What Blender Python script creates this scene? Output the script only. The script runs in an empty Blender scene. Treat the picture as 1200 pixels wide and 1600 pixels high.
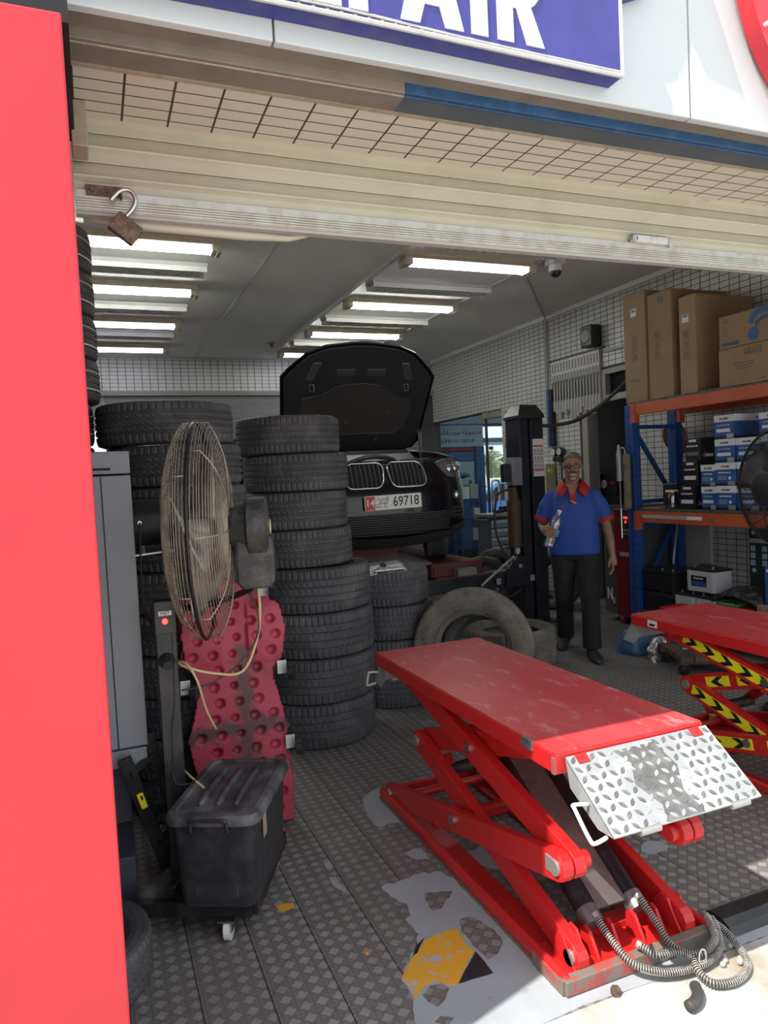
import bpy, bmesh, math, random
from mathutils import Vector, Matrix, Quaternion
from mathutils.geometry import tessellate_polygon
random.seed(7)
sc = bpy.context.scene
COL = sc.collection
PI = math.pi
# ---------------------------------------------------------------- camera
yaw, pit, rol = (math.radians(a) for a in (21.94, -2.63, -2.86))
fw = Vector((math.sin(yaw)*math.cos(pit), math.cos(yaw)*math.cos(pit), math.sin(pit)))
rt = Vector((math.cos(yaw), -math.sin(yaw), 0)); up = rt.cross(fw)
r2 = math.cos(rol)*rt + math.sin(rol)*up; u2 = -math.sin(rol)*rt + math.cos(rol)*up
cam = bpy.data.objects.new('camera', bpy.data.cameras.new('camera')); COL.objects.link(cam)
cm = Matrix((r2, u2, -fw)).transposed().to_4x4(); cm.translation = (0, 0, 1.55)
cam.matrix_world = cm
cam.data.sensor_width = 36; cam.data.lens = 1118.4/1600*36; cam.data.clip_start = 0.05; cam.data.clip_end = 400
sc.camera = cam
# ---------------------------------------------------------------- sky, sun, exposure
W = bpy.data.worlds.new('sky'); sc.world = W; W.use_nodes = True
bg = W.node_tree.nodes['Background']; bg.inputs[0].default_value = (0.86, 0.93, 1.0, 1); bg.inputs[1].default_value = 0.8
sun = bpy.data.objects.new('sun', bpy.data.lights.new('sun', 'SUN')); COL.objects.link(sun)
sun.data.energy = 3.6; sun.data.angle = math.radians(0.6); sun.data.color = (1.0, 0.95, 0.87)
sun.rotation_euler = Vector((0.61, 0.172, -1)).to_track_quat('-Z', 'Y').to_euler()
sun.location = (-4, -1, 8)
vs = sc.view_settings; vs.view_transform = 'Standard'; vs.look = 'None'; vs.exposure = 1.02; vs.gamma = 1; vs.use_curve_mapping = False
try:
    sc.cycles.max_bounces = 10; sc.cycles.diffuse_bounces = 6; sc.cycles.transparent_max_bounces = 16
    sc.cycles.use_denoising = True; sc.cycles.sample_clamp_indirect = 6
except Exception: pass
# ---------------------------------------------------------------- helpers
def tag(o, label=None, cat=None, group=None, kind=None):
    if label: o['label'] = label
    if cat: o['category'] = cat
    if group: o['group'] = group
    if kind: o['kind'] = kind
    return o
def E(name, loc, label=None, cat=None, group=None, rz=0, kind=None):
    o = bpy.data.objects.new(name, None); COL.objects.link(o); o.location = loc; o.rotation_euler = (0, 0, rz)
    o.empty_display_size = 0.1
    return tag(o, label, cat, group, kind)
def fr(p0, p1):
    d = (Vector(p1)-Vector(p0)); L = d.length; d.normalize()
    a = Vector((0, 0, 1)) if abs(d.z) < .95 else Vector((1, 0, 0))
    x = d.cross(a).normalized(); y = d.cross(x).normalized()
    return x, y, d, L
class MB:
    def __init__(s): s.v = []; s.f = []; s.m = []; s.mi = 0
    def add(s, vs, fs):
        b = len(s.v); s.v += [tuple(p) for p in vs]; s.f += [tuple(b+i for i in f) for f in fs]; s.m += [s.mi]*len(fs); return s
    def box(s, a, b, M=None):
        x0, y0, z0 = (min(a[i], b[i]) for i in range(3)); x1, y1, z1 = (max(a[i], b[i]) for i in range(3))
        v = [Vector(p) for p in ((x0,y0,z0),(x1,y0,z0),(x1,y1,z0),(x0,y1,z0),(x0,y0,z1),(x1,y0,z1),(x1,y1,z1),(x0,y1,z1))]
        if M is not None: v = [M @ p for p in v]
        return s.add(v, [(0,3,2,1),(4,5,6,7),(0,1,5,4),(1,2,6,5),(2,3,7,6),(3,0,4,7)])
    def bar(s, p0, p1, w, h, upv=None):
        p0 = Vector(p0); p1 = Vector(p1); d = (p1-p0).normalized()
        u = Vector(upv) if upv else (Vector((0,0,1)) if abs(d.z) < .95 else Vector((0,1,0)))
        x = d.cross(u).normalized(); y = x.cross(d).normalized()
        v = [p+x*a*w/2+y*b*h/2 for p in (p0, p1) for a, b in ((-1,-1),(1,-1),(1,1),(-1,1))]
        return s.add(v, [(0,1,2,3),(7,6,5,4),(0,4,5,1),(1,5,6,2),(2,6,7,3),(3,7,4,0)])
    def cyl(s, p0, p1, r0, r1=None, n=16, cap=True):
        if r1 is None: r1 = r0
        x, y, d, L = fr(p0, p1); v = []
        for p, r in ((Vector(p0), r0), (Vector(p1), r1)):
            v += [p+(x*math.cos(2*PI*i/n)+y*math.sin(2*PI*i/n))*r for i in range(n)]
        f = [(i, (i+1) % n, n+(i+1) % n, n+i) for i in range(n)]
        if cap: f += [tuple(range(n-1, -1, -1)), tuple(range(n, 2*n))]
        return s.add(v, f)
    def tube(s, pts, r, n=8, closed=False, radii=None):
        pts = [Vector(p) for p in pts]
        if 4 <= len(pts) <= 9 and not closed and radii is None:      # round the corners of a bent pipe or cable
            q = []
            for i in range(len(pts)-1):
                a, b, c, d = pts[max(i-1, 0)], pts[i], pts[i+1], pts[min(i+2, len(pts)-1)]
                for t in (0, .2, .4, .6, .8): q.append(.5*((2*b)+(c-a)*t+(2*a-5*b+4*c-d)*t*t+(3*b-a-3*c+d)*t**3))
            pts = q+[pts[-1]]
        k = len(pts); v = []; px = None
        for i, p in enumerate(pts):
            a = pts[(i-1) % k] if (closed or i > 0) else p; b = pts[(i+1) % k] if (closed or i < k-1) else p
            d = (b-a).normalized() if (b-a).length > 1e-9 else Vector((0,0,1))
            if px is None: x = fr((0,0,0), d)[0]
            else:
                x = px-d*px.dot(d); x = x.normalized() if x.length > 1e-6 else fr((0,0,0), d)[0]
            px = x; y = d.cross(x); rr = radii[i] if radii else r
            v += [p+(x*math.cos(2*PI*j/n)+y*math.sin(2*PI*j/n))*rr for j in range(n)]
        f = []
        for i in range(k if closed else k-1):
            a = i*n; b = ((i+1) % k)*n
            f += [(a+j, a+(j+1) % n, b+(j+1) % n, b+j) for j in range(n)]
        if not closed: f += [tuple(range(n-1, -1, -1)), tuple(range((k-1)*n, k*n))]
        return s.add(v, f)
    def lathe(s, prof, n=32, M=None, closed=False, a0=0, a1=2*PI):
        v = []; full = abs(a1-a0-2*PI) < 1e-6; m = n if full else n+1
        for i in range(m):
            a = a0+(a1-a0)*i/n; c, sn = math.cos(a), math.sin(a)
            v += [Vector((r*c, r*sn, z)) for r, z in prof]
        if M is not None: v = [M @ p for p in v]
        k = len(prof); f = []
        for i in range(n):
            a = i*k; b = ((i+1) % m)*k
            for j in range(k if closed else k-1):
                f.append((a+j, b+j, b+(j+1) % k, a+(j+1) % k))
        return s.add(v, f)
    def prism(s, poly, fn, t0, t1):
        n = len(poly); v = [fn(a, b, t0) for a, b in poly]+[fn(a, b, t1) for a, b in poly]
        f = [(i, (i+1) % n, n+(i+1) % n, n+i) for i in range(n)]
        tri = tessellate_polygon([[Vector((a, b, 0)) for a, b in poly]])
        f += [tuple(t) for t in tri]+[tuple(n+i for i in reversed(t)) for t in tri]
        return s.add(v, f)
    def ell(s, c, r, n=16, m=10, M=None):
        c = Vector(c); v = []; f = []
        for i in range(m+1):
            t = PI*i/m
            for j in range(n):
                a = 2*PI*j/n; q = Vector((r[0]*math.sin(t)*math.cos(a), r[1]*math.sin(t)*math.sin(a), r[2]*math.cos(t)))
                v.append(c+(M @ q if M is not None else q))
        for i in range(m):
            for j in range(n): f.append((i*n+j, i*n+(j+1) % n, (i+1)*n+(j+1) % n, (i+1)*n+j))
        return s.add(v, f)
    def grid(s, fn, nu, nv):
        v = [fn(i/nu, j/nv) for i in range(nu+1) for j in range(nv+1)]
        f = [(i*(nv+1)+j, (i+1)*(nv+1)+j, (i+1)*(nv+1)+j+1, i*(nv+1)+j+1) for i in range(nu) for j in range(nv)]
        return s.add(v, f)
    def loft(s, rings, cap=True):
        n = len(rings[0]); v = [p for r in rings for p in r]; f = []
        for i in range(len(rings)-1):
            f += [(i*n+j, i*n+(j+1) % n, (i+1)*n+(j+1) % n, (i+1)*n+j) for j in range(n)]
        if cap: f += [tuple(range(n-1, -1, -1)), tuple(range((len(rings)-1)*n, len(rings)*n))]
        return s.add(v, f)
    def mesh(s, name, mats, smooth=False):
        me = bpy.data.meshes.new(name); me.from_pydata(s.v, [], s.f)
        for m in (mats if isinstance(mats, (list, tuple)) else [mats]): me.materials.append(m)
        if any(s.m): me.polygons.foreach_set('material_index', s.m)
        bm = bmesh.new(); bm.from_mesh(me)
        bmesh.ops.recalc_face_normals(bm, faces=bm.faces); bm.to_mesh(me); bm.free()
        if smooth:
            me.polygons.foreach_set('use_smooth', [True]*len(me.polygons))
            if smooth is not True: me.set_sharp_from_angle(angle=math.radians(smooth))
        me.update(); return me
    def build(s, name, mats, parent=None, smooth=False, bevel=0, label=None, cat=None, group=None, kind=None, seg=2):
        return link(name, s.mesh(name, mats, smooth), parent, bevel, label, cat, group, kind, seg)
def link(name, me, parent=None, bevel=0, label=None, cat=None, group=None, kind=None, seg=2, M=None):
    o = bpy.data.objects.new(name, me); COL.objects.link(o)
    if parent is not None:
        o.parent = parent
        if parent.type == 'EMPTY' and not parent.get('loc0'): o.matrix_parent_inverse = Matrix.Translation(-Vector(parent.location))
    if M is not None: o.matrix_basis = M
    if bevel:
        b = o.modifiers.new('bevel', 'BEVEL'); b.width = bevel; b.segments = seg; b.limit_method = 'ANGLE'; b.angle_limit = math.radians(40)
    return tag(o, label, cat, group, kind)
def EL(*a, **k):            # an Empty whose parts are written in its own coordinates
    o = E(*a, **k); o['loc0'] = True; return o
def copy_tree(o, parent=None):
    c = o.copy(); COL.objects.link(c)
    if parent is not None: c.parent = parent
    for ch in [x for x in bpy.data.objects if x.parent == o]: copy_tree(ch, c)
    return c
# ---------------------------------------------------------------- materials
def pm(name, col, r=.5, m=0., col2=None, ns=6., lo=.45, hi=.6, bump=0., bs=60., spec=.5, emit=None, es=0., coat=0., det=4., r2=None, col3=None, n3=40., l3=.6, h3=.66, trans=0., alpha=1., world=False, stretch=None):
    M = bpy.data.materials.new(name); M.use_nodes = True; nt = M.node_tree; P = nt.nodes['Principled BSDF']
    c4 = lambda c: (c[0], c[1], c[2], 1)
    P.inputs['Base Color'].default_value = c4(col); P.inputs['Roughness'].default_value = r; P.inputs['Metallic'].default_value = m
    P.inputs['Specular IOR Level'].default_value = spec; P.inputs['Coat Weight'].default_value = coat
    P.inputs['Transmission Weight'].default_value = trans; P.inputs['Alpha'].default_value = alpha
    if emit: P.inputs['Emission Color'].default_value = c4(emit); P.inputs['Emission Strength'].default_value = es
    if col2 or bump or col3:
        if world: src = nt.nodes.new('ShaderNodeNewGeometry').outputs['Position']
        else: src = nt.nodes.new('ShaderNodeTexCoord').outputs['Object']
        if stretch:
            mp = nt.nodes.new('ShaderNodeMapping'); mp.inputs['Scale'].default_value = stretch; nt.links.new(src, mp.inputs[0]); src = mp.outputs[0]
        def noise(scale, d=det):
            n = nt.nodes.new('ShaderNodeTexNoise'); n.inputs['Scale'].default_value = scale; n.inputs['Detail'].default_value = d; n.inputs['Roughness'].default_value = .62
            nt.links.new(src, n.inputs['Vector']); return n.outputs['Fac']
        def ramp(fac, a, b):
            q = nt.nodes.new('ShaderNodeMapRange'); q.inputs['From Min'].default_value = a; q.inputs['From Max'].default_value = b; nt.links.new(fac, q.inputs['Value']); return q.outputs['Result']
        cur = None
        if col2:
            fac = ramp(noise(ns), lo, hi); mx = nt.nodes.new('ShaderNodeMix'); mx.data_type = 'RGBA'
            mx.inputs[6].default_value = c4(col); mx.inputs[7].default_value = c4(col2); nt.links.new(fac, mx.inputs[0]); cur = mx.outputs[2]
            if r2 is not None:
                rr = nt.nodes.new('ShaderNodeMapRange'); rr.inputs['To Min'].default_value = r; rr.inputs['To Max'].default_value = r2; nt.links.new(fac, rr.inputs['Value']); nt.links.new(rr.outputs['Result'], P.inputs['Roughness'])
        if col3:
            f3 = ramp(noise(n3, 6), l3, h3); mx = nt.nodes.new('ShaderNodeMix'); mx.data_type = 'RGBA'
            if cur is not None: nt.links.new(cur, mx.inputs[6])
            else: mx.inputs[6].default_value = c4(col)
            mx.inputs[7].default_value = c4(col3); nt.links.new(f3, mx.inputs[0]); cur = mx.outputs[2]
        if cur is not None: nt.links.new(cur, P.inputs['Base Color'])
        if bump:
            b = nt.nodes.new('ShaderNodeBump'); b.inputs['Strength'].default_value = bump; b.inputs['Distance'].default_value = .01
            nt.links.new(noise(bs), b.inputs['Height']); nt.links.new(b.outputs[0], P.inputs['Normal'])
    return M
def glassmat(name, tint=(.9,.95,.95), gloss=.1, rough=.02):
    M = bpy.data.materials.new(name); M.use_nodes = True; nt = M.node_tree; nt.nodes.clear()
    o = nt.nodes.new('ShaderNodeOutputMaterial'); t = nt.nodes.new('ShaderNodeBsdfTransparent'); g = nt.nodes.new('ShaderNodeBsdfGlossy'); x = nt.nodes.new('ShaderNodeMixShader')
    t.inputs[0].default_value = (*tint, 1); g.inputs['Roughness'].default_value = rough; x.inputs[0].default_value = gloss
    nt.links.new(t.outputs[0], x.inputs[1]); nt.links.new(g.outputs[0], x.inputs[2]); nt.links.new(x.outputs[0], o.inputs[0]); return M
M_ = {}
def mk(n, *a, **k): M_[n] = pm(n, *a, **k); return M_[n]
mk('red_wall', (.55,.026,.040), .38, col2=(.50,.024,.036), ns=2.5, lo=.4, hi=.7, col3=(.66,.2,.2), n3=22, l3=.73, h3=.78, bump=.05, bs=25)
mk('white_panel', (.56,.60,.62), .35, col2=(.51,.55,.57), ns=1.5, lo=.4, hi=.8)
mk('sign_blue', (.045,.045,.25), .45, col2=(.058,.056,.30), ns=7, lo=.4, hi=.7, bump=.08, bs=30)
mk('sign_white', (.62,.63,.63), .45); mk('sign_dark', (.035,.04,.22), .5, col2=(.06,.06,.2), ns=14)
mk('frame_white', (.58,.59,.59), .4, m=.2, col2=(.45,.42,.38), ns=16, lo=.55, hi=.7)
mk('beige_paint', (.20,.172,.14), .6, col2=(.15,.125,.10), ns=9, lo=.45, hi=.75)
mk('blue_paint', (.014,.06,.15), .5, col2=(.022,.08,.185), ns=30, lo=.5, hi=.6)
mk('slate_paint', (.07,.085,.11), .55, col2=(.09,.105,.125), ns=5)
mk('soffit_tile', (.57,.525,.455), .5, col2=(.52,.475,.41), ns=4); mk('grout_dark', (.055,.047,.04), .9)
mk('cream_trim', (.36,.31,.23), .6, col2=(.29,.245,.185), ns=20)
mk('shutter', (.47,.455,.36), .35, col2=(.40,.38,.295), ns=5, lo=.45, hi=.8, col3=(.2,.165,.11), n3=4, l3=.70, h3=.85, bump=.03, bs=40)
mk('shutter_bar', (.52,.51,.47), .35, m=.5, col2=(.45,.42,.36), ns=18)
mk('rust', (.12,.075,.055), .65, m=.4, col2=(.2,.14,.1), ns=60); mk('steel', (.55,.55,.54), .3, m=1.); mk('chrome', (.8,.8,.8), .12, m=1.)
mk('white_tile', (.62,.62,.605), .35, col2=(.56,.56,.545), ns=1.2); mk('grout_black', (.07,.07,.072), .9)
mk('plaster', (.55,.54,.52), .8, col2=(.5,.49,.47), ns=3); mk('slat_grey', (.20,.20,.20), .6); mk('infill', (.28,.28,.27), .8); mk('ceiling', (.82,.81,.78), .7, col2=(.76,.75,.72), ns=1.1, lo=.4, hi=.7)
mk('trim_grey', (.40,.39,.375), .6); mk('light_body', (.55,.47,.36), .5, col2=(.48,.4,.3), ns=12); mk('light_white', (.6,.6,.58), .4); mk('louver', (.75,.76,.78), .2, m=.9)
mk('rubber', (.062,.063,.068), .62, col2=(.09,.09,.094), ns=7, lo=.42, hi=.68, col3=(.15,.147,.145), n3=3.2, l3=.55, h3=.78, bump=.15, bs=90)
mk('rubber_dusty', (.09,.084,.075), .85, col2=(.21,.185,.15), ns=5, lo=.35, hi=.65, bump=.15, bs=80)
mk('lift_red', (.56,.018,.018), .38, col2=(.52,.016,.018), ns=5, lo=.45, hi=.7, col3=(.40,.12,.1), n3=24, l3=.68, h3=.74, bump=.04, bs=30)
mk('lift_top', (.50,.03,.034), .40, col2=(.52,.07,.078), ns=3.5, lo=.42, hi=.7, col3=(.56,.22,.22), n3=26, l3=.56, h3=.70, stretch=(1,.35,1), bump=.05, bs=50)
mk('lift_worn', (.22,.19,.16), .6, m=.3, col2=(.42,.10,.08), ns=14, lo=.5, hi=.56)
mk('plate_white', (.31,.325,.335), .5, m=.1, col2=(.37,.385,.395), ns=9, lo=.5, hi=.56); mk('plate_bare', (.15,.147,.143), .45, m=.4, col2=(.22,.215,.21), ns=25)
mk('black_metal', (.015,.016,.02), .35, m=.2, col2=(.03,.03,.034), ns=12); mk('grey_metal', (.22,.21,.21), .38, m=.7, col2=(.3,.29,.28), ns=7)
mk('black_plastic', (.018,.018,.02), .4, col2=(.03,.03,.033), ns=10); mk('matte_black', (.012,.012,.014), .8)
mk('hose_steel', (.50,.48,.44), .4, m=.4, col2=(.34,.31,.26), ns=30); mk('white_plastic', (.75,.75,.73), .4)
mk('cabinet_grey', (.23,.245,.28), .38, col2=(.25,.265,.30), ns=1.5); mk('navy_grey', (.045,.05,.075), .5)
mk('tank_black', (.026,.027,.032), .38, col2=(.05,.05,.056), ns=16, lo=.45, hi=.7); mk('lid_black', (.04,.042,.05), .5, col2=(.16,.165,.18), ns=9, lo=.42, hi=.72, bump=.06, bs=60)
mk('creeper', (.42,.035,.07), .5, col2=(.50,.06,.11), ns=6, lo=.4, hi=.7, col3=(.16,.05,.055), n3=5.5, l3=.58, h3=.70, bump=.1, bs=90)
def stain_creeper(M):      # greasy cross-shaped smear, in the board's own coordinates
    nt = M.node_tree; P = nt.nodes['Principled BSDF']; tc = nt.nodes.new('ShaderNodeTexCoord'); sp = nt.nodes.new('ShaderNodeSeparateXYZ'); nt.links.new(tc.outputs['Object'], sp.inputs[0])
    nz = nt.nodes.new('ShaderNodeTexNoise'); nz.inputs['Scale'].default_value = 22; nz.inputs['Detail'].default_value = 6; nt.links.new(tc.outputs['Object'], nz.inputs['Vector'])
    def mth(op, a, b):
        n = nt.nodes.new('ShaderNodeMath'); n.operation = op
        for i, q in enumerate((a, b)):
            if isinstance(q, (int, float)): n.inputs[i].default_value = q
            else: nt.links.new(q, n.inputs[i])
        return n.outputs[0]
    wob = mth('MULTIPLY', mth('SUBTRACT', nz.outputs['Fac'], .5), .16)
    vx = mth('ADD', mth('ABSOLUTE', mth('SUBTRACT', sp.outputs[0], .575), 0), wob); v2 = mth('ADD', vx, mth('MAXIMUM', mth('SUBTRACT', sp.outputs[2], .80), 0)); hz_ = mth('ADD', mth('ABSOLUTE', mth('SUBTRACT', sp.outputs[2], .46), 0), wob)
    d = mth('MINIMUM', v2, hz_); mr = nt.nodes.new('ShaderNodeMapRange'); mr.inputs[1].default_value = .055; mr.inputs[2].default_value = .015; nt.links.new(d, mr.inputs[0])
    mx = nt.nodes.new('ShaderNodeMix'); mx.data_type = 'RGBA'; src = P.inputs['Base Color'].links[0].from_socket; nt.links.new(mth('MULTIPLY', mr.outputs[0], .85), mx.inputs[0]); nt.links.new(src, mx.inputs[6]); mx.inputs[7].default_value = (.06,.045,.045,1); nt.links.new(mx.outputs[2], P.inputs['Base Color'])
stain_creeper(M_['creeper'])
mk('wire', (.42,.37,.30), .5, m=.3, col2=(.28,.25,.2), ns=20); mk('wire_black', (.02,.02,.022), .45, m=.3); mk('fan_blade', (.45,.43,.39), .4, m=.3, col2=(.2,.19,.17), ns=10)
mk('motor_black', (.035,.035,.037), .5, col2=(.11,.107,.10), ns=18, lo=.45, hi=.75); mk('yellow_tube', (.55,.42,.2), .5); mk('cable', (.05,.048,.046), .5)
mk('car_black', (.005,.005,.008), .2, spec=.4, coat=.25); mk('car_plastic', (.03,.03,.033), .55); mk('car_trim', (.08,.08,.084), .35)
mk('windscreen', (.012,.014,.018), .08, spec=.2); mk('hood_under', (.04,.04,.05), .28); mk('hood_pad', (.05,.048,.046), .8, bump=.1, bs=40)
mk('lamp_lens', (.13,.13,.135), .1, spec=.8, coat=1.); mk('lamp_chrome', (.5,.5,.5), .15, m=.9)
mk('plate_face', (.92,.92,.86), .4); mk('plate_red', (.58,.04,.035), .4); mk('ink', (.01,.01,.012), .5); mk('ink_grey', (.16,.13,.10), .7)
mk('post_navy', (.012,.015,.024), .35, col2=(.02,.023,.032), ns=5); mk('runway_red', (.16,.03,.028), .6, col2=(.10,.03,.028), ns=8); mk('mat_grey', (.24,.23,.22), .8, bump=.4, bs=120)
mk('tank_brown', (.10,.06,.035), .5, col2=(.13,.08,.05), ns=8); mk('foil', (.50,.49,.47), .3, m=.9, bump=.5, bs=40)
mk('rack_blue', (.012,.06,.24), .4, col2=(.02,.075,.28), ns=14); mk('rack_orange', (.52,.10,.035), .42, col2=(.46,.085,.03), ns=8)
mk('shelf_board', (.07,.06,.05), .6, col2=(.12,.1,.08), ns=12); mk('cardboard', (.30,.19,.105), .75, col2=(.27,.17,.09), ns=3); mk('cardboard2', (.34,.225,.13), .75, col2=(.31,.2,.11), ns=4)
mk('tape', (.38,.25,.13), .4); mk('print_blue', (.02,.11,.33), .6); mk('paper', (.75,.75,.74), .6); mk('box_blue', (.018,.075,.27), .45, col2=(.03,.11,.33), ns=10); mk('box_white', (.70,.71,.72), .45); mk('box_black', (.012,.012,.016), .4)
mk('box_green', (.012,.045,.035), .5); mk('bat_white', (.55,.56,.57), .4); mk('crate_green', (.05,.25,.05), .45); mk('red_dark', (.20,.02,.025), .5); mk('bag_blue', (.06,.13,.27), .45, bump=.3, bs=14)
mk('wood_dirty', (.12,.09,.06), .75, col2=(.07,.05,.035), ns=9); mk('yellow_sign', (.85,.80,.02), .4); mk('yellow_floor', (.72,.36,.03), .6, col2=(.38,.42,.46), ns=16, lo=.56, hi=.6); mk('black_floor', (.02,.02,.024), .55, col3=(.5,.5,.5), n3=70, l3=.7, h3=.72)
mk('grey_floor_paint', (.36,.39,.42), .6, col2=(.31,.335,.36), ns=3.5, lo=.42, hi=.65, col3=(.20,.17,.13), n3=7, l3=.66, h3=.75, bump=.06, bs=30, world=True)
mk('white_floor_paint', (.41,.42,.41), .65, col2=(.32,.265,.175), ns=3.2, lo=.52, hi=.7, col3=(.30,.27,.22), n3=16, l3=.68, h3=.73, bump=.08, bs=30, world=True)
mk('dusty_floor', (.25,.235,.22), .8); mk('concrete', (.52,.49,.44), .85, col2=(.43,.4,.35), ns=.6); mk('grout_floor', (.11,.10,.095), .9)
mk('n2_red', (.17,.012,.016), .4); mk('n2_grey', (.065,.068,.072), .5); mk('led_red', (.3,.01,.01), .4, emit=(1,.05,.04), es=2.); mk('beige_box', (.42,.40,.27), .5); mk('frame_taupe', (.36,.335,.30), .55)
mk('dark_room', (.42,.43,.47), .8); mk('office_blue', (.035,.10,.26), .5); mk('office_pale', (.30,.42,.52), .5); mk('sky_blue_car', (.03,.13,.42), .25, coat=1.); mk('silver', (.42,.43,.45), .35, m=.6)
mk('leaf', (.17,.22,.12), .6, col2=(.24,.28,.17), ns=3); mk('bark', (.16,.12,.08), .9); mk('skin', (.30,.165,.105), .5, col2=(.26,.135,.085), ns=14, bump=.03, bs=80); mk('hair', (.07,.06,.055), .7, col2=(.22,.2,.19), ns=60, lo=.45, hi=.6); mk('stubble', (.33,.30,.28), .7)
mk('moustache', (.06,.05,.045), .8); mk('teeth', (.75,.72,.66), .35); mk('shirt', (.018,.065,.32), .75, col2=(.022,.075,.36), ns=8, bump=.06, bs=200); mk('shirt_red', (.42,.012,.018), .7); mk('jeans', (.008,.0085,.011), .85, col2=(.014,.015,.018), ns=7, bump=.12, bs=24); mk('shoe', (.03,.028,.028), .6)
mk('water', (.75,.85,.92), .05, trans=1., alpha=.35); mk('label_blue', (.08,.35,.70), .4); mk('camo', (.015,.016,.014), .8, col2=(.07,.07,.06), ns=14, lo=.5, hi=.53, bump=.3, bs=18); mk('orange_hose', (.5,.10,.03), .5); mk('silver_rough', (.45,.45,.44), .45, m=.7); mk('cloth_roll', (.22,.18,.13), .85, col2=(.14,.11,.08), ns=12)
M_['glass'] = glassmat('glass'); M_['lens'] = glassmat('lens', (.9,.9,.92), .015, .1); M_['jar'] = glassmat('jar', (.8,.82,.82), .18, .1); M_['clear'] = glassmat('clear', (.88,.94,.97), .30, .12)
# text meshes, made while the scene is still empty
def text_mesh(s, off=0., ext=.003):
    c = bpy.data.curves.new('t', 'FONT'); c.body = s; c.size = 1; c.align_x = 'CENTER'; c.align_y = 'CENTER'; c.extrude = ext; c.offset = off; c.resolution_u = 3
    o = bpy.data.objects.new('t', c); COL.objects.link(o); dg = bpy.context.evaluated_depsgraph_get()
    me = bpy.data.meshes.new_from_object(o.evaluated_get(dg)); bpy.data.objects.remove(o); return me
TXT = {}
def text(s, parent, mat, loc, size, xd=(1,0,0), ud=(0,0,1), off=0., name='lettering', sx=1., ext=.001, label=None):
    k = (s, off)
    if k not in TXT: TXT[k] = text_mesh(s, off)
    me = TXT[k].copy(); x = Vector(xd).normalized(); u = Vector(ud).normalized(); z = x.cross(u)
    mx = Matrix((x*size*sx, u*size, z*(ext/.003))).transposed().to_4x4(); mx.translation = loc
    me.transform(mx); me.materials.clear(); me.materials.append(mat); return link(name, me, parent, label=label)
AR1 = '\ufeb2\ufedc\ufed3\ufeae\ufe91\ufeee\ufeb3 \ufe94\ufecb\ufeee\ufee4\ufea0\ufee3'
AR2 = '\u062a\u0627\u0631\u0627\ufee3\ufef9\u0627'
AR3 = '\ufef2\ufe92\ufec7\ufeee\ufe91\u0623'
for s_, o_ in (('SUPER FIX GROUP', .01), (AR1, .008), ('69718', .008), ('14', .01), ('U.A.E  A.D', 0.), (AR2, 0.), (AR3, 0.), ('VOYAGER', .015), ('N', .03), ('2', .03), ('HWN-', .02), ('MIST', 0.), ('POLARIS', .02), ('Panasonic', .01), ('BLACK', 0.), ('35.0', 0.), ('35', 0.), ('STONE', .01), ('FORMULA', .01), ('N', .02), ('S', .01)):
    if (s_, o_) not in TXT: TXT[(s_, o_)] = text_mesh(s_, o_)
# ================================================================ STRUCTURE
XW, ZC, YB = 5.42, 3.5, 11.0
TS = .2
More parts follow.
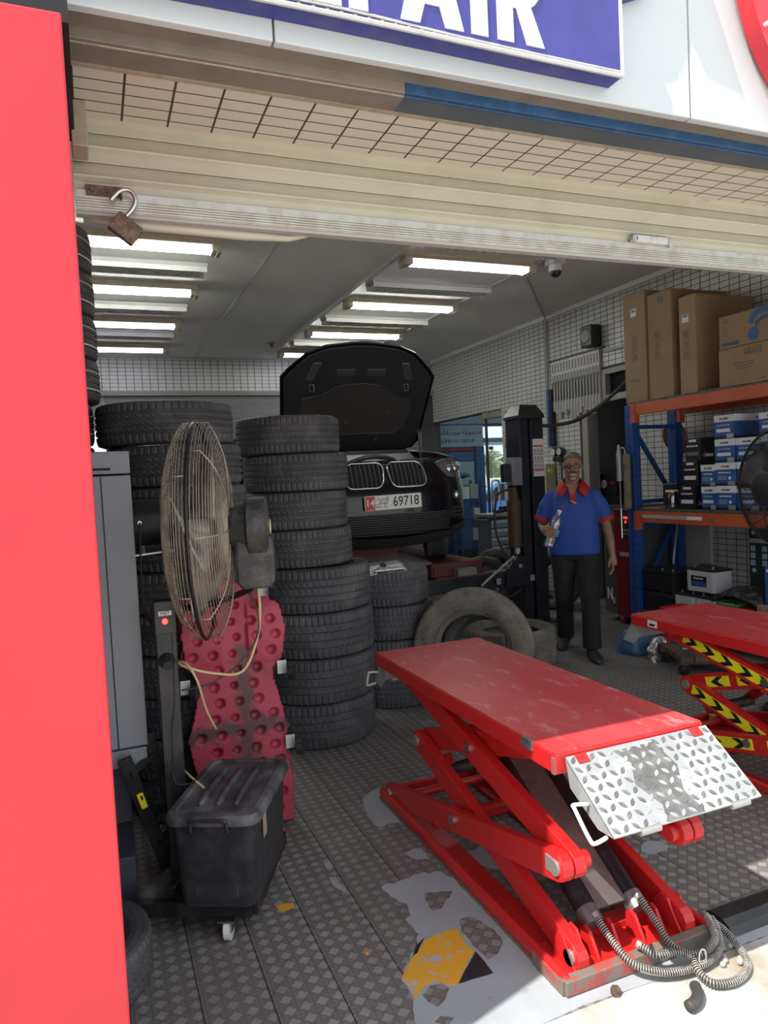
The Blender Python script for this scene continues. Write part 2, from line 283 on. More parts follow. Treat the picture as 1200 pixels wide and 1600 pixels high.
# --- floor tile material: embossed pads in a diagonal lattice
def floor_tile_mat():
    M = bpy.data.materials.new('floor_tile'); M.use_nodes = True; nt = M.node_tree; P = nt.nodes['Principled BSDF']
    g = nt.nodes.new('ShaderNodeNewGeometry'); sp = nt.nodes.new('ShaderNodeSeparateXYZ'); nt.links.new(g.outputs['Position'], sp.inputs[0])
    def mth(op, a, b=None, c=None):
        n = nt.nodes.new('ShaderNodeMath'); n.operation = op
        for i, q in enumerate((a, b, c)):
            if q is None: continue
            if isinstance(q, (int, float)): n.inputs[i].default_value = q
            else: nt.links.new(q, n.inputs[i])
        return n.outputs[0]
    x = mth('ADD', sp.outputs[0], 20.0); y = mth('ADD', sp.outputs[1], 20.0-.06); k = 1/.05
    a = mth('MULTIPLY', mth('ADD', x, y), k); b = mth('ADD', mth('MULTIPLY', mth('SUBTRACT', x, y), k), 200.)
    # cells of the rotated lattice
    A = mth('ADD', a, .5); fa = mth('FRACT', A); fb = mth('FRACT', b)
    par = mth('MODULO', mth('ADD', mth('FLOOR', A), mth('FLOOR', b)), 2.)
    par = mth('GREATER_THAN', par, .5)
    edge = mth('MINIMUM', mth('MINIMUM', fa, mth('SUBTRACT', 1., fa)), mth('MINIMUM', fb, mth('SUBTRACT', 1., fb)))
    padm = nt.nodes.new('ShaderNodeMapRange'); padm.inputs[1].default_value = .05; padm.inputs[2].default_value = .14; nt.links.new(edge, padm.inputs[0])
    pad = mth('MULTIPLY', padm.outputs[0], par)
    d1 = mth('ABSOLUTE', mth('SUBTRACT', fa, fb)); d2 = mth('ABSOLUTE', mth('SUBTRACT', mth('ADD', fa, fb), 1.))
    xl = mth('LESS_THAN', mth('MINIMUM', d1, d2), .09); xl = mth('MULTIPLY', xl, mth('SUBTRACT', 1., par))
    tri = mth('MULTIPLY', mth('SUBTRACT', 1., par), mth('GREATER_THAN', edge, .1))
    def noise(s, d=5):
        n = nt.nodes.new('ShaderNodeTexNoise'); n.inputs['Scale'].default_value = s; n.inputs['Detail'].default_value = d; nt.links.new(g.outputs['Position'], n.inputs['Vector']); return n.outputs['Fac']
    def mix(f, c0, c1):
        n = nt.nodes.new('ShaderNodeMix'); n.data_type = 'RGBA'
        for i, q in ((0, f), (6, c0), (7, c1)):
            if isinstance(q, tuple): n.inputs[i].default_value = (*q, 1)
            elif isinstance(q, float): n.inputs[i].default_value = q
            else: nt.links.new(q, n.inputs[i])
        return n.outputs[2]
    c = mix(mth('MULTIPLY', tri, .55), (.15,.143,.136), (.23,.22,.21))
    c = mix(pad, c, (.30,.29,.278)); c = mix(mth('MULTIPLY', xl, .6), c, (.10,.09,.082))
    mr = nt.nodes.new('ShaderNodeMapRange'); mr.inputs[1].default_value = .35; mr.inputs[2].default_value = .7; nt.links.new(noise(1.3), mr.inputs[0])
    c = mix(mth('MULTIPLY', mr.outputs[0], .6), c, (.14,.128,.118))
    m2 = nt.nodes.new('ShaderNodeMapRange'); m2.inputs[1].default_value = .56; m2.inputs[2].default_value = .72; nt.links.new(noise(11), m2.inputs[0])
    c = mix(mth('MULTIPLY', m2.outputs[0], .35), c, (.075,.067,.06))
    nt.links.new(c, P.inputs['Base Color']); P.inputs['Roughness'].default_value = .55
    h = mth('ADD', pad, mth('MULTIPLY', tri, .45)); bp = nt.nodes.new('ShaderNodeBump'); bp.inputs['Strength'].default_value = .35; bp.inputs['Distance'].default_value = .002
    nt.links.new(h, bp.inputs['Height']); nt.links.new(bp.outputs[0], P.inputs['Normal']); return M
M_['floor_tile'] = floor_tile_mat()
flo = MB().box((-.9, 1.66, -.12), (9.2, 11.2, -.006)).build('floor', M_['grout_floor'], kind='structure')
tm = MB()
g_ = .0013
def tilebox(mb, x, y):
    a, b, c, d = x+g_, y+g_, x+TS-g_, y+TS-g_
    mb.add([(a,b,-.006),(c,b,-.006),(c,d,-.006),(a,d,-.006),(a+.001,b+.001,0),(c-.001,b+.001,0),(c-.001,d-.001,0),(a+.001,d-.001,0)], [(4,5,6,7),(0,1,5,4),(1,2,6,5),(2,3,7,6),(3,0,4,7)])
tilebox(tm, 0, 0); tile_me = tm.mesh('tile', M_['floor_tile'])
cells = []
for i in range(-5, 46):
    for j in range(8, 56):
        x, y = i*.2, j*.2+.06
        if y < 1.66 or y+TS > 11.2 or x < -.9: continue
        d = fw.dot(Vector((x+.1, y+.1, -1.55))); cx = r2.dot(Vector((x+.1, y+.1, -1.55)))/max(d,.01)*1118+600
        hid = (x > 1.22 and x+TS < 1.75 and 1.8 < y < 3.1 and False)
        vis = 190 < cx < 1210 and not hid
        cells.append((0 if vis else 1, d, x, y))
cells.sort()
rest = MB()
for n_, (v_, d_, x, y) in enumerate(cells):
    if n_ < 300: o = link('tile', tile_me, flo); o.location = (x, y, 0)
    else: tilebox(rest, x, y)
rest.build('tile_field', M_['floor_tile'], flo, kind='stuff')
# --- worn paint left on the tiles
def patch(name, pts, mat, z, holes=(), jit=.012, sub=5):
    def rough(P):
        o = []
        for i in range(len(P)):
            a = Vector(P[i]); b = Vector(P[(i+1) % len(P)]); n = max(1, min(sub, int((b-a).length/.02)))
            for k in range(n):
                q = a.lerp(b, k/n)
                if k: q += Vector((random.uniform(-jit, jit), random.uniform(-jit, jit)))*min(1, (b-a).length*8)
                o.append(q)
        return o
    loops = [rough(pts)]+[rough(h) for h in holes]
    tri = tessellate_polygon([[Vector((p.x, p.y, 0)) for p in L] for L in loops]); flat = [p for L in loops for p in L]
    n = len(flat); v = [(p.x, p.y, z) for p in flat]+[(p.x, p.y, z-.0012) for p in flat]; f = [tuple(t) for t in tri]
    b = 0
    for L in loops:
        k = len(L); f += [(b+i, b+(i+1) % k, n+b+(i+1) % k, n+b+i) for i in range(k)]; b += k
    MB().add(v, f).build(name, mat, flo)
H1 = [(1.048,2.383),(1.111,2.37),(1.149,2.35),(1.12,2.32),(1.094,2.306),(1.061,2.27),(1.025,2.271),(1.029,2.321)]
H2 = [(1.09,2.189),(1.137,2.182),(1.15,2.142),(1.168,2.086),(1.16,2.015),(1.115,1.973),(1.07,1.961),(1.066,2.012),(1.067,2.069),(1.062,2.128)]
H3 = [(.816,1.911),(.854,1.938),(.891,1.932),(.901,1.9),(.87,1.865),(.835,1.847),(.818,1.881)]
H4 = [(.80,1.80),(.83,1.815),(.86,1.79),(.83,1.77)]
gp = M_['grey_floor_paint']
patch('floor_paint', [(1.195,2.15),(1.195,2.42),(1.169,2.487),(1.059,2.518),(.918,2.496),(.926,2.426),(.96,2.356),(.946,2.285),(.918,2.267),(.928,2.175),(.846,2.071),(.784,1.997),(.785,1.912),(.765,1.868),(.751,1.80),(.72,1.664),(2.0,1.664),(2.0,1.75),(1.79,1.8),(1.2,1.80)], gp, .0012, (H1, H2, H3, H4))
patch('floor_paint', [(1.111,3.228),(1.186,3.3),(1.259,3.311),(1.398,3.304),(1.627,3.323),(1.676,3.259),(1.559,3.19),(1.343,3.182),(1.276,3.171),(1.184,2.934),(1.079,2.942),(1.075,3.012),(1.085,3.106)], gp, .0012)
patch('floor_paint', [(1.098,2.68),(1.141,2.698),(1.177,2.68),(1.17,2.593),(1.117,2.615)], gp, .0012)
patch('floor_paint', [(.772,2.765),(.796,2.769),(.799,2.729),(.777,2.693),(.768,2.724)], gp, .0012, jit=.004)
patch('floor_paint', [(.757,2.647),(.782,2.644),(.781,2.595),(.793,2.545),(.78,2.528),(.762,2.566),(.754,2.599)], gp, .0012, jit=.004)
patch('floor_paint', [(1.989,2.292),(2.031,2.305),(2.068,2.28),(2.079,2.234),(2.026,2.216),(1.957,2.224),(1.949,2.25)], gp, .0012, jit=.006)
patch('floor_paint', [(1.25,2.55),(1.45,2.6),(1.7,2.5),(1.6,2.3),(1.4,2.38)], gp, .0012)
patch('yellow_mark', [(.936,2.141),(.999,2.147),(1.057,2.146),(1.05,2.096),(1.041,2.045),(1.055,2.017),(.99,1.96),(.934,1.905),(.903,1.914),(.878,1.951),(.834,1.941),(.79,1.909),(.792,1.953),(.786,2.002),(.839,2.058),(.88,2.096)], M_['yellow_floor'], .0022, jit=.006)
patch('yellow_mark', [(.525,2.557),(.557,2.559),(.588,2.547),(.581,2.52),(.545,2.512),(.527,2.525)], M_['yellow_floor'], .0012, jit=.004)
patch('yellow_mark', [(.729,2.171),(.741,2.168),(.737,2.152),(.725,2.155)], M_['yellow_floor'], .0012, jit=.001)
patch('black_mark', [(1.055,2.013),(1.056,1.978),(1.054,1.9),(.934,1.905)], M_['black_floor'], .0022, jit=.002)
patch('black_mark', [(.935,2.149),(.893,2.125),(.864,2.083),(.881,2.089)], M_['black_floor'], .0022, jit=.002)
# --- ground outside
def quadgrid(x0, x1, y0, y1, z, name, mat, **k): return MB().box((x0, y0, z-.1), (x1, y1, z)).build(name, mat, **k)
quadgrid(-30, 40, -40, 1.0, -.012, 'ground_forecourt', M_['concrete'], kind='structure')
thr = MB().box((-3, .95, -.12), (9, 1.664, -.001)).build('ground_apron', M_['white_floor_paint'], kind='structure')
# --- walls with tiles
def wall_tiles(parent, u0, u1, z0, z1, fn, skip, near, mat, name='tile'):
    tw, th = .11, .056; gu, g = .0042, .0028; stuff = MB(); cnt = 0; me = None
    nu = int(math.ceil((u1-u0)/tw)); nz = int(math.ceil((z1-z0)/th))
    for i in range(nu):
        for j in range(nz):
            a, b = u0+i*tw, z0+j*th; c, d = min(u1, a+tw), min(z1, b+th)
            if any(a < s[1]-.02 and c > s[0]+.02 and b < s[3]-.01 and d > s[2]+.01 for s in skip): continue
            q = lambda A, B, C, D: [fn(A+gu,B+g,0),fn(C-gu,B+g,0),fn(C-gu,D-g,0),fn(A+gu,D-g,0),fn(A+gu+.001,B+g+.001,.003),fn(C-gu-.001,B+g+.001,.003),fn(C-gu-.001,D-g-.001,.003),fn(A+gu+.001,D-g-.001,.003)]
            F = [(4,5,6,7),(0,1,5,4),(1,2,6,5),(2,3,7,6),(3,0,4,7)]
            if near and cnt < 300 and any(s[0] <= a and c <= s[1] and s[2] <= b and d <= s[3] for s in near):
                if me is None:
                    m = MB(); m.add(q(0, 0, tw, th), F); me = m.mesh(name, mat)
                o = link(name, me, parent); o.location = Vector(fn(a, b, 0))-Vector(fn(0, 0, 0)); cnt += 1
            else: stuff.add(q(a, b, c, d), F)
    stuff.build(name+'_field', mat, parent, kind='stuff')
wr = E('wall_right', (XW, 0, 0), kind='structure')
wb = MB()
OPEN = [(8.8, 11.0, -.1, 2.45), (6.15, 7.0, -.1, 2.66)]
wb.box((XW, 1.66, 0), (XW+.12, 6.15, ZC)); wb.box((XW, 6.15, 2.66), (XW+.12, 7.0, ZC)); wb.box((XW, 7.0, 0), (XW+.12, 8.8, ZC)); wb.box((XW, 8.8, 2.45), (XW+.12, 11.0, ZC))
wb.build('wall_core', M_['grout_black'], wr)
wall_tiles(wr, 2.0, 11.0, 0, ZC, lambda a, b, t: (XW-t, a, b), OPEN, [(4.0, 5.55, .44, 1.05), (4.0, 5.55, 3.02, 3.5)], M_['white_tile'])
wk = E('wall_back', (0, YB, 0), kind='structure')
m = MB(); m.box((-.9, YB, 2.98), (XW+.12, YB+.12, ZC)); m.box((-.9, YB, 0), (-.25, YB+.12, 3.0)); m.box((5.2, YB, 0), (XW+.12, YB+.12, 3.0)); m.build('wall_core', M_['grout_black'], wk)
wall_tiles(wk, -.9, XW, 3.0, ZC, lambda a, b, t: (a, YB-t, b), [], None, M_['white_tile'])
MB().box((-.9, YB-.05, 2.93), (XW, YB, 3.0)).build('lintel', M_['infill'], wk)
# back roller door with a daylight gap at one end
bd = E('door_2', (2.4, YB, 0), kind='structure'); prof = []
m = MB()
for k in range(37): z = k*.08; m.box((.22, YB+.02, z+.004), (5.2, YB+.05, z+.076)) if k else None
m.build('slat_curtain', M_['slat_grey'], bd, kind='stuff')
MB().box((.2, YB+.03, 0), (5.2, YB+.07, 2.98)).build('backing', M_['trim_grey'], bd)
wn = E('window_1', (0, YB, 1.9), kind='structure')
m = MB(); m.box((-.25, YB+.02, 0), (.2, YB+.08, 1.95)); m.box((-.25, YB+.02, 2.45), (.2, YB+.08, 3.0)); m.build('wall_infill', M_['infill'], wn)
MB().box((-.25, YB+.04, 1.95), (.2, YB+.05, 2.45)).build('pane', M_['glass'], wn)
m = MB(); m.box((-.25,YB,1.93),(.2,YB+.06,1.97)); m.box((-.25,YB,2.43),(.2,YB+.06,2.47)); m.build('window_frame', M_['light_white'], wn)
MB().box((-1.02, 1.66, 0), (-.9, YB+.12, ZC)).build('wall_left', M_['plaster'], kind='structure')
# ceiling in panels
ce = E('ceiling', (2, 6, ZC), kind='structure')
MB().box((-1.02, 1.62, ZC+.02), (9.2, YB+.4, ZC+.2)).build('roof_slab', M_['plaster'], ce)
for a, b in ((-.9, 1.505), (1.515, 3.95), (3.955, XW)): MB().box((a, 2.3, ZC), (b, YB, ZC+.02)).build('panel', M_['ceiling'], ce)
MB().box((1.498, 2.3, ZC-.006), (1.522, YB, ZC+.004)).build('seam_strip', M_['light_white'], ce)
MB().box((XW-.035, 2.3, ZC-.05), (XW-.004, YB, ZC)).build('trim_1', M_['ceiling'], kind='structure')
MB().box((-.9, YB-.03, ZC-.03), (XW, YB-.001, ZC)).build('trim_2', M_['trim_grey'], kind='structure')
# front wall above the opening (inside face, behind the shutter)
MB().box((-1.02, 2.12, 2.62), (XW+.12, 2.3, ZC+.02)).build('wall_front', M_['plaster'], kind='structure')
# --- fascia
fa = E('fascia', (2, 1.61, 2.545), kind='structure')
xs = [-3.0, -2.0, -.78, .44, 1.665, 2.885, 4.1, 5.3, 6.5]
for a, b in zip(xs, xs[1:]): MB().box((a+.0025, 1.61, 2.545), (b-.0025, 1.635, 4.1)).build('panel', M_['white_panel'], fa, bevel=.003)
MB().box((-3, 1.63, 2.548), (6.5, 1.70, 4.05)).build('backing', M_['beige_paint'], fa)
MB().box((-3, 1.612, 4.1), (6.5, 2.3, 4.16)).build('coping', M_['white_panel'], fa)
so = E('soffit', (2, 1.85, 2.53), kind='structure')
XB = .795
MB().box((-3, 1.685, 2.522), (XB, 1.70, 2.556)).build('lip', M_['beige_paint'], so, bevel=.002)
MB().box((XB, 1.683, 2.522), (6.5, 1.70, 2.556)).build('lip', M_['blue_paint'], so, bevel=.002)
MB().box((-3, 1.70, 2.53), (XB+.01, 1.795, 2.56)).build('band', M_['beige_paint'], so)
MB().box((XB+.01, 1.70, 2.53), (6.5, 1.795, 2.56)).build('band', M_['slate_paint'], so)
MB().cyl((-3, 1.7, 2.5235), (XB, 1.7, 2.5235), .004, n=6).build('bead', M_['cream_trim'], so); MB().cyl((XB, 1.7, 2.5235), (6.5, 1.7, 2.5235), .004, n=6).build('bead', M_['blue_paint'], so)
MB().box((-3, 1.79, 2.526), (6.5, 1.803, 2.56)).build('edge_strip', M_['cream_trim'], so)
MB().box((-3, 1.80, 2.5302), (6.5, 2.12, 2.62)).build('mortar_bed', M_['grout_dark'], so)
tw, th = .1165, .051; m = MB(); m.box((.003, .0034, 0), (tw-.003, th-.0034, .006)); tme = m.mesh('tile', M_['soffit_tile'])
for i in range(-3, 35):
    for j in range(5):
        o = link('tile', tme, so); o.location = (.013+i*tw, 1.803+j*th, 2.5290)
# --- red pillar
pl = MB().box((-1.4, 1.49, -.012), (0, 2.02, 2.452)).build('pillar', M_['red_wall'], bevel=.004, kind='structure')
MB().box((-1.4, 1.52, 2.452), (.012, 2.02, 2.535)).build('pillar_gap_shade', M_['matte_black'], pl)  # black block stands in for the shadowed gap above the pillar
# ================================================================ FRONT: sign, shutter, padlock
sg = E('shop_sign', (.7, 1.55, 2.6), 'blue box sign with white capital letters on the white fascia', 'sign')
def ybot(x): return 2.584+.008*math.exp(-((x-.5)/.5)**2)
m = MB(); xs_ = [-.2+i*.0785 for i in range(21)]
top = 2.95
m.prism([(x, ybot(x)) for x in xs_]+[(1.37, top), (-.2, top)], lambda a, b, t: (a, t, b), 1.553, 1.609); m.build('sign_box', M_['sign_dark'], sg)
m = MB(); m.prism([(x, ybot(x)+.012+.006*math.exp(-((x-.55)/.22)**2)) for x in xs_]+[(1.362, top), (-.2, top)], lambda a, b, t: (a, t, b), 1.549, 1.553); m.build('sign_face', M_['sign_blue'], sg)
m = MB(); m.tube([(x, 1.552, ybot(x)+.002) for x in xs_], .006, 6); m.tube([(x, 1.551, ybot(x)+.011+.006*math.exp(-((x-.55)/.22)**2)) for x in xs_], .0035, 6)
m.bar((1.366, 1.551, ybot(1.37)), (1.366, 1.551, top), .01, .01); m.build('edge_frame', M_['frame_white'], sg)
m = MB()
for k in range(26):
    x = .12+k*.033; m.box((x-.004, 1.548, ybot(x)+.005), (x+.004, 1.552, ybot(x)+.009))
m.build('led_strip', M_['trim_grey'], sg, kind='stuff')
def arcp(cx, cz, rx, rz, a0, a1, n=10): return [(cx+rx*math.cos(a0+(a1-a0)*i/n), cz+rz*math.sin(a0+(a1-a0)*i/n)) for i in range(n+1)]
LH, LT, LB = .21, .046, 2.611
def letter(ch, x0, w):
    P = []; h = LH; s = LT
    bowl = lambda zb, zt: [(x0, zb), (x0+w*.5, zb)]+arcp(x0+w*.5, (zb+zt)/2, w*.5, (zt-zb)/2, -PI/2, PI/2)+[(x0, zt)]
    if ch == 'I': P = [[(x0,0),(x0+s,0),(x0+s,h),(x0,h)]]
    if ch == 'E': P = [[(x0,0),(x0+w,0),(x0+w,s),(x0+s,s),(x0+s,h*.41),(x0+w*.9,h*.41),(x0+w*.9,h*.41+s),(x0+s,h*.41+s),(x0+s,h-s),(x0+w,h-s),(x0+w,h),(x0,h)]]
    if ch == 'A': P = [[(x0,0),(x0+s*1.08,0),(x0+s*1.08+w*.085,h*.22),(x0+w-s*1.08-w*.085,h*.22),(x0+w-s*1.08,0),(x0+w,0),(x0+w/2+s*.62,h),(x0+w/2-s*.62,h)], 'hole', [(x0+w*.375,h*.36),(x0+w*.625,h*.36),(x0+w*.5,h*.74)]]
    if ch in 'PR':
        zb = h*.40; o = [(x0,0),(x0+s,0),(x0+s,zb)]
        if ch == 'R': o += [(x0+w*.42,zb),(x0+w-s*1.05,0),(x0+w+.004,0),(x0+w*.74,zb+.012)]
        else: o += [(x0+w*.5,zb)]
        o += arcp(x0+w*.52, (zb+h)/2, w*.46, (h-zb)/2, -PI/2+(.5 if ch == 'R' else 0), PI/2)+[(x0,h)]
        P = [o, 'hole', [(x0+s,zb+s*.85),(x0+w*.5,zb+s*.85)]+arcp(x0+w*.5,(zb+h)/2,w*.46-s,(h-zb)/2-s*.85,-PI/2,PI/2)+[(x0+s,h-s*.85)]]
    loops = [q for q in P if q != 'hole']; m = MB(); L3 = [[Vector((a_, LB+b_, 0)) for a_, b_ in q] for q in loops]; tri = tessellate_polygon(L3); flat = [v for q in L3 for v in q]; n = len(flat)
    f = [tuple(t) for t in tri]; base = 0
    for q in L3: k = len(q); f += [(base+i, base+(i+1) % k, n+base+(i+1) % k, n+base+i) for i in range(k)]; base += k
    m.add([(v.x, 1.546, v.y) for v in flat]+[(v.x, 1.549, v.y) for v in flat], f); m.build('letter', M_['sign_white'], sg)
for ch, x0, w in (('R', .30, .135), ('E', .472, .11), ('P', .600, .128), ('A', .726, .166), ('I', .913, .046), ('R', .986, .132)): letter(ch, x0, w)
lg = MB()
lg.lathe([(0, 0), (.5, 0), (.5, .05), (0, .05)], 64, Matrix.Translation((2.33, 1.6, 3.02)) @ Matrix.Rotation(PI/2, 4, 'X') @ Matrix.Translation((0, 0, 0)))
o = lg.build('round_logo', pm('logo_red', (.62,.03,.045), .4), smooth=30); tag(o, 'round red logo plate on the fascia, cut off by the right edge', 'logo')
b = MB(); b.cyl((1.895, 1.55, 2.815), (1.895, 1.538, 2.815), .006, n=10).build('screw', M_['white_plastic'], o)
shadow_outline = [(1.42,2.835),(1.765,2.895),(1.875,2.64),(1.735,2.668),(1.678,2.755),(1.635,2.672),(1.545,2.663),(1.48,2.668)]
o = MB().prism([(a_-.238, b_+.39) for a_, b_ in shadow_outline], lambda a, b_, t: (a, t, b_), 1.542, 1.609).build('star_occluder', M_['sign_blue']); tag(o, 'dark blue emblem plate above view, shaped to cast the star shadow on the fascia', 'occluder')  # unseen plate added above view, cut to throw the star-shaped shadow
o = MB().prism([(1.385,2.80),(1.50,2.85),(1.50,2.90),(1.385,2.90)], lambda a, b_, t: (a, t, b_), 1.575, 1.609).build('blue_plate', M_['sign_dark']); tag(o, 'small dark blue plate corner at the top edge of the fascia', 'plate')
# shutter
sh = E('roller_shutter', (2.5, 2.06, 2.29), 'cream metal roller shutter, mostly rolled up above the garage opening', 'shutter')
X0, X1 = .003, 5.4
def slat(z, h=.0745):
    pr = [(0, 0), (-.003, .003), (-.004, h*.30), (-.010, h*.36), (-.019, h*.42), (-.021, h*.47), (-.018, h*.53), (-.013, h*.62), (-.010, h*.78), (-.005, h*.92), (0, h)]
    m = MB(); v = []; n = len(pr)
    ring = lambda x: [(x, 2.06+a, z+b) for a, b in pr]+[(x, 2.066+a, z+b) for a, b in reversed(pr)]
    m.loft([ring(X0), ring(X1)]); return m
for k in range(7): slat(2.345+k*.0765).build('slat', M_['shutter'], sh, smooth=35)
m = MB(); m.box((X0, 2.05, 2.292), (X1, 2.07, 2.345))
for k in range(5): m.box((X0, 2.046, 2.295+k*.007), (X1, 2.05, 2.2985+k*.007))
m.build('bottom_bar', M_['shutter_bar'], sh)
MB().box((X0, 2.055, 2.283), (X1, 2.085, 2.292)).build('rubber_seal', M_['trim_grey'], sh)
m = MB(); m.tube([(.02, 2.088, 2.281), (.2, 2.088, 2.276), (.45, 2.088, 2.272), (.58, 2.088, 2.274), (.64, 2.086, 2.284)], .013, 8, radii=[.008, .014, .014, .01, .003]); m.build('loose_strip', M_['shutter'], sh, smooth=True)
hs = MB(); hs.box((.03, 2.044, 2.332), (.118, 2.049, 2.358)); hs.box((.115, 2.022, 2.325), (.119, 2.048, 2.35))
h_ = hs.build('hasp', M_['rust'], sh); MB().cyl((.047, 2.046, 2.345), (.047, 2.039, 2.345), .006, n=10).build('bolt', M_['rust'], h_); MB().cyl((.084, 2.046, 2.344), (.084, 2.039, 2.344), .006, n=10).build('bolt', M_['rust'], h_)
m = MB(); m.box((1.83, 2.03, 2.343), (1.975, 2.05, 2.368)); m.build('latch', M_['frame_white'], sh, bevel=.003)
MB().cyl((1.825, 2.05, 2.355), (1.825, 2.03, 2.355), .012, n=12).build('latch_bolt', M_['steel'], sh); MB().cyl((1.985, 2.05, 2.346), (1.985, 2.03, 2.346), .010, n=12).build('latch_bolt', M_['steel'], sh)
gr = MB(); gr.box((.004, 1.955, 2.415), (.042, 2.040, 2.5285)); gr.build('guide_rail', M_['cream_trim'], bevel=.003, label='short cream shutter guide end beside the red pillar', cat='guide rail')
# padlock hanging open on the hasp
pk = E('padlock', (.118, 2.02, 2.26), 'rusty open padlock hanging from the shutter hasp', 'padlock')
R = Matrix.Translation((.121, 2.020, 2.241)) @ Matrix.Rotation(math.radians(38), 4, 'Y')
m = MB(); m.box((-.036, -.013, -.027), (.036, .013, .027), R); m.build('lock_body', M_['rust'], pk, bevel=.003)
pts = [R @ Vector(p) for p in ((.017, 0, .018), (.017, 0, .045), (.012, 0, .062), (-.002, 0, .072), (-.02, 0, .07), (-.031, 0, .058), (-.034, 0, .045))]
pts = [(.122, 2.021, 2.272), (.138, 2.021, 2.29), (.148, 2.021, 2.308), (.150, 2.021, 2.324), (.142, 2.021, 2.339), (.127, 2.021, 2.344), (.112, 2.021, 2.338), (.098, 2.021, 2.324), (.088, 2.021, 2.312)]
m = MB(); m.tube(pts, .0055, 10); m.build('shackle', M_['steel'], pk, smooth=True)
# ================================================================ CEILING LIGHTS
def emat(n, c, s): return pm(n, (.9,.9,.9), .4, emit=c, es=s)
EW = [emat('tube_white', (.93,1.,.96), 17.), emat('tube_green', (.95,1.,.93), 17.), emat('tube_violet', (.82,.84,1.), 5.)]
def batten(x0, x1, y, mat, lab):
    t = E('batten_light', ((x0+x1)/2, y, ZC), lab, 'ceiling light', 'lit fluorescent battens on the ceiling')
    m = MB(); m.box((x0, y-.06, 3.455), (x1, y+.06, ZC-.001)); m.box((x0, y-.088, 3.438), (x1, y+.088, 3.455)); m.box((x0, y-.075, 3.385), (x0+.035, y+.075, 3.45)); m.box((x1-.035, y-.075, 3.385), (x1, y+.075, 3.45)); m.build('housing', M_['light_body'], t, bevel=.004)
    for s in (-1, 1): MB().cyl((x0+.075, y+s*.033, 3.415), (x1-.075, y+s*.033, 3.415), .019, n=12).build('tube', mat, t, smooth=40)
    MB().box((x0+.035, y-.07, 3.394), (x0+.075, y+.07, 3.438)).build('end_cap', M_['light_white'], t); MB().box((x1-.075, y-.07, 3.394), (x1-.035, y+.07, 3.438)).build('end_cap', M_['light_white'], t)
def louvre(x0, x1, y, lab):
    t = E('louvre_light', ((x0+x1)/2, y, ZC), lab, 'ceiling light', 'unlit louvred fixtures on the ceiling')
    m = MB(); m.box((x0, y-.10, 3.445), (x1, y+.10, ZC-.02)); m.build('housing', M_['trim_grey'], t, bevel=.006); MB().box((x0+.03, y-.08, 3.440), (x1-.03, y+.08, 3.446)).build('cell_shade', M_['slate_paint'], t)  # dark plate puts the shade inside the louvre cells into colour
    m = MB(); m.box((x0+.01, y-.10, 3.40), (x1-.01, y-.09, 3.445)); m.box((x0+.01, y+.09, 3.40), (x1-.01, y+.10, 3.445)); m.box((x0+.02, y-.004, 3.40), (x1-.02, y+.004, 3.445)); m.build('louvre_rail', M_['light_white'], t)
    n = int((x1-x0)/.085)
    for k in range(n):
        x = x0+.05+k*(x1-x0-.1)/(n-1); MB().bar((x-.024, y-.09, 3.42), (x+.024, y-.004, 3.42), .006, .04).bar((x+.024, y-.004, 3.42), (x-.024, y+.09, 3.42), .006, .04).build('louvre_slat', M_['light_white'], t)
    MB().box((x0+.3, y-.015, ZC-.03), (x0+.33, y+.015, ZC)).build('hanger', M_['trim_grey'], t); MB().box((x1-.33, y-.015, ZC-.03), (x1-.3, y+.015, ZC)).build('hanger', M_['trim_grey'], t)
rowname = ['nearest the shutter', 'second from the shutter', 'third from the shutter', 'farthest, by the back wall']
for k, (y, c) in enumerate(((5.8, 0), (7.13, 1), (8.6, 2), (10.1, 2))): batten(-.27, 1.05, y, EW[c], 'lit fluorescent batten in the left ceiling row, '+rowname[k])
for k, (y, c) in enumerate(((5.75, 2), (7.28, 1), (8.8, 1), (10.25, 2))): batten(2.6, 3.93, y, EW[c], 'lit fluorescent batten in the right ceiling row, '+rowname[k])
for k, y in enumerate((6.42, 7.86, 9.2)): louvre(-.29, 1.03, y, 'unlit louvred ceiling light in the left row, '+rowname[k].split(',')[0])
for k, y in enumerate((5.22, 6.55, 8.06, 9.5)): louvre(2.6, 3.92, y, 'unlit louvred ceiling light in the right row, '+rowname[k].split(',')[0])
o = MB().box((2.555, 5.0, 3.462), (2.59, 10.5, ZC-.001)).build('cable_trunking', M_['light_white']); tag(o, 'white cable trunking along the ceiling between the right lights', 'trunking')
o = MB().box((3.94, 5.0, 3.48), (3.965, 10.5, ZC-.001)).build('cable_trunking', M_['light_white']); tag(o, 'white cable trunking over the outer ends of the right lights', 'trunking')
# camera, conduit, sprinkler
t = E('dome_camera', (4.05, 5.55, ZC), 'white dome security camera under a junction box on the ceiling', 'camera')
MB().box((3.98, 5.48, 3.43), (4.12, 5.62, ZC)).build('junction_box', M_['light_white'], t, bevel=.005)
MB().cyl((4.05, 5.55, 3.44), (4.05, 5.55, 3.37), .06, .065, 20).build('camera_base', M_['white_plastic'], t, smooth=30)
MB().ell((4.05, 5.55, 3.37), (.052, .052, .052)).build('dome', M_['black_plastic'], t, smooth=True)
o = MB().tube([(4.12, 6.12, 3.485), (4.6, 6.7, 3.485), (XW-.05, 7.62, 3.485), (XW-.03, 7.64, 3.45), (XW-.03, 7.66, 2.0)], .016, 8).build('conduit', M_['trim_grey'], smooth=40); tag(o, 'grey conduit crossing the ceiling and running down the tiled wall', 'conduit')
o = MB().box((4.12, 5.5, 3.482), (5.38, 5.54, ZC)).build('cable_duct', M_['ceiling']); tag(o, 'thin white cable duct from the dome camera to the wall', 'duct')
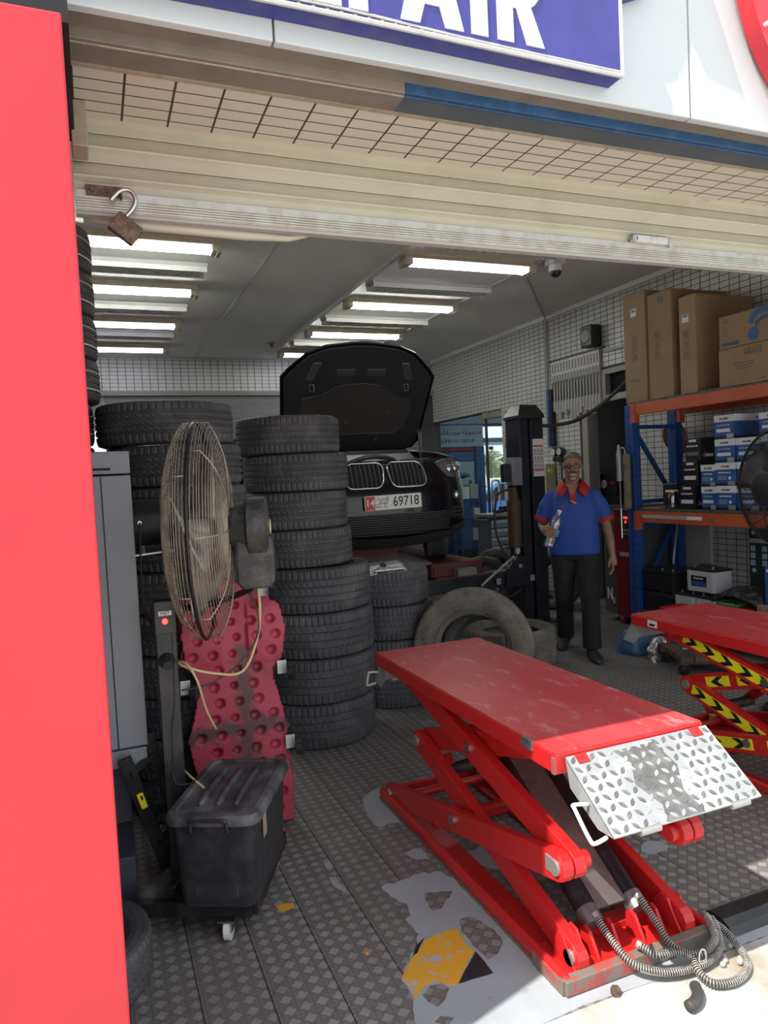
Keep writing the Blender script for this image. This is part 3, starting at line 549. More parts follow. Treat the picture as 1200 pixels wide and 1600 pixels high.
t = E('sprinkler', (2.39, 9.74, ZC), 'small brass sprinkler head on the ceiling', 'sprinkler')
MB().cyl((2.39,9.74,ZC-.02),(2.39,9.74,ZC),.06,n=16).build('plate', pm('brass',(.35,.24,.08),.4,.6), t); MB().cyl((2.39,9.74,ZC-.07),(2.39,9.74,ZC-.02),.022,.03,n=10).build('nozzle', M_['rust'], t)
# ================================================================ TYRES
def tyre_mesh(name, R, ri, w, kind=0, N=240, mat=None):
    rows = [(ri, -w*.34), (ri+.012, -w*.40), (ri+.3*(R-ri), -w*.485), (ri+.5*(R-ri), -w*.5), (ri+.52*(R-ri), -w*.503), (ri+.54*(R-ri), -w*.5), (ri+.75*(R-ri), -w*.49), (R-.024, -w*.492)]
    nt_ = 41; tr = []
    for i in range(nt_):
        t = -1+2*i/(nt_-1); tr.append((R-.009*abs(t)**6, t*w*.465))
    end = [(r, -z) for r, z in reversed(rows)]; inner = [(ri+.012, w*.30), (R-.03, w*.36), (R-.018, 0), (R-.03, -w*.36), (ri+.012, -w*.30)]
    prof = rows+tr+end+inner; k = len(prof); v = []; i0 = len(rows)
    gz = [(-.52, -.17, .17, .52), (-.5, 0., .5), (-.55, -.2, .2, .55)][kind]; nl = [60, 48, 60][kind]; pr = N//nl
    for s in range(N):
        a = 2*PI*s/N; c, sn = math.cos(a), math.sin(a)
        for j, (r, z) in enumerate(prof):
            if i0 <= j < i0+nt_:
                t = z/(w*.465); d = 0
                if any(abs(t-g) < .04 for g in gz): d = .007
                elif abs(t) > max(gz)+.03:
                    if (s+int(2*t)) % pr == 0: d = .006
                else:
                    sh = int(round(t*[15., -4., 11.][kind]*(1 if kind != 2 else (1 if t > 0 else -1))))
                    if kind == 1:
                        if (s+sh) % pr == 0: d = .007
                    elif (s+sh) % pr == 0: d = .0045
                r -= d
            v.append((r*c, r*sn, z+w/2))
    f = []
    for s in range(N):
        a = s*k; b = ((s+1) % N)*k
        f += [(a+j, b+j, b+(j+1) % k, a+(j+1) % k) for j in range(k)]
    return MB().add(v, f).mesh(name, mat or M_['rubber'], smooth=25)
T_SUV = tyre_mesh('tyre', .36, .23, .262, 2); T_CAR = tyre_mesh('tyre', .315, .205, .221, 0); T_B = tyre_mesh('tyre', .31, .21, .23, 0); T_C = tyre_mesh('tyre', .32, .21, .194, 0)
def tyre(me, x, y, z, label, group, tx=0., ty=0., rz=0.):
    o = link('tyre', me, None, label=label, cat='tyre', group=group); o.location = (x, y, z); o.rotation_euler = (tx, ty, rz); return o
ORD = ['bottom', 'second', 'third', 'fourth', 'fifth', 'sixth', 'seventh', 'eighth', 'ninth', 'tenth', 'eleventh', 'twelfth', 'thirteenth', 'fourteenth']
def nth(k, n): return 'bottom tyre' if k == 0 else 'topmost tyre' if k == n-1 else ORD[k]+' tyre from the floor'
offA = [(0, 0), (.012, -.01), (.02, .0), (.014, .005)]
for k in range(4): tyre(T_SUV, 1.21+offA[k][0], 4.28+offA[k][1], .001+k*.2635, nth(k, 8)+' of the central leaning stack beside the red lift', 'tyres in the central stack', rz=k*1.3)
offB = [(1.165, 4.29), (1.15, 4.30), (1.165, 4.295), (1.125, 4.31)]
for k in range(4): tyre(T_CAR, offB[k][0], offB[k][1], 1.058+k*.2225, nth(k+4, 8)+' of the central leaning stack beside the red lift', 'tyres in the central stack', rz=k*.9+.4)
for k in range(4): tyre(T_B, 1.885+.012*(-1)**k-.004*k, 4.68, .001+k*.231, nth(k, 4)+' of the low stack holding the silver foil pack', 'tyres in the low stack', rz=k*2.1)
offC = [.39, .38, .40, .38, .39, .375, .392, .40, .385, .345]
for k in range(10): tyre(T_C, offC[k], 3.68 if k < 9 else 3.64, .001+k*.1955, nth(k, 10)+' of the tall stack behind the wire fan', 'tyres in the tall stack behind the fan', rz=k*1.7)
for k in range(14): tyre(T_C, -.30 if k < 10 else -.262, 3.64, .001+k*.1965, nth(k, 14)+' of the high stack half hidden by the red pillar', 'tyres in the stack by the pillar', rz=k*1.1)
for o in [q for q in bpy.data.objects if q.name.startswith('tyre') and q.location.x < -.2 and q.location.z > 1.7]:
    for zz, mt_ in ((.05, 'paper'), (.13, 'trim_grey')):
        m = MB(); m.lathe([(.3195, zz), (.3225, zz), (.3225, zz+.006), (.3195, zz+.006)], 60, None, closed=True); b_ = m.build('tread_label', M_[mt_]); b_.parent = o
tyre(tyre_mesh('tyre', .355, .24, .30, 1, mat=M_['rubber_dusty']), 3.09, 5.02, .001, 'wide dusty tyre lying flat behind the large upright tyre', None)
tyre(T_C, -.172, 2.42, .001, 'dark tyre lying on the floor against the red pillar foot', None).scale = (.8, .8, .8)
BT = tyre_mesh('tyre', .40, .222, .25, 1, mat=M_['rubber_dusty'])
azb = math.radians(28.6); bx = E('leaning_tyre', (2.30, 4.22, 0), 'large dusty tyre standing on its tread behind the red platform', 'tyre')
Mt = Matrix.Translation((2.30, 4.22, .393)) @ Matrix.Rotation(-azb, 4, 'Z') @ Matrix.Rotation(PI/2-.13, 4, 'X') @ Matrix.Translation((0, 0, -.125))
me = BT; me.transform(Mt); o = link('tyre_casing', me, bx)
def arc_text(s, parent, mat, M, rad, a0, size, zoff):
    n = len(s)
    for i, ch in enumerate(s):
        a = a0-i*size*.85/rad
        q = M.to_3x3() @ Vector((math.cos(a), math.sin(a), 0)); xd = M.to_3x3() @ Vector((math.sin(a), -math.cos(a), 0))
        text(ch, parent, mat, (M @ Vector((rad*math.cos(a), rad*math.sin(a), zoff))), size, xd, q, ext=.002)
dm = pm('tyre_text', (.17,.15,.125), .8)
arc_text('STONE', bx, dm, Mt, .335, PI+.05, .05, .254); arc_text('FORMULA', bx, dm, Mt, .335, .62, .05, .254)
m = MB(); m.lathe([(.252, .2495), (.252, .2535), (.257, .2535), (.257, .2495)], 64, Mt, closed=True); m.build('bead_ring', M_['rubber'], bx)
# ================================================================ LEFT: grey cabinet, mist fan, tank, creeper
cb = E('machine_cabinet', (-.1, 2.95, 0), 'tall plain grey metal machine cabinet beside the red pillar', 'cabinet')
MB().box((-.42, 2.80, .60), (.128, 3.12, 1.612)).build('cabinet_body', M_['cabinet_grey'], cb, bevel=.004)
MB().box((-.42, 2.795, 1.618), (.128, 3.12, 1.70)).build('top_panel', M_['cabinet_grey'], cb, bevel=.004)
MB().box((-.42, 2.795, .53), (.123, 3.12, .595)).build('bottom_panel', M_['cabinet_grey'], cb, bevel=.004)
MB().box((.024, 2.796, .60), (.027, 2.802, 1.61)).build('door_seam', M_['matte_black'], cb)
MB().box((-.1, 2.790, 1.632), (.06, 2.797, 1.640)).build('handle_slot', M_['matte_black'], cb)
m = MB(); m.prism([(2.70, 0), (3.1, 0), (3.1, .53), (2.95, .53), (2.93, .27), (2.74, .22)], lambda a, b, t: (t, a, b), -.40, .06); m.build('pedestal', M_['navy_grey'], cb, bevel=.006)
# dark motor drum on a bracket
dr = E('motor_drum', (.19, 3.05, 1.2), 'black rounded motor drum behind the wire fan', 'motor')
m = MB(); m.lathe([(0, -.10), (.05, -.10), (.085, -.085), (.095, -.06), (.095, .09), (0, .10)], 32, Matrix.Translation((.20, 3.1, 1.42)) @ Matrix.Rotation(PI/2, 4, 'Y')); m.build('drum', M_['black_plastic'], dr, smooth=40)
MB().cyl((.16, 3.0, 1.425), (.16, 2.993, 1.425), .008, n=12).build('button', M_['steel'], dr)
m = MB(); m.bar((.10, 3.05, 1.29), (.34, 3.05, 1.305), .03, .006); m.build('bracket', M_['steel'], dr)
MB().cyl((.17, 3.05, 1.29), (.17, 3.05, 1.33), .008, n=8).build('wing_bolt', M_['steel'], dr)
MB().tube([(.16, 2.99, 1.425), (.155, 2.98, 1.3), (.15, 2.95, 1.15), (.155, 2.9, 1.08), (.19, 2.82, 1.03), (.222, 2.735, 1.02)], .004, 6, radii=[.004,.004,.004,.012,.012,.004]).build('power_cord', M_['cable'], dr, smooth=True)
mf = E('mist_fan', (.24, 2.7, 0), 'black wheeled misting fan with a round wire cage and pole stand', 'fan')
YA = math.radians(-26); TR = Matrix.Translation((.265, 2.62, 0)) @ Matrix.Rotation(YA, 4, 'Z')
def tl(x, y, z): return TR @ Vector((x, y, z))
m = MB(); 
for a, b in (((-.235,-.12),(.225,-.12)), ((.225,-.12),(.225,.36)), ((-.235,.36),(.225,.36)), ((-.06,-.12),(-.06,.36))): m.bar(tl(*a,.105), tl(*b,.105), .035, .05)
m.build('base_frame', M_['black_metal'], mf, bevel=.003)
m = MB(); m.box((-.065,-.1,.128),(.22,.35,.134), TR); m.build('base_plate', M_['black_metal'], mf)
MB().bar(tl(-.16,-.10,.118), tl(-.10,.22,.118), .06, .03).build('crossbar', M_['grey_metal'], mf, bevel=.003)
for cx, cy, nm in ((-.215, -.10, 0), (.14, -.13, 1), (-.2, .33, 2), (.2, .33, 3)):
    c = tl(cx, cy, .04); a = tl(cx+.02, cy, .04)-c
    w = MB(); w.cyl(c-a*.5, c+a*.5, .037, n=24); cw = w.build('caster_wheel', M_['white_plastic'], mf, smooth=40)
    w = MB(); w.cyl(c-a*.55, c+a*.55, .012, n=12); w.build('hub', M_['steel'], cw)
    w = MB(); w.box((cx-.016, cy-.02, .035), (cx-.012, cy+.02, .08), TR); w.box((cx+.012, cy-.02, .035), (cx+.016, cy+.02, .08), TR); w.box((cx-.03, cy-.03, .074), (cx+.03, cy+.03, .08), TR); w.build('caster_fork', M_['steel'], cw)
m = MB(); m.box((.172, 2.69, .13), (.245, 2.75, 1.15)); m.build('pole', M_['black_metal'], mf, bevel=.004)
cpn = MB().box((.172, 2.684, 1.03), (.246, 2.691, 1.148)).build('switch_panel', M_['black_plastic'], mf, bevel=.002)
MB().box((.186, 2.680, 1.098), (.232, 2.685, 1.114)).build('nameplate', M_['white_plastic'], cpn); text('MIST', cpn, M_['ink'], (.209, 2.6795, 1.106), .016)
MB().cyl((.207, 2.685, 1.077), (.207, 2.675, 1.077), .010, n=14).build('red_lamp', M_['led_red'], cpn, smooth=30)
MB().lathe([(0, .035), (.017, .035), (.030, .0), (.030, -.01)], 24, Matrix.Translation((.206, 2.69, .93)) @ Matrix.Rotation(PI/2+.3, 4, 'X')).build('hose_port', M_['black_plastic'], mf, smooth=30)
# fan head
AX = math.radians(-15); ax = Vector((math.cos(AX), math.sin(AX), 0)); fc = Vector((.372, 2.76, 1.39))
HM = Matrix.Translation(fc) @ Matrix.Rotation(AX, 4, 'Z') @ Matrix.Rotation(PI/2, 4, 'Y')     # local z = axis towards the motor
FR = .405
def guard(sgn, depth, mat, nr, nm, nsp):
    m = MB()
    for i in range(nr):
        t = (i+1)/nr; r = .07+(FR-.07)*t; z = sgn*(.042+(depth-.042)*(1-max(0, (t-.25)/.75)**2.6))
        m.tube([HM @ Vector((r*math.cos(2*PI*k/48), r*math.sin(2*PI*k/48), z)) for k in range(48)], .0013, 4, closed=True)
    for k in range(nsp):
        a = 2*PI*k/nsp; pts = []
        for i in range(9):
            t = i/8; r = .06+(FR-.06)*t; pts.append(HM @ Vector((r*math.cos(a), r*math.sin(a), sgn*(.042+(depth-.039)*(1-max(0, (t-.25)/.75)**2.6)))))
        pts.append(HM @ Vector((FR*math.cos(a), FR*math.sin(a), 0)))
        m.tube(pts, .0028, 5)
    for q in (.012, .024, .034): m.tube([HM @ Vector((FR*math.cos(2*PI*k/48), FR*math.sin(2*PI*k/48), sgn*q)) for k in range(48)], .0013, 4, closed=True)
    return m.build(nm, mat, mf, smooth=True, kind='stuff')
guard(-1, .115, M_['wire'], 27, 'front_guard', 6); guard(1, .10, M_['wire'], 22, 'rear_guard', 8)
m = MB(); m.tube([HM @ Vector((FR*math.cos(2*PI*k/64), FR*math.sin(2*PI*k/64), 0)) for k in range(64)], .0065, 8, closed=True); m.build('rim_ring', M_['wire_black'], mf, smooth=True)
m = MB(); m.cyl(HM @ Vector((0,0,-.05)), HM @ Vector((0,0,.03)), .045, n=20); m.build('hub', M_['fan_blade'], mf, smooth=30)
for b in range(3):
    m = MB(); a0 = b*2*PI/3+.5
    def bl(u, v):
        r = .04+.31*u; a = a0+(v-.5)*(.9+.25*u)*(1-.25*u); return HM @ Vector((r*math.cos(a), r*math.sin(a), (v-.5)*.11-.01))
    m.grid(bl, 10, 8); o = m.build('blade', M_['fan_blade'], mf, smooth=True); s_ = o.modifiers.new('s', 'SOLIDIFY'); s_.thickness = .004
m = MB(); m.lathe([(0, .10), (.075, .10), (.085, .12), (.095, .16), (.118, .17), (.118, .235), (.10, .245), (.095, .24), (.095, .20), (0, .20)], 40, HM); mo = m.build('motor_housing', M_['motor_black'], mf, smooth=35)
m = MB(); m.lathe([(0, .25), (.04, .25), (.05, .235), (.055, .20)], 24, HM); m.build('motor_cap', M_['motor_black'], mf, smooth=35)
for k in range(36):
    a = 2*PI*k/36; m = MB(); m.bar(HM @ Vector((.05*math.cos(a), .05*math.sin(a), .215)), HM @ Vector((.092*math.cos(a), .092*math.sin(a), .235)), .004, .008); m.build('cooling_fin', M_['motor_black'], mo)
m = MB(); m.lathe([(0, .254), (.028, .254), (.028, .25)], 20, HM); m.build('badge', pm('badge', (.7,.66,.5), .4, col2=(.6,.45,.05), ns=60), mf)
m = MB(); bx0 = HM @ Vector((0,0,.19))
m.loft([[ (bx0+ax*(s*.075)+Vector((ax.y,-ax.x,0))*(q*.075)+Vector((0,0,z))) for s, q in ((-w,-1),(w,-1),(w,1),(-w,1))] for z, w in ((-.03,.9),(-.12,1.),(-.2,.95),(-.225,.7))]); m.build('motor_bracket', M_['motor_black'], mf, bevel=.012)
p_ = bx0+Vector((0,0,-.22)); m = MB(); m.tube([(.208,2.73,1.11),(.26,2.84,1.09),(.42,2.90,1.09),tuple(p_+Vector((-.02,.06,-.02))),tuple(p_+Vector((0,.02,.03)))], .013, 10); m.build('support_arm', M_['black_metal'], mf, smooth=True)
MB().tube([tuple(p_), (p_.x,p_.y-.02,p_.z-.09), (p_.x-.02,p_.y-.03,p_.z-.2), (.47,2.66,.86), (.36,2.66,.87), (.27,2.66,.905), (.245,2.68,.92)], .0055, 8).build('water_tube', M_['yellow_tube'], mf, smooth=True)
MB().tube([(.245,2.68,.925), (.27,2.64,.92), (.30,2.62,.86), (.33,2.66,.74), (.37,2.72,.64)], .0045, 8).build('water_tube', M_['yellow_tube'], mf, smooth=True)
MB().tube([(.52,2.72,1.15), (.545,2.68,1.06), (.53,2.67,.97), (.45,2.67,.88), (.35,2.67,.83), (.25,2.69,.815)], .003, 6).build('power_cord', M_['cable'], mf, smooth=True)
MB().tube([(.232,2.688,1.1),(.226,2.683,.8),(.21,2.68,.68),(.206,2.684,.55)], .0025, 6).build('power_cord', M_['cable'], mf, smooth=True)
MB().tube([(.2,2.688,.52),(.21,2.65,.49),(.25,2.63,.49),(.27,2.6,.51)], .003, 6).build('power_cord', M_['cable'], mf, smooth=True)
MB().tube([(.24,2.70,.52),(.262,2.66,.50),(.30,2.60,.474)], .004, 6).build('water_tube', M_['yellow_tube'], mf, smooth=True)
# water tank with lid
TK = Matrix.Translation((.395, 2.60, .136)) @ Matrix.Rotation(math.radians(-27), 4, 'Z')
wt = E('water_tank', (.395, 2.60, .136), 'dusty black plastic lidded storage box on the fan trolley', 'storage box')
def rrect(hx, hy, r, z, n=5):
    o = []
    for cx, cy, a0 in ((hx-r, hy-r, 0), (-hx+r, hy-r, PI/2), (-hx+r, -hy+r, PI), (hx-r, -hy+r, 1.5*PI)):
        o += [Vector((cx+r*math.cos(a0+PI/2*i/n), cy+r*math.sin(a0+PI/2*i/n), z)) for i in range(n+1)]
    return o
m = MB(); m.loft([[TK @ p for p in rrect(hx, hy, .035, z)] for hx, hy, z in ((.125,.205,0),(.132,.215,.02),(.145,.232,.30),(.149,.236,.31))]); m.build('tank_body', M_['tank_black'], wt, smooth=40)
m = MB(); m.box((-.075,-.219,.03),(.075,-.2,.27), TK); m.build('front_panel', M_['tank_black'], wt, bevel=.004)
m = MB(); m.loft([[TK @ p for p in rrect(hx, hy, r, z)] for hx, hy, r, z in ((.158,.246,.045,.295),(.164,.252,.048,.30),(.164,.252,.048,.318),(.155,.243,.045,.332),(.135,.223,.035,.335),(.128,.216,.03,.327),(.0,.0,.0,.327))], cap=False); lid = m.build('lid', M_['lid_black'], wt, smooth=40)
for x in (-.062, 0, .062):
    m = MB(); m.tube([TK @ Vector((x, -.16+.32*i/8, .329+.006*math.sin(PI*i/8))) for i in range(9)], .012, 8, radii=[.008]+[.013]*7+[.008]); m.build('lid_rib', M_['lid_black'], lid, smooth=True)
m = MB(); m.tube([TK @ Vector(p) for p in ((-.062,-.236,.275),(-.062,-.256,.285),(-.06,-.262,.315),(-.05,-.266,.325),(.05,-.266,.325),(.06,-.262,.315),(.062,-.256,.285),(.062,-.236,.275))], .006, 8); m.build('clip_handle', M_['black_plastic'], wt, smooth=True)
m = MB(); m.box((.1465,-.13,.20),(.1485,-.09,.28), TK); m.build('label_scrap', M_['cream_trim'], wt)
# folded black frame leaning under the cabinet
t = E('folded_stand', (.13, 2.85, 0), 'black folded metal stand with a yellow label leaning under the cabinet', 'stand')
A = Vector((.04, 2.75, .58)); B = Vector((.185, 2.83, .06))
m = MB(); m.bar(A, B, .05, .02); m.build('rail', M_['black_metal'], t, bevel=.003); m = MB(); m.bar(A+Vector((.09,.06,.06)), B+Vector((.06,.05,.06)), .04, .02); m.build('rail', M_['black_metal'], t, bevel=.003)
for k in range(5):
    p = A.lerp(B, .12+.19*k); m = MB(); m.bar(p+Vector((0,-.012,0)), p+Vector((.09,.055,.04)), .02, .018); m.build('clamp', M_['black_plastic'], t)
p = A.lerp(B, .33); m = MB(); m.bar(p+Vector((-.003,-.018,.03)), p+Vector((.013,-.012,-.03)), .022, .004, (0,-1,.1)); m.build('yellow_label', M_['yellow_sign'], t)
# red creeper board
cr = E('creeper_board', (.54, 3.3, 0), 'grimy pink plastic mechanic creeper standing upright with recessed dimples', 'creeper')
out = [(a_*1.16, b_) for a_, b_ in [(-.19,0),(.20,0),(.205,.18),(.185,.32),(.19,.44),(.16,.60),(.145,.66),(.15,.70),(.185,.74),(.20,.88),(.185,.98),(.12,1.05),(.06,1.10),(-.06,1.10),(-.12,1.05),(-.185,.98),(-.20,.88),(-.185,.74),(-.15,.70),(-.145,.62),(-.165,.5),(-.19,.42),(-.17,.3),(-.15,.22),(-.17,.12)]]
def inside(x, y):
    c = False; n = len(out); j = n-1
    for i in range(n):
        xi, yi = out[i]; xj, yj = out[j]
        if (yi > y) != (yj > y) and x < (xj-xi)*(y-yi)/(yj-yi)+xi: c = not c
        j = i
    return c
dim = []
for r_ in range(15):
    z = .06+r_*.072
    for c_ in range(5):
        x = -.175+c_*.0875+(.012 if r_ % 2 else -.01)
        if inside(x+.03, z) and inside(x-.03, z): dim.append((x, z, .022 if c_ != 2 else .017, .022 if (r_*5+c_) % 3 else .03))
nx, nz = 80, 200; LN = math.radians(5)
m = MB(); idx = {}
def cpt(i, j):
    x = -.245+.49*i/nx; z = 1.12*j/nz; d = 0
    for a, b, r_, dp in dim:
        q = math.hypot(x-a, z-b)
        if q < r_: d = dp*(1-(q/r_)**6); break
    hump = .022*math.sin(PI*min(1, max(0, (z-.72)/.3))) if abs(x) > .06 else 0
    return Vector((x, d-hump, z))
CM = Matrix.Translation((.525, 3.17, .02)) @ Matrix.Rotation(-.02, 4, 'Z') @ Matrix.Rotation(.02, 4, 'Y') @ Matrix.Rotation(-LN, 4, 'X')
vv = []; ff = []
for i in range(nx):
    for j in range(nz):
        if inside(-.245+.49*(i+.5)/nx, 1.12*(j+.5)/nz):
            q = []
            for a, b in ((i,j),(i+1,j),(i+1,j+1),(i,j+1)):
                if (a, b) not in idx: idx[(a, b)] = len(vv); vv.append(CM @ cpt(a, b))
                q.append(idx[(a, b)])
            ff.append(tuple(q))
m.add(vv, ff); o = m.build('board', M_['creeper'], cr, smooth=True); s_ = o.modifiers.new('s', 'SOLIDIFY'); s_.thickness = .04; s_.offset = -1 if False else 1
for q, (x, z) in enumerate(((.215, .70), (-.215, .66), (.235, .36), (.15, 1.06))):
    c = CM @ Vector((x, -.05, z)); m = MB(); m.cyl(c+Vector((.012,-.03,-.015)), c+Vector((.034,-.042,-.015)), .034, n=20); w = m.build('caster', M_['black_plastic'], cr, smooth=35)
    m = MB(); m.box((x-.03,-.034,z-.03),(x+.012,-.028,z+.03), CM); m.build('caster_plate', M_['silver_rough'], w)
# ================================================================ SCISSOR LIFTS
def scissor(loc, label, decals):
    L = EL('scissor_lift', loc, label, 'scissor lift'); RD = M_['lift_red']; Wd = .59
    def mir(x, s): return x if s == 0 else Wd-x
    # base frame
    for s in (0, 1):
        m = MB(); xa, xb = sorted((mir(0, s), mir(.028, s))); m.box((xa, 0, .012), (xb, 1.48, .058)); fr_ = m.build('base_rail', RD, L, bevel=.012, seg=3)
        xa, xb = sorted((mir(.028, s), mir(.125, s))); m = MB(); m.box((xa, .02, .004), (xb, 1.46, .018)); m.build('base_track', RD, L)
        m = MB(); xa, xb = sorted((mir(.0005, s), mir(.012, s))); m.box((xa-.0008, 0, .001), (xb, 1.48, .013)); m.build('worn_edge', M_['lift_worn'], L)
    MB().box((.02, 1.452, .01), (Wd-.02, 1.48, .055)).build('rear_crossbar', RD, L, bevel=.004)
    MB().cyl((.03, 1.36, .045), (Wd-.03, 1.36, .045), .02, n=14).build('slide_bar', RD, L, smooth=30)
    MB().box((.10, 1.06, .006), (Wd-.10, 1.10, .028)).build('floor_strap', RD, L)
    MB().box((0, -.012, .004), (Wd, .022, .05)).build('front_plate', M_['lift_worn'], L, bevel=.003)
    MB().box((.03, .022, .004), (Wd-.03, .20, .03)).build('front_bed', RD, L, bevel=.003)
    MB().box((.12, .15, .03), (Wd-.12, .215, .05)).build('front_step', RD, L, bevel=.003)
    MB().box((-.006, .0, .0), (.012, .16, .045)).build('rail_end', M_['lift_worn'], L)
    def arm(p0, p1, x0, x1, h, nm, curl=0, s=0):
        m = MB(); d = Vector((0, p1[0]-p0[0], p1[1]-p0[1])); Ln = d.length; d.normalize(); n = Vector((0, -d.z, d.y)); hh = h/2; poly = []
        for c, a0 in ((0, PI/2), (Ln, -PI/2)):
            for i in range(7):
                a = a0+PI*i/6; poly.append((c+hh*math.cos(a), hh*math.sin(a)))
        o = Vector((0, p0[0], p0[1])); m.prism(poly, lambda a, b, t: o+d*a+n*b+Vector((t, 0, 0)), x0, x1); ob = m.build(nm, RD, L, bevel=.003)
        for q in (p0, p1):
            xo = x0 if s == 0 else x1; sg = -1 if s == 0 else 1
            m = MB(); m.cyl((xo, q[0], q[1]), (xo+sg*.008, q[0], q[1]), .024, n=20); m.build('pin_head', M_['silver_rough'], ob, smooth=30)
        return ob, o, d, n, Ln
    BR, BF, FM, RM, PR, PF = (1.40, .055), (.06, .065), (.055, .36), (1.15, .385), (1.24, .655), (.22, .655)
    for s in (0, 1):
        arms = {}
        for nm, p0, p1, a, b in (('lower_outer_arm', BR, FM, .022, .060), ('lower_inner_arm', BF, RM, .066, .106), ('upper_outer_arm', FM, PR, .066, .106), ('upper_inner_arm', RM, PF, .112, .15)):
            x0, x1 = sorted((mir(a, s), mir(b, s))); arms[nm] = (arm(p0, p1, x0, x1, .088, nm, s=s), x0)
        ob = arms['lower_outer_arm'][0][0]
        for q, x_ in (((.73, .213), .022), ((.66, .514), .066)):
            xo = mir(x_, s); sg = -1 if s == 0 else 1; m = MB(); m.cyl((xo, q[0], q[1]), (xo+sg*.010, q[0], q[1]), .021, n=20); m.build('pivot_bolt', M_['steel'], ob, smooth=30)
        xo = mir(.022, s); sg = -1 if s == 0 else 1
        MB().box((xo, .05, .335), (xo+sg*.006, .10, .385)).build('keeper_plate', M_['silver_rough'], ob, bevel=.004)
        MB().box((min(xo, xo-sg*.06), 1.385, .03), (max(xo, xo-sg*.06), 1.43, .07)).build('slide_block', M_['yellow_tube'], L, bevel=.006)
        # curled front foot
        fy = [(.0, .02), (.055, .02), (.05, .06), (.075, .09), (.10, .135), (.075, .15), (.045, .12), (.02, .07)]
        x0, x1 = sorted((mir(.058, s), mir(.066, s))); m = MB(); m.prism([(.0,.02),(.14,.02),(.13,.09),(.11,.125),(.085,.12),(.06,.085),(.035,.05)], lambda a, b, t: (t, a, b), x0, x1); m.build('front_lug', RD, L, bevel=.003)
        x0, x1 = sorted((mir(.108, s), mir(.118, s))); m = MB(); m.prism([(.0,.02),(.16,.02),(.15,.09),(.12,.13),(.085,.125),(.06,.085),(.035,.05)], lambda a, b, t: (t, a, b), x0, x1); m.build('front_lug', RD, L, bevel=.003)
        if decals and s == 0:
            for nm, (t0s) in (('lower_outer_arm', ((.30, .52), (.58, .92))), ('lower_inner_arm', ((.16, .55), (.56, .96))), ('upper_outer_arm', ((.10, .40), (.46, .93))), ('upper_inner_arm', ((.10, .26), (.31, .56)))):
                (ob2, o, d, n, Ln), x0 = arms[nm]
                for t0, t1 in t0s:
                    m = MB(); m.prism([(Ln*t0, -.026), (Ln*t1, -.026), (Ln*t1, .026), (Ln*t0, .026)], lambda a, b, t: o+d*a+n*b+Vector((t, 0, 0)), x0-.002, x0); st = m.build('warning_strip', M_['yellow_sign'], ob2)
                    k = max(1, int((t1-t0)*Ln/.105))
                    for i in range(k):
                        c = Ln*t0+(i+.5)*(t1-t0)*Ln/k; dr_ = -1
                        if nm == 'lower_outer_arm': dr_ = 1
                        ch = [(c+dr_*.042, 0), (c-dr_*.004, .0245), (c-dr_*.042, .0245), (c+dr_*.0, 0), (c-dr_*.042, -.0245), (c-dr_*.004, -.0245)]
                        m = MB(); m.prism(ch, lambda a, b, t: o+d*a+n*b+Vector((t, 0, 0)), x0-.004, x0-.002); m.build('chevron', M_['ink'], st)
    for y, z, a, b, r in ((.055, .36, .066, .135, .027), (.055, .36, Wd-.135, Wd-.066, .027), (1.15, .385, .106, Wd-.106, .024), (.70, .505, .15, Wd-.15, .018), (.75, .22, .106, Wd-.106, .02)):
        MB().cyl((a, y, z), (b, y, z), r, n=16).build('cross_tube', RD, L, smooth=30)
    MB().bar((.155, 1.0, .34), (.155, 1.10, .25), .03, .05).build('tie_plate', RD, L, bevel=.004); MB().bar((Wd-.155, 1.0, .34), (Wd-.155, 1.10, .25), .03, .05).build('tie_plate', RD, L, bevel=.004)
    MB().cyl((.16, 1.06, .265), (Wd-.16, 1.06, .265), .026, n=16).build('torsion_roller', M_['motor_black'], L, smooth=30)
    # hydraulic cylinders and cover plate
    for x in (.205, .385):
        cy = MB(); cy.cyl((x, .125, .095), (x, .66, .43), .034, n=20); c = cy.build('hydraulic_cylinder', M_['black_metal'], L, smooth=30)
        m = MB(); m.cyl((x, .12, .092), (x, .165, .12), .037, n=20); m.build('gland', M_['grey_metal'], c, smooth=30); m = MB(); m.cyl((x, .66, .43), (x, .80, .52), .018, n=12); m.build('piston_rod', M_['steel'], c, smooth=30)
        for dx in (-.045, .04):
            m = MB(); m.prism([(.045,.03),(.135,.03),(.135,.09),(.115,.108),(.09,.10)], lambda a, b, t: (t, a, b), x+dx, x+dx+.012); cl = m.build('clevis', RD, L, bevel=.003)
    m = MB(); m.prism([(.145,.118),(.80,.53),(.797,.536),(.14,.126)], lambda a, b, t: (t, a, b), .238, .352); m.build('cover_plate', M_['grey_metal'], L)
    # platform
    pf = MB().box((.022, .035, .648), (Wd+.008, 1.505, .71)).build('platform', RD, L, bevel=.006)
    MB().box((.026, .04, .7095), (Wd+.004, 1.50, .7125)).build('deck_sheet', M_['lift_top'], pf)
    MB().box((.018, .15, .682), (.03, .21, .7132)).build('worn_patch', M_['plate_bare'], pf); MB().box((.018, .036, .65), (.05, .05, .70)).build('worn_patch', M_['lift_worn'], pf)
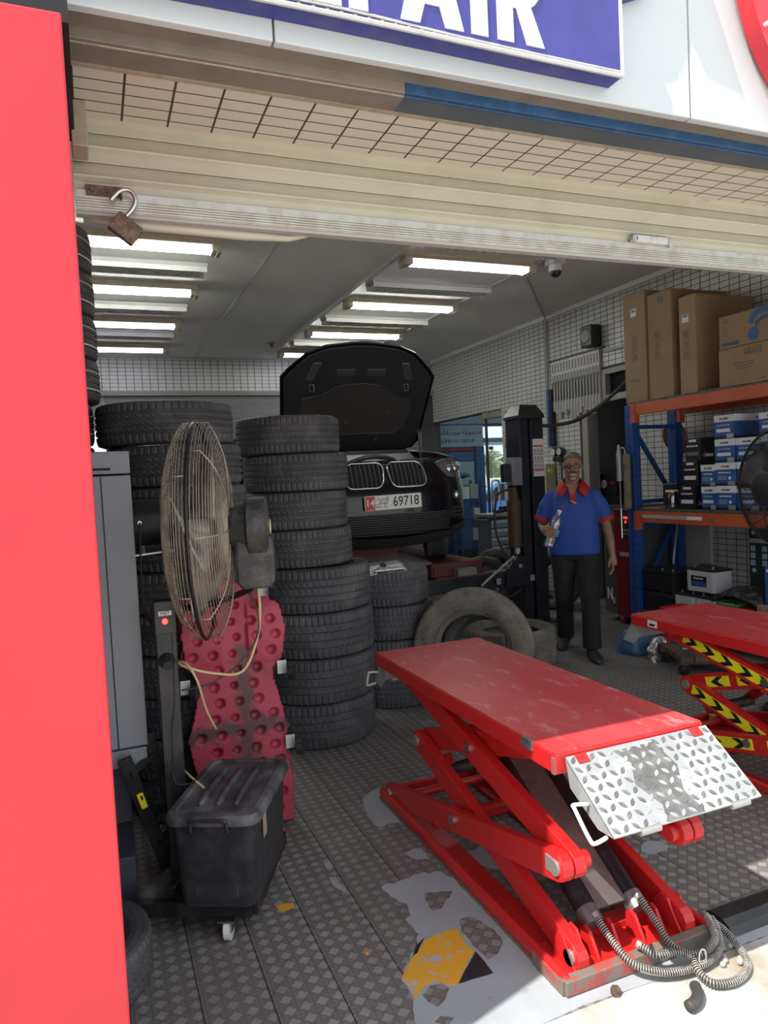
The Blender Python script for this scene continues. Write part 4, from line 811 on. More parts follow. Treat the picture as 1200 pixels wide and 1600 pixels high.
    # ramps
    def ramp(y0, z0, y1, z1, nm, mat, mat2, ck=.06):
        d = Vector((0, y1-y0, z1-z0)); Ln = d.length; d.normalize(); n = Vector((0, -d.z, d.y)); n = n if n.z > 0 else -n
        x0, x1 = .055, Wd+.012; o = Vector((0, y0, z0)); P_ = lambda a, b, c: Vector((a, 0, 0))+o+d*b+n*c
        m = MB(); m.box((x0, 0, -.006), (x1, Ln, 0)); m.v = [tuple(P_(*v)) for v in m.v]; rp = m.build(nm, mat, L)
        lug = MB(); bare = MB()
        if mat2:
            nxl, nyl = 16, 8
            for i in range(nxl):
                for j in range(nyl):
                    cx = x0+(i+.5)*(x1-x0)/nxl; cy = (j+.5)*Ln/nyl; a = .8 if (i+j) % 2 else -.8; c, s = math.cos(a), math.sin(a); tgt = bare if .33 < (cx-x0)/(x1-x0)+.10*math.sin(j*1.1+1) < .62 else lug
                    q = [(u*c-v*s, u*s+v*c) for u, v in ((-.0155, 0), (-.006, .0062), (.006, .0062), (.0155, 0), (.006, -.0062), (-.006, -.0062))]
                    b0 = [P_(cx+u, cy+v, 0) for u, v in q]; t0 = [P_(cx+u*.75, cy+v*.75, .003) for u, v in q]; tgt.loft([b0, t0])
            lug.build('tread_lug', M_['plate_bare'], rp, kind='stuff'); bare.build('painted_tread_lug', mat, rp, kind='stuff')
            m = MB(); pts = [(x0+(x1-x0)*.30,.015),(x0+(x1-x0)*.36,Ln*.25),(x0+(x1-x0)*.30,Ln*.5),(x0+(x1-x0)*.38,Ln*.8),(x0+(x1-x0)*.34,Ln*.99),(x0+(x1-x0)*.60,Ln*.99),(x0+(x1-x0)*.56,Ln*.7),(x0+(x1-x0)*.63,Ln*.4),(x0+(x1-x0)*.58,.015)]
            m.prism(pts, lambda a, b, t: P_(a, b, t), .0001, .0006); m.build('worn_strip', M_['plate_bare'], rp)
        for xx in (x0, x1-.006):
            m = MB(); m.prism([(0, -.004), (Ln, -.004), (Ln*.8, -.75*ck), (Ln*.25, -ck)], lambda a, b, t: P_(t, a, b), xx, xx+.006); m.build('ramp_cheek', mat, rp)
        if nm == 'rear_ramp' and decals: return
        sg = 1; m = MB(); hx = x0-.002; m.tube([P_(hx, Ln*.55, -.02), P_(hx-.045, Ln*.52, -.02), P_(hx-.05, Ln*.58, -.02), P_(hx-.05, Ln*.9, -.03), P_(hx-.04, Ln*.95, -.03), P_(hx, Ln*.93, -.025)], .006, 8); m.build('lift_handle', M_['sign_white'], rp, smooth=True)
        for xx in (x0+.09, x1-.12):
            m = MB(); m.cyl(P_(xx, Ln, -.008), P_(xx+.07, Ln, -.008), .011, n=12); m.build('ramp_roller', M_['silver_rough'], rp, smooth=30)
        for xx in (x0+.03, x1-.075):
            m = MB(); m.box((xx, .0, .001), (xx+.04, .03, .004)); m.v = [tuple(P_(*v)) for v in m.v]; m.build('hinge_tab', RD, rp)
    ramp(.028, .70, -.18, .548, 'front_ramp', M_['plate_white'], True)
    ramp(1.508, .70, 1.615, .54, 'rear_ramp', M_['plate_white'], False, .10)
    if decals:
        m = MB(); m.box((.019, 1.30, .662), (.0215, 1.37, .70)); d_ = m.build('warning_sticker', M_['paper'], pf); m = MB(); m.box((.0175, 1.315, .67), (.019, 1.355, .682)); m.build('pictogram', M_['ink'], d_)
    return L
scissor((1.19, 1.72, 0), 'red scissor car lift in front with a white chequer plate ramp', False)
scissor((2.775, 1.745, 0), 'red scissor car lift at the right edge with yellow chevron strips', True)
# hoses at the foot of the first lift
def spiral_hose(pts, label, r=.011):
    P = [Vector(p) for p in pts]; c = []
    for i in range(len(P)-1):
        p0 = P[max(i-1, 0)]; p1 = P[i]; p2 = P[i+1]; p3 = P[min(i+2, len(P)-1)]
        for k in range(24):
            t = k/24; c.append(.5*((2*p1)+(-p0+p2)*t+(2*p0-5*p1+4*p2-p3)*t*t+(-p0+3*p1-3*p2+p3)*t**3))
    t_ = E('hydraulic_hose', c[0], label, 'hose', 'steel wrapped hoses at the lift foot')
    m = MB(); m.tube(c, r*.8, 8); m.build('hose_core', M_['cable'], t_, smooth=True)
    d = [];L_ = [0]
    for a, b in zip(c, c[1:]): L_.append(L_[-1]+(b-a).length)
    N = int(L_[-1]/.0011); j = 0; sp = []
    for i in range(N):
        s = L_[-1]*i/N
        while j < len(c)-2 and L_[j+1] < s: j += 1
        q = c[j].lerp(c[j+1], (s-L_[j])/max(1e-6, L_[j+1]-L_[j])); dd = (c[j+1]-c[j]).normalized(); x = dd.cross(Vector((0,0,1))).normalized(); y = dd.cross(x); a = s/.0075*2*PI
        sp.append(q+(x*math.cos(a)+y*math.sin(a))*r)
    m = MB(); m.tube(sp, .0018, 4); m.build('spiral_wrap', M_['hose_steel'], t_, smooth=True)
    m = MB(); m.cyl(c[0], c[6], r*1.15, n=10); m.build('fitting', M_['silver_rough'], t_, smooth=30)
spiral_hose([(1.395,1.84,.13),(1.40,1.76,.085),(1.42,1.69,.05),(1.50,1.64,.03),(1.62,1.625,.025),(1.72,1.65,.03),(1.775,1.71,.045),(1.80,1.76,.05)], 'steel wrapped hose from the left cylinder of the front lift')
spiral_hose([(1.575,1.845,.14),(1.575,1.77,.10),(1.575,1.70,.06),(1.60,1.66,.05),(1.65,1.64,.05),(1.72,1.665,.055),(1.76,1.72,.06),(1.79,1.77,.055)], 'steel wrapped hose from the right cylinder of the front lift')
spiral_hose([(1.47,1.73,.075),(1.50,1.68,.06),(1.56,1.665,.06),(1.60,1.645,.045),(1.585,1.60,.03),(1.60,1.555,.02),(1.67,1.54,.016),(1.75,1.57,.016),(1.795,1.64,.018),(1.81,1.72,.03),(1.80,1.77,.04)], 'steel wrapped hose looping farthest forward over the sunlit floor')
o = MB().tube([(1.545,1.575,.016),(1.525,1.545,.018),(1.495,1.525,.018),(1.465,1.52,.017)], .0165, 14).build('rubber_sleeve', M_['cable'], smooth=True); tag(o, 'loose dark hose sleeve end lying on the sunlit floor', 'hose')
o = MB().tube([(1.63+.014*math.cos(a), 1.628, .045+.025*math.sin(a)) for a in [2*PI*k/12 for k in range(12)]], .0025, 5, closed=True).build('cable_tie', M_['white_plastic'], smooth=True); tag(o, 'white cable tie binding the steel hoses', 'cable tie')
m = MB(); m.prism([(1.70,0),(1.83,0),(1.815,.028),(1.79,.042),(1.74,.042),(1.715,.028)], lambda a, b, t: (t, a, b), 1.835, 2.75); o = m.build('hose_cover', M_['black_plastic'], smooth=20); tag(o, 'black rubber hose cover strip between the two lifts', 'cable cover')
m = MB(); m.cyl((1.33,1.665,.001),(1.33,1.665,.02),.015,n=6); o = m.build('anchor_bolt', M_['rust']); tag(o, 'rusty anchor bolt in front of the lift base', 'bolt')
rr = random.Random(3)
for k in range(7):
    x, y = 1.70+k*.018, 1.60+rr.random()*.07; s = .006+rr.random()*.008; m = MB(); m.ell((x, y, s*.8), (s, s*.8, s*.8), 7, 5); o = m.build('stone_chip', M_['concrete']); tag(o, 'small pale stone chip on the sunlit floor beside the hoses, '+['leftmost','second','third','fourth','fifth','sixth','seventh'][k]+' of seven', 'stone', 'stone chips by the hoses')
# ================================================================ CAR on the four-post lift
CX, CY, CZ = 2.36, 5.72, .735           # car centre line, nose, wheel contact
car = E('car', (CX, CY+2, CZ), 'glossy black car with its bonnet open, facing out on the four-post lift', 'car')
def yf(x, z):
    a = abs(x)/.91; y = .36*a**4+.10*a**2
    if z > .60: y += .16*((z-.60)/.42)**2
    if z < .36: y += .22*((.36-z)/.16)**1.5*.6
    if .36 <= z < .5 : y -= .02*math.sin(PI*(z-.36)/.14)
    return y
def S(x, z, off=0.):
    e = .004; n = Vector((-(yf(x+e, z)-yf(x-e, z))/(2*e), 1, -(yf(x, z+e)-yf(x, z-e))/(2*e))).normalized()
    p = Vector((x, yf(x, z), z))-n*off
    return Vector((CX+p.x, CY+p.y, CZ+p.z))
def zlow(x): return .20+.13*(abs(x)/.91)**2
def ztop(x): return .958+.03*min(1, (abs(x)/.6)**2)-.04*max(0, (abs(x)-.7)/.21)**2
m = MB(); m.grid(lambda u, v: S(-.91+1.82*u, zlow(-.91+1.82*u)+(ztop(-.91+1.82*u)-zlow(-.91+1.82*u))*v), 60, 30); o = m.build('front_bumper', M_['car_black'], car, smooth=True); s_ = o.modifiers.new('s', 'SOLIDIFY'); s_.thickness = .02; s_.offset = -1
# wings and sides
def side_z(y):      # top line of wing / waist
    return 1.0+.10*min(1, max(0, (y-.5)/.8))
for sx in (-1, 1):
    poly = [(.58, .40), (.60, .95)]+[(y, side_z(y)) for y in (.8, 1.0, 1.2, 1.4, 2.0, 3.0)]+[(4.3, 1.08), (4.38, .6), (4.3, .3)]
    def arch(c):
        return [(c+.37*math.cos(a), .33+.37*math.sin(a)) for a in [i*PI/12 for i in range(0, 13)] if .33+.37*math.sin(a) >= .30]
    poly += [(3.95, .28)]+arch(3.53)+[(3.1, .26), (1.3, .26)]+arch(.87)
    m = MB(); m.prism(poly, lambda a, b, t: (CX+t, CY+a, CZ+b), sx*.86, sx*.91); m.build('side_panel', M_['car_black'], car, bevel=.02)
    m = MB(); m.grid(lambda u, v: Vector((CX+sx*(.91-.19*v), CY+.48+1.0*u-.16*v*(1-u), CZ+.955+.005*u+.145*u**.7+.035*math.sin(PI*.5*v)*(1-.6*u))), 16, 8); o = m.build('wing', M_['car_black'], car, smooth=True); s_ = o.modifiers.new('s', 'SOLIDIFY'); s_.thickness = .015
# cabin
rings = []
for y, hw0, z0, hw1, z1 in ((1.38, .80, 1.08, .72, 1.10), (2.05, .82, 1.08, .60, 1.56), (2.6, .83, 1.08, .60, 1.60), (3.6, .82, 1.08, .58, 1.56), (4.25, .78, 1.05, .60, 1.15)):
    rings.append([Vector((CX+a, CY+y, CZ+b)) for a, b in ((-hw0, z0), (-hw1, z1-.03), (-hw1*.8, z1), (hw1*.8, z1), (hw1, z1-.03), (hw0, z0))])
MB().loft(rings).build('cabin', M_['car_black'], car, bevel=.02)
m = MB(); m.grid(lambda u, v: Vector((CX+(-.70+1.40*u)*(1-.16*v), CY+1.33+.60*v-.05*math.sin(PI*u), CZ+1.075+.45*v+.012)), 12, 6); m.build('windscreen', M_['windscreen'], car, smooth=True)
m = MB(); m.grid(lambda u, v: Vector((CX+(-.80+1.60*u), CY+1.12+.24*v-.06*math.sin(PI*u), CZ+.99+.10*v)), 12, 3); m.build('cowl', M_['car_plastic'], car, smooth=True)
# engine bay
MB().box((CX-.72, CY+.25, CZ+.55), (CX+.72, CY+1.2, CZ+.84)).build('engine_bay', M_['matte_black'], car)
MB().box((CX-.34, CY+.42, CZ+.84), (CX+.20, CY+.95, CZ+.985)).build('engine_cover', M_['car_plastic'], car, bevel=.03)
MB().box((CX-.62, CY+.24, CZ+.84), (CX+.62, CY+.34, CZ+.94)).build('slam_panel', M_['car_plastic'], car, bevel=.015)
MB().tube([(CX-.25,CY+.5,CZ+.96),(CX-.05,CY+.42,CZ+1.02),(CX+.15,CY+.45,CZ+1.01),(CX+.30,CY+.55,CZ+.96)], .022, 8).build('intake_hose', M_['car_trim'], car, smooth=True)
MB().box((CX+.38, CY+.5, CZ+.84), (CX+.60, CY+.75, CZ+.995)).build('fuse_box', M_['car_trim'], car, bevel=.01)
# bonnet, raised: seen from its underside
HB = Vector((CX, CY+1.13, CZ+1.16)); ang = math.radians(56); hu = Vector((0, -math.cos(ang), math.sin(ang))); hn = Vector((0, -math.sin(ang), -math.cos(ang)))
half = [(0, -.04), (.55, -.04), (.66, -.02), (.715, .06), (.735, .30), (.765, .78), (.70, .86), (.53, 1.02), (.36, 1.09), (.12, 1.12), (0, 1.125)]
outl = half+[(-a, b) for a, b in reversed(half[1:-1])]
hp = lambda a, b, t: HB+Vector((a, 0, 0))+hu*b+hn*t
m = MB(); m.prism(outl, hp, 0, .022); bo = m.build('bonnet', M_['car_black'], car, bevel=.01)
inn = [(a*.955, .02+b*.955) for a, b in outl]; m = MB(); m.prism(inn, hp, .022, .034); m.build('bonnet_liner', M_['hood_under'], bo, bevel=.006)
padh = [(0, .17), (.42, .17), (.52, .26), (.56, .42), (.55, .56), (.36, .60), (.24, .68), (.12, .71), (0, .715)]; pad = padh+[(-a, b) for a, b in reversed(padh[1:-1])]
m = MB(); m.prism(pad, hp, .034, .046); m.build('insulation_pad', M_['hood_pad'], bo, bevel=.008)
m = MB(); m.tube([hp(a, b, .044) for a, b in pad], .008, 6, closed=True); m.build('pad_edge', M_['hood_under'], bo, smooth=True)
for sx in (-1, 1):
    m = MB(); m.box((-.04, -.09, 0), (.04, .09, .02)); m.v = [tuple(hp(sx*(.46+v[0]+.35*v[1]*-1), .84+v[1], .03+v[2])) for v in m.v]; m.build('stiffening_rib', M_['car_trim'], bo, bevel=.01)
    m = MB(); m.tube([hp(sx*.47+d, .64+e, .045) for d, e in ((-.02,.07),(-.005,0),(.035,0),(.02,.07))], .004, 5, closed=True); m.build('striker', M_['silver'], bo, smooth=True)
    m = MB(); m.box((-.09, -.035, 0), (.09, .035, .012)); m.v = [tuple(hp(sx*.15+v[0], .83+v[1], .03+v[2])) for v in m.v]; m.build('recess_panel', M_['car_trim'], bo, bevel=.006)
for a, b in ((-.1, .3), (.33, .42), (.24, .1), (-.3, .1)):
    m = MB(); m.lathe([(0,.004),(.012,.006),(.016,0)], 14, Matrix.Translation(hp(a, b, .047)) @ hn.to_track_quat('Z','Y').to_matrix().to_4x4()); m.build('clip', M_['car_trim'], bo)
for sx in (-1, 1): MB().cyl((CX+sx*.70, CY+.98, CZ+1.0), hp(sx*.69, .20, .03), .011, n=10).build('gas_strut', M_['car_trim'], car, smooth=30)
def fan_patch(poly, off, nr=6):
    cx_ = sum(a for a, b in poly)/len(poly); cz_ = sum(b for a, b in poly)/len(poly); m = MB(); n = len(poly); v = [S(cx_, cz_, off)]; f = []
    for k in range(1, nr+1): v += [S(cx_+(a-cx_)*k/nr, cz_+(b-cz_)*k/nr, off if k < nr else off-.008) for a, b in poly]
    f += [(0, 1+i, 1+(i+1) % n) for i in range(n)]
    for k in range(nr-1): f += [(1+k*n+i, 1+k*n+(i+1) % n, 1+(k+1)*n+(i+1) % n, 1+(k+1)*n+i) for i in range(n)]
    return m.add(v, f)
def dense(poly, k=4): return [(p[0]+(q[0]-p[0])*i/k, p[1]+(q[1]-p[1])*i/k) for p, q in zip(poly, poly[1:]+poly[:1]) for i in range(k)]
# kidney grilles
def rr(cx, cz, hx, hz, r, n=5, sk=0):
    o = []
    for ax_, az_, a0 in ((hx-r, hz-r, 0), (-hx+r, hz-r, PI/2), (-hx+r, -hz+r, PI), (hx-r, -hz+r, 1.5*PI)):
        for i in range(n+1):
            a = a0+PI/2*i/n; o.append((cx+ax_+r*math.cos(a)+sk*(az_+r*math.sin(a)), cz+az_+r*math.sin(a)))
    return o
for sx in (-1, 1):
    k = rr(sx*.195, .845, .17, .108, .07, sk=-.12*sx)
    g = fan_patch(k, .008); gr_ = g.build('grille', M_['matte_black'], car)
    m = MB(); m.tube([S(a, b, .012) for a, b in k], .0085, 8, closed=True); m.build('chrome_ring', M_['chrome'], gr_, smooth=True)
    for i in range(8):
        x = sx*(.06+i*.041); m = MB(); m.tube([S(x-.0*sx, .75+.19*j/6, .012) for j in range(7)], .0065, 6); m.build('grille_slat', M_['car_trim'], gr_, smooth=True)
# headlights, fogs, intakes
for sx in (-1, 1):
    hl = [(.50,.945),(.62,.97),(.74,.978),(.83,.96),(.87,.90),(.862,.815),(.76,.80),(.62,.81),(.56,.87)]
    g = fan_patch(dense([(sx*a, b) for a, b in hl]), .012); h_ = g.build('headlight', M_['lamp_lens'], car, smooth=30)
    for a, b, r in ((.655,.865,.040),(.75,.87,.038),(.815,.875,.024)):
        m = MB(); c = S(sx*a, b+.01, .016); m.ell(c, (r, .012, r), 16, 8); m.build('lamp', M_['lamp_chrome'], h_, smooth=True)
    m = MB(); m.tube([S(sx*a, b, .018) for a, b in ((.52,.938),(.62,.96),(.74,.967),(.83,.95))], .007, 6); m.build('light_strip', M_['silver'], h_, smooth=True)
    c = S(sx*.70, .64, .006); m = MB(); m.cyl(c, c+Vector((sx*.008, -.014, 0)), .042, n=24); fg = m.build('fog_lamp', M_['car_trim'], car, smooth=30); m = MB(); m.ell(c+Vector((sx*.009, -.016, 0)), (.034, .008, .034), 16, 8); m.build('fog_lens', M_['lamp_chrome'], fg, smooth=True)
    g = fan_patch(dense([(sx*a, b) for a, b in ((.63,.53),(.83,.56),(.85,.47),(.80,.41),(.66,.43))]), .008); it = g.build('side_intake', M_['matte_black'], car)
    for j in range(3): m = MB(); m.tube([S(sx*(.66+.17*i/5), .45+j*.035, .012) for i in range(6)], .005, 6); m.build('intake_bar', M_['car_trim'], it, smooth=True)
lo = [(-.56,.335),(.56,.335),(.63,.40),(.56,.50),(.40,.52),(-.40,.52),(-.56,.50),(-.63,.40)]
g = MB()
g.grid(lambda u, v: S(-.6+1.2*u, .345+.165*v, .005), 30, 4); it = g.build('lower_intake', M_['matte_black'], car)
for j in range(9): m = MB(); m.tube([S(-.56+1.12*i/24, .355+j*.018, .012) for i in range(25)], .0045, 6); m.build('intake_bar', M_['car_trim'], it, smooth=True)
m = MB(); m.tube([S(-.66+1.32*i/24, .335-.0*i, .006) for i in range(25)], .012, 6); m.build('intake_lip', M_['car_black'], car, smooth=True)
m = MB(); m.grid(lambda u, v: S(-.86+1.72*u, zlow(-.86+1.72*u)+.01+.09*v, .008), 40, 3); m.build('lower_valance', M_['car_plastic'], car, smooth=True)
# number plate, tilted a touch
PM = Matrix.Translation((CX+.025, CY-.035, CZ+.615)) @ Matrix.Rotation(math.radians(-1), 4, 'Y') @ Matrix.Rotation(math.radians(0), 4, 'Z')
pxd = PM.to_3x3() @ Vector((1,0,0)); pud = PM.to_3x3() @ Vector((0,0,1))
m = MB(); m.box((-.26,-.006,-.063),(.26,.004,.063), PM); np_ = m.build('number_plate', M_['plate_face'], car, bevel=.004)
m = MB(); m.box((-.255,-.008,-.058),(-.17,-.006,.058), PM); m.build('red_field', M_['plate_red'], np_)
text('14', np_, M_['plate_face'], PM @ Vector((-.212,-.0085,0)), .085, pxd, pud, off=.01); text('69718', np_, M_['ink'], PM @ Vector((.115,-.0065,0)), .118, pxd, pud, off=.008, sx=.82)
text(AR2, np_, M_['ink'], PM @ Vector((-.11,-.0065,.034)), .045, pxd, pud); text(AR3, np_, M_['ink'], PM @ Vector((-.11,-.0065,.002)), .045, pxd, pud); text('U.A.E  A.D', np_, M_['ink'], PM @ Vector((-.11,-.0065,-.036)), .024, pxd, pud)
# wheels
wt_me = tyre_mesh('tread', .33, .22, .225, 0)
for sx, y, st in ((1, .87, -.30), (-1, .87, -.30), (1, 3.53, 0), (-1, 3.53, 0)):
    c = Vector((CX+sx*.77, CY+y, CZ+.33)); Mw = Matrix.Translation(c) @ Matrix.Rotation(st, 4, 'Z') @ Matrix.Rotation(PI/2, 4, 'Y') @ Matrix.Translation((0, 0, -.1125))
    me = wt_me.copy(); me.transform(Mw); w = link('wheel', me, car); m = MB(); m.lathe([(0,.17),(.06,.175),(.19,.15),(.215,.19),(.222,.20),(.222,.03),(.2,.02),(.19,.10),(0,.10)], 32, Mw); m.build('rim', M_['car_trim'], w, smooth=35)
car.rotation_euler = (0, 0, math.radians(-3.5)); car.location = (CX+.122, CY+2, CZ)
# ================================================================ FOUR-POST LIFT
lf = E('four_post_lift', (2.75, 8, 0), 'navy four-post car lift carrying the black car', 'car lift'); PN = M_['post_navy']
def post(x0, x1, y0, y1, z1, det):
    m = MB(); w = .012; m.box((x0, y0, 0), (x1, y0+w, z1)) if False else None
    poly = [(x0,y0),(x0+.10,y0),(x0+.10,y0+.06),(x0+.13,y0+.06),(x0+.13,y0),(x1,y0),(x1,y1),(x0,y1)]
    m = MB(); m.prism(poly, lambda a, b, t: (a, b, t), .012, z1); p = m.build('post', PN, lf, bevel=.004)
    MB().box((x0-.08, y0-.06, 0), (x1+.08, y1+.06, .012)).build('foot_plate', PN, p)
    cx, cy = (x0+x1)/2, (y0+y1)/2; hx, hy = (x1-x0)/2+.015, (y1-y0)/2+.015
    m = MB(); m.loft([[Vector((cx+a*s*hx, cy+b*s*hy, z)) for a, b in ((-1,-1),(1,-1),(1,1),(-1,1))] for s, z in ((1, z1), (1, z1+.03), (.62, z1+.14))]); m.build('post_cap', M_['black_plastic'], p, bevel=.004)
    return p
p1 = post(3.985, 4.265, 6.16, 6.42, 2.09, True); post(1.06, 1.34, 6.16, 6.42, 1.82, False); post(3.985, 4.265, 10.2, 10.46, 2.09, False); post(1.06, 1.34, 10.2, 10.46, 2.09, False)
st = MB().box((4.135, 6.155, 1.50), (4.262, 6.16, 1.88)).build('safety_sticker', M_['paper'], p1)
for k in range(3):
    z = 1.60+k*.075; MB().box((4.138, 6.152, z-.03), (4.258, 6.155, z-.022)).build('print_line', M_['ink_grey'], st)
    for j in range(3): MB().box((4.142+j*.04, 6.152, z-.012), (4.172+j*.04, 6.155, z+.03)).build('pictogram', M_['trim_grey'], st)
MB().box((4.14, 6.152, 1.80), (4.255, 6.155, 1.815)).build('print_line', M_['plate_red'], st); MB().box((4.14, 6.152, 1.555), (4.255, 6.155, 1.567)).build('print_line', M_['plate_red'], st)
MB().box((1.10, 6.12, .42), (4.06, 6.30, .575)).build('crossbeam', PN, lf, bevel=.006)
m = MB(); m.prism([(3.72,.42),(4.02,.42),(4.02,.72),(3.86,.72),(3.74,.6)], lambda a, b, t: (a, t, b), 6.08, 6.118); m.build('gusset', PN, lf, bevel=.004)
for x in (3.60, 3.99): MB().box((x, 6.07, .46), (x+.05, 6.08, .52)).build('steel_lug', M_['silver_rough'], lf, bevel=.003)
MB().cyl((3.88, 6.078, .62), (3.88, 6.07, .62), .022, n=14).build('bolt_head', M_['silver_rough'], lf)
MB().bar((3.42, 6.06, .47), (3.80, 6.05, .73), .02, .008, (0,1,0)).build('lock_lever', M_['silver_rough'], lf)
MB().box((1.10, 10.2, .42), (4.06, 10.38, .575)).build('crossbeam', PN, lf, bevel=.006)
for x0, x1 in ((2.86, 3.40), (1.32, 1.86)):
    r_ = MB().box((x0, 6.0, .60), (x1, 10.4, .732)).build('runway', M_['runway_red'], lf, bevel=.006)
    MB().box((x0+.0, 5.90, .598), (x1+.02, 6.02, .612)).build('end_flap', M_['runway_red'], r_)
    for x in (x0+.02, x1-.10): MB().box((x, 5.985, .615), (x+.08, 6.0, .70)).build('end_socket', M_['runway_red'], r_, bevel=.004)
# power unit on the post
MB().cyl((3.90, 6.18, .80), (3.90, 6.18, 1.27), .07, n=24).build('oil_tank', M_['tank_brown'], lf, smooth=30); MB().cyl((3.90, 6.18, 1.27), (3.90, 6.18, 1.40), .055, .03, n=20).build('tank_neck', M_['tank_brown'], lf, smooth=30)
MB().box((3.86, 6.12, 1.42), (3.98, 6.24, 1.70)).build('pump_motor', M_['cabinet_grey'], lf, bevel=.01); MB().box((3.77, 6.13, 1.46), (3.845, 6.2, 1.64)).build('control_box', M_['black_plastic'], lf, bevel=.006)
MB().ell((3.90, 6.15, .765), (.03, .03, .04)).build('tank_cap', M_['white_plastic'], lf, smooth=True)
MB().tube([(3.86,6.15,1.38),(3.72,6.15,1.36),(3.66,6.15,1.2),(3.66,6.14,.95),(3.74,6.12,.75),(3.84,6.1,.66)], .012, 8).build('hydraulic_line', M_['cable'], lf, smooth=True)
MB().tube([(3.5,6.2,.42),(3.55,6.2,.33),(3.7,6.2,.28),(3.9,6.2,.33),(3.98,6.2,.40)], .014, 8).build('air_line', M_['cable'], lf, smooth=True)
o = MB().box((3.08, 5.88, .612), (3.28, 5.98, .68)).build('rubber_block', M_['mat_grey'], bevel=.006); tag(o, 'black ribbed rubber block on the end of the red runway', 'block')
mt = MB(); mt.grid(lambda u, v: Vector((2.20+.70*u, 6.05+.85*v, .737+.15*math.sin(PI*(.04+.92*u))**.8*(1-math.exp(-v*5))+.006*math.sin(u*40))), 20, 12)
o = mt.build('rubber_mat', M_['mat_grey'], smooth=True); s_ = o.modifiers.new('s', 'SOLIDIFY'); s_.thickness = .012; tag(o, 'grey ribbed rubber mat draped between the runways under the car', 'mat')
jk = E('jack_beam', (2.1, 6.4, .7), 'red sliding jack beam between the lift runways', 'jack')
MB().box((1.87, 6.2, .80), (2.62, 6.34, .92)).build('beam', M_['runway_red'], jk, bevel=.006); m = MB(); m.prism([(1.88,.735),(2.10,.735),(2.30,.84),(2.12,.90),(1.95,.86)], lambda a, b, t: (a, t, b), 6.12, 6.18); m.build('jack_arm', M_['runway_red'], jk, bevel=.004); MB().cyl((2.08,6.12,.85),(2.08,6.105,.85),.014,n=12).build('pin', M_['white_plastic'], jk)
MB().box((1.87,6.2,.732),(1.95,6.34,.80)).build('slide_foot', M_['runway_red'], jk); MB().box((2.54,6.2,.732),(2.62,6.34,.80)).build('slide_foot', M_['runway_red'], jk)
# silver foil pack on the low tyre stack
fp = E('foil_pack', (1.80, 4.50, .93), 'crumpled silver foil pack lying on the low tyre stack', 'package'); rr_ = random.Random(5)
FM_ = Matrix.Translation((1.795, 4.52, .945)) @ Matrix.Rotation(.10, 4, 'Z') @ Matrix.Rotation(.35, 4, 'X')
m = MB(); m.grid(lambda u, v: FM_ @ Vector((-.155+.31*u, -.09+.18*v, .008*rr_.random()+.012*math.sin(PI*v))), 16, 10); o = m.build('foil_sheet', M_['foil'], fp, smooth=True); s_ = o.modifiers.new('s', 'SOLIDIFY'); s_.thickness = .006
MB().tube([FM_ @ Vector((-.11+.22*i/6, -.075, .02+.003*(i % 2))) for i in range(7)], .016, 8).build('foil_roll', M_['foil'], fp, smooth=True); m = MB(); m.box((-.02,-.01,.018),(.015,.03,.024), FM_); m.build('print_mark', M_['ink'], fp)
# ================================================================ PALLET RACK
rk = E('storage_rack', (4.95, 4.2, 0), 'blue and orange pallet rack along the tiled wall', 'rack'); BL, OR = M_['rack_blue'], M_['rack_orange']
for yp in (5.30, 2.60):
    for x in (4.655, 5.165):
        m = MB(); m.prism([(x,yp),(x+.085,yp),(x+.085,yp+.028),(x+.055,yp+.028),(x+.055,yp+.07),(x+.085,yp+.07),(x+.085,yp+.10),(x,yp+.10)], lambda a, b, t: (a, b, t), 0, 2.12); p = m.build('upright', BL, rk, bevel=.002)
        if yp > 5:
            h = MB()
            for k in range(28): h.box((x+.018, yp-.0008, .12+k*.07), (x+.028, yp, .135+k*.07)); h.box((x-.0008, yp+.045, .12+k*.07), (x, yp+.055, .135+k*.07))
            h.build('slot', M_['matte_black'], p, kind='stuff')
        MB().box((x-.02, yp-.02, 0), (x+.105, yp+.12, .008)).build('foot', BL, p)
    for z in (.3, .98, 1.20, 1.90): MB().box((4.74, yp+.03, z), (5.165, yp+.065, z+.035)).build('frame_strut', BL, rk)
    for za, zb in ((1.86, 1.24), (1.0, .34)): MB().bar((4.74, yp+.05, za if za > 1.5 else zb), (5.165, yp+.05, zb if za > 1.5 else za), .03, .035).build('frame_brace', BL, rk)
for x in (4.645, 5.185):
    for z, h in ((2.02, .10), (1.035, .10), (.10, .09)):
        b = MB().box((x, 2.70, z), (x+.05, 5.30, z+h)).build('shelf_beam', OR, rk, bevel=.003)
        MB().box((x-.008, 5.245, z-.07), (x+.05, 5.305, z+h)).build('beam_end_plate', OR, b, bevel=.002)
lb = MB().box((4.640, 4.50, 1.075), (4.645, 5.19, 1.108)).build('label_holder', M_['trim_grey'], rk); MB().box((4.638, 4.50, 1.077), (4.640, 4.66, 1.106)).build('label', M_['paper'], lb); MB().box((4.640, 4.36, 1.065), (4.645, 4.43, 1.10)).build('stencil', M_['lift_worn'], rk)
for z, n in ((2.121, 6), (1.136, 6), (.191, 6)):
    for k in range(n): MB().box((4.66, 2.70+k*.4342, z), (5.22, 2.70+(k+1)*.4342-.006, z+.022)).build('shelf_board', M_['shelf_board'], rk)
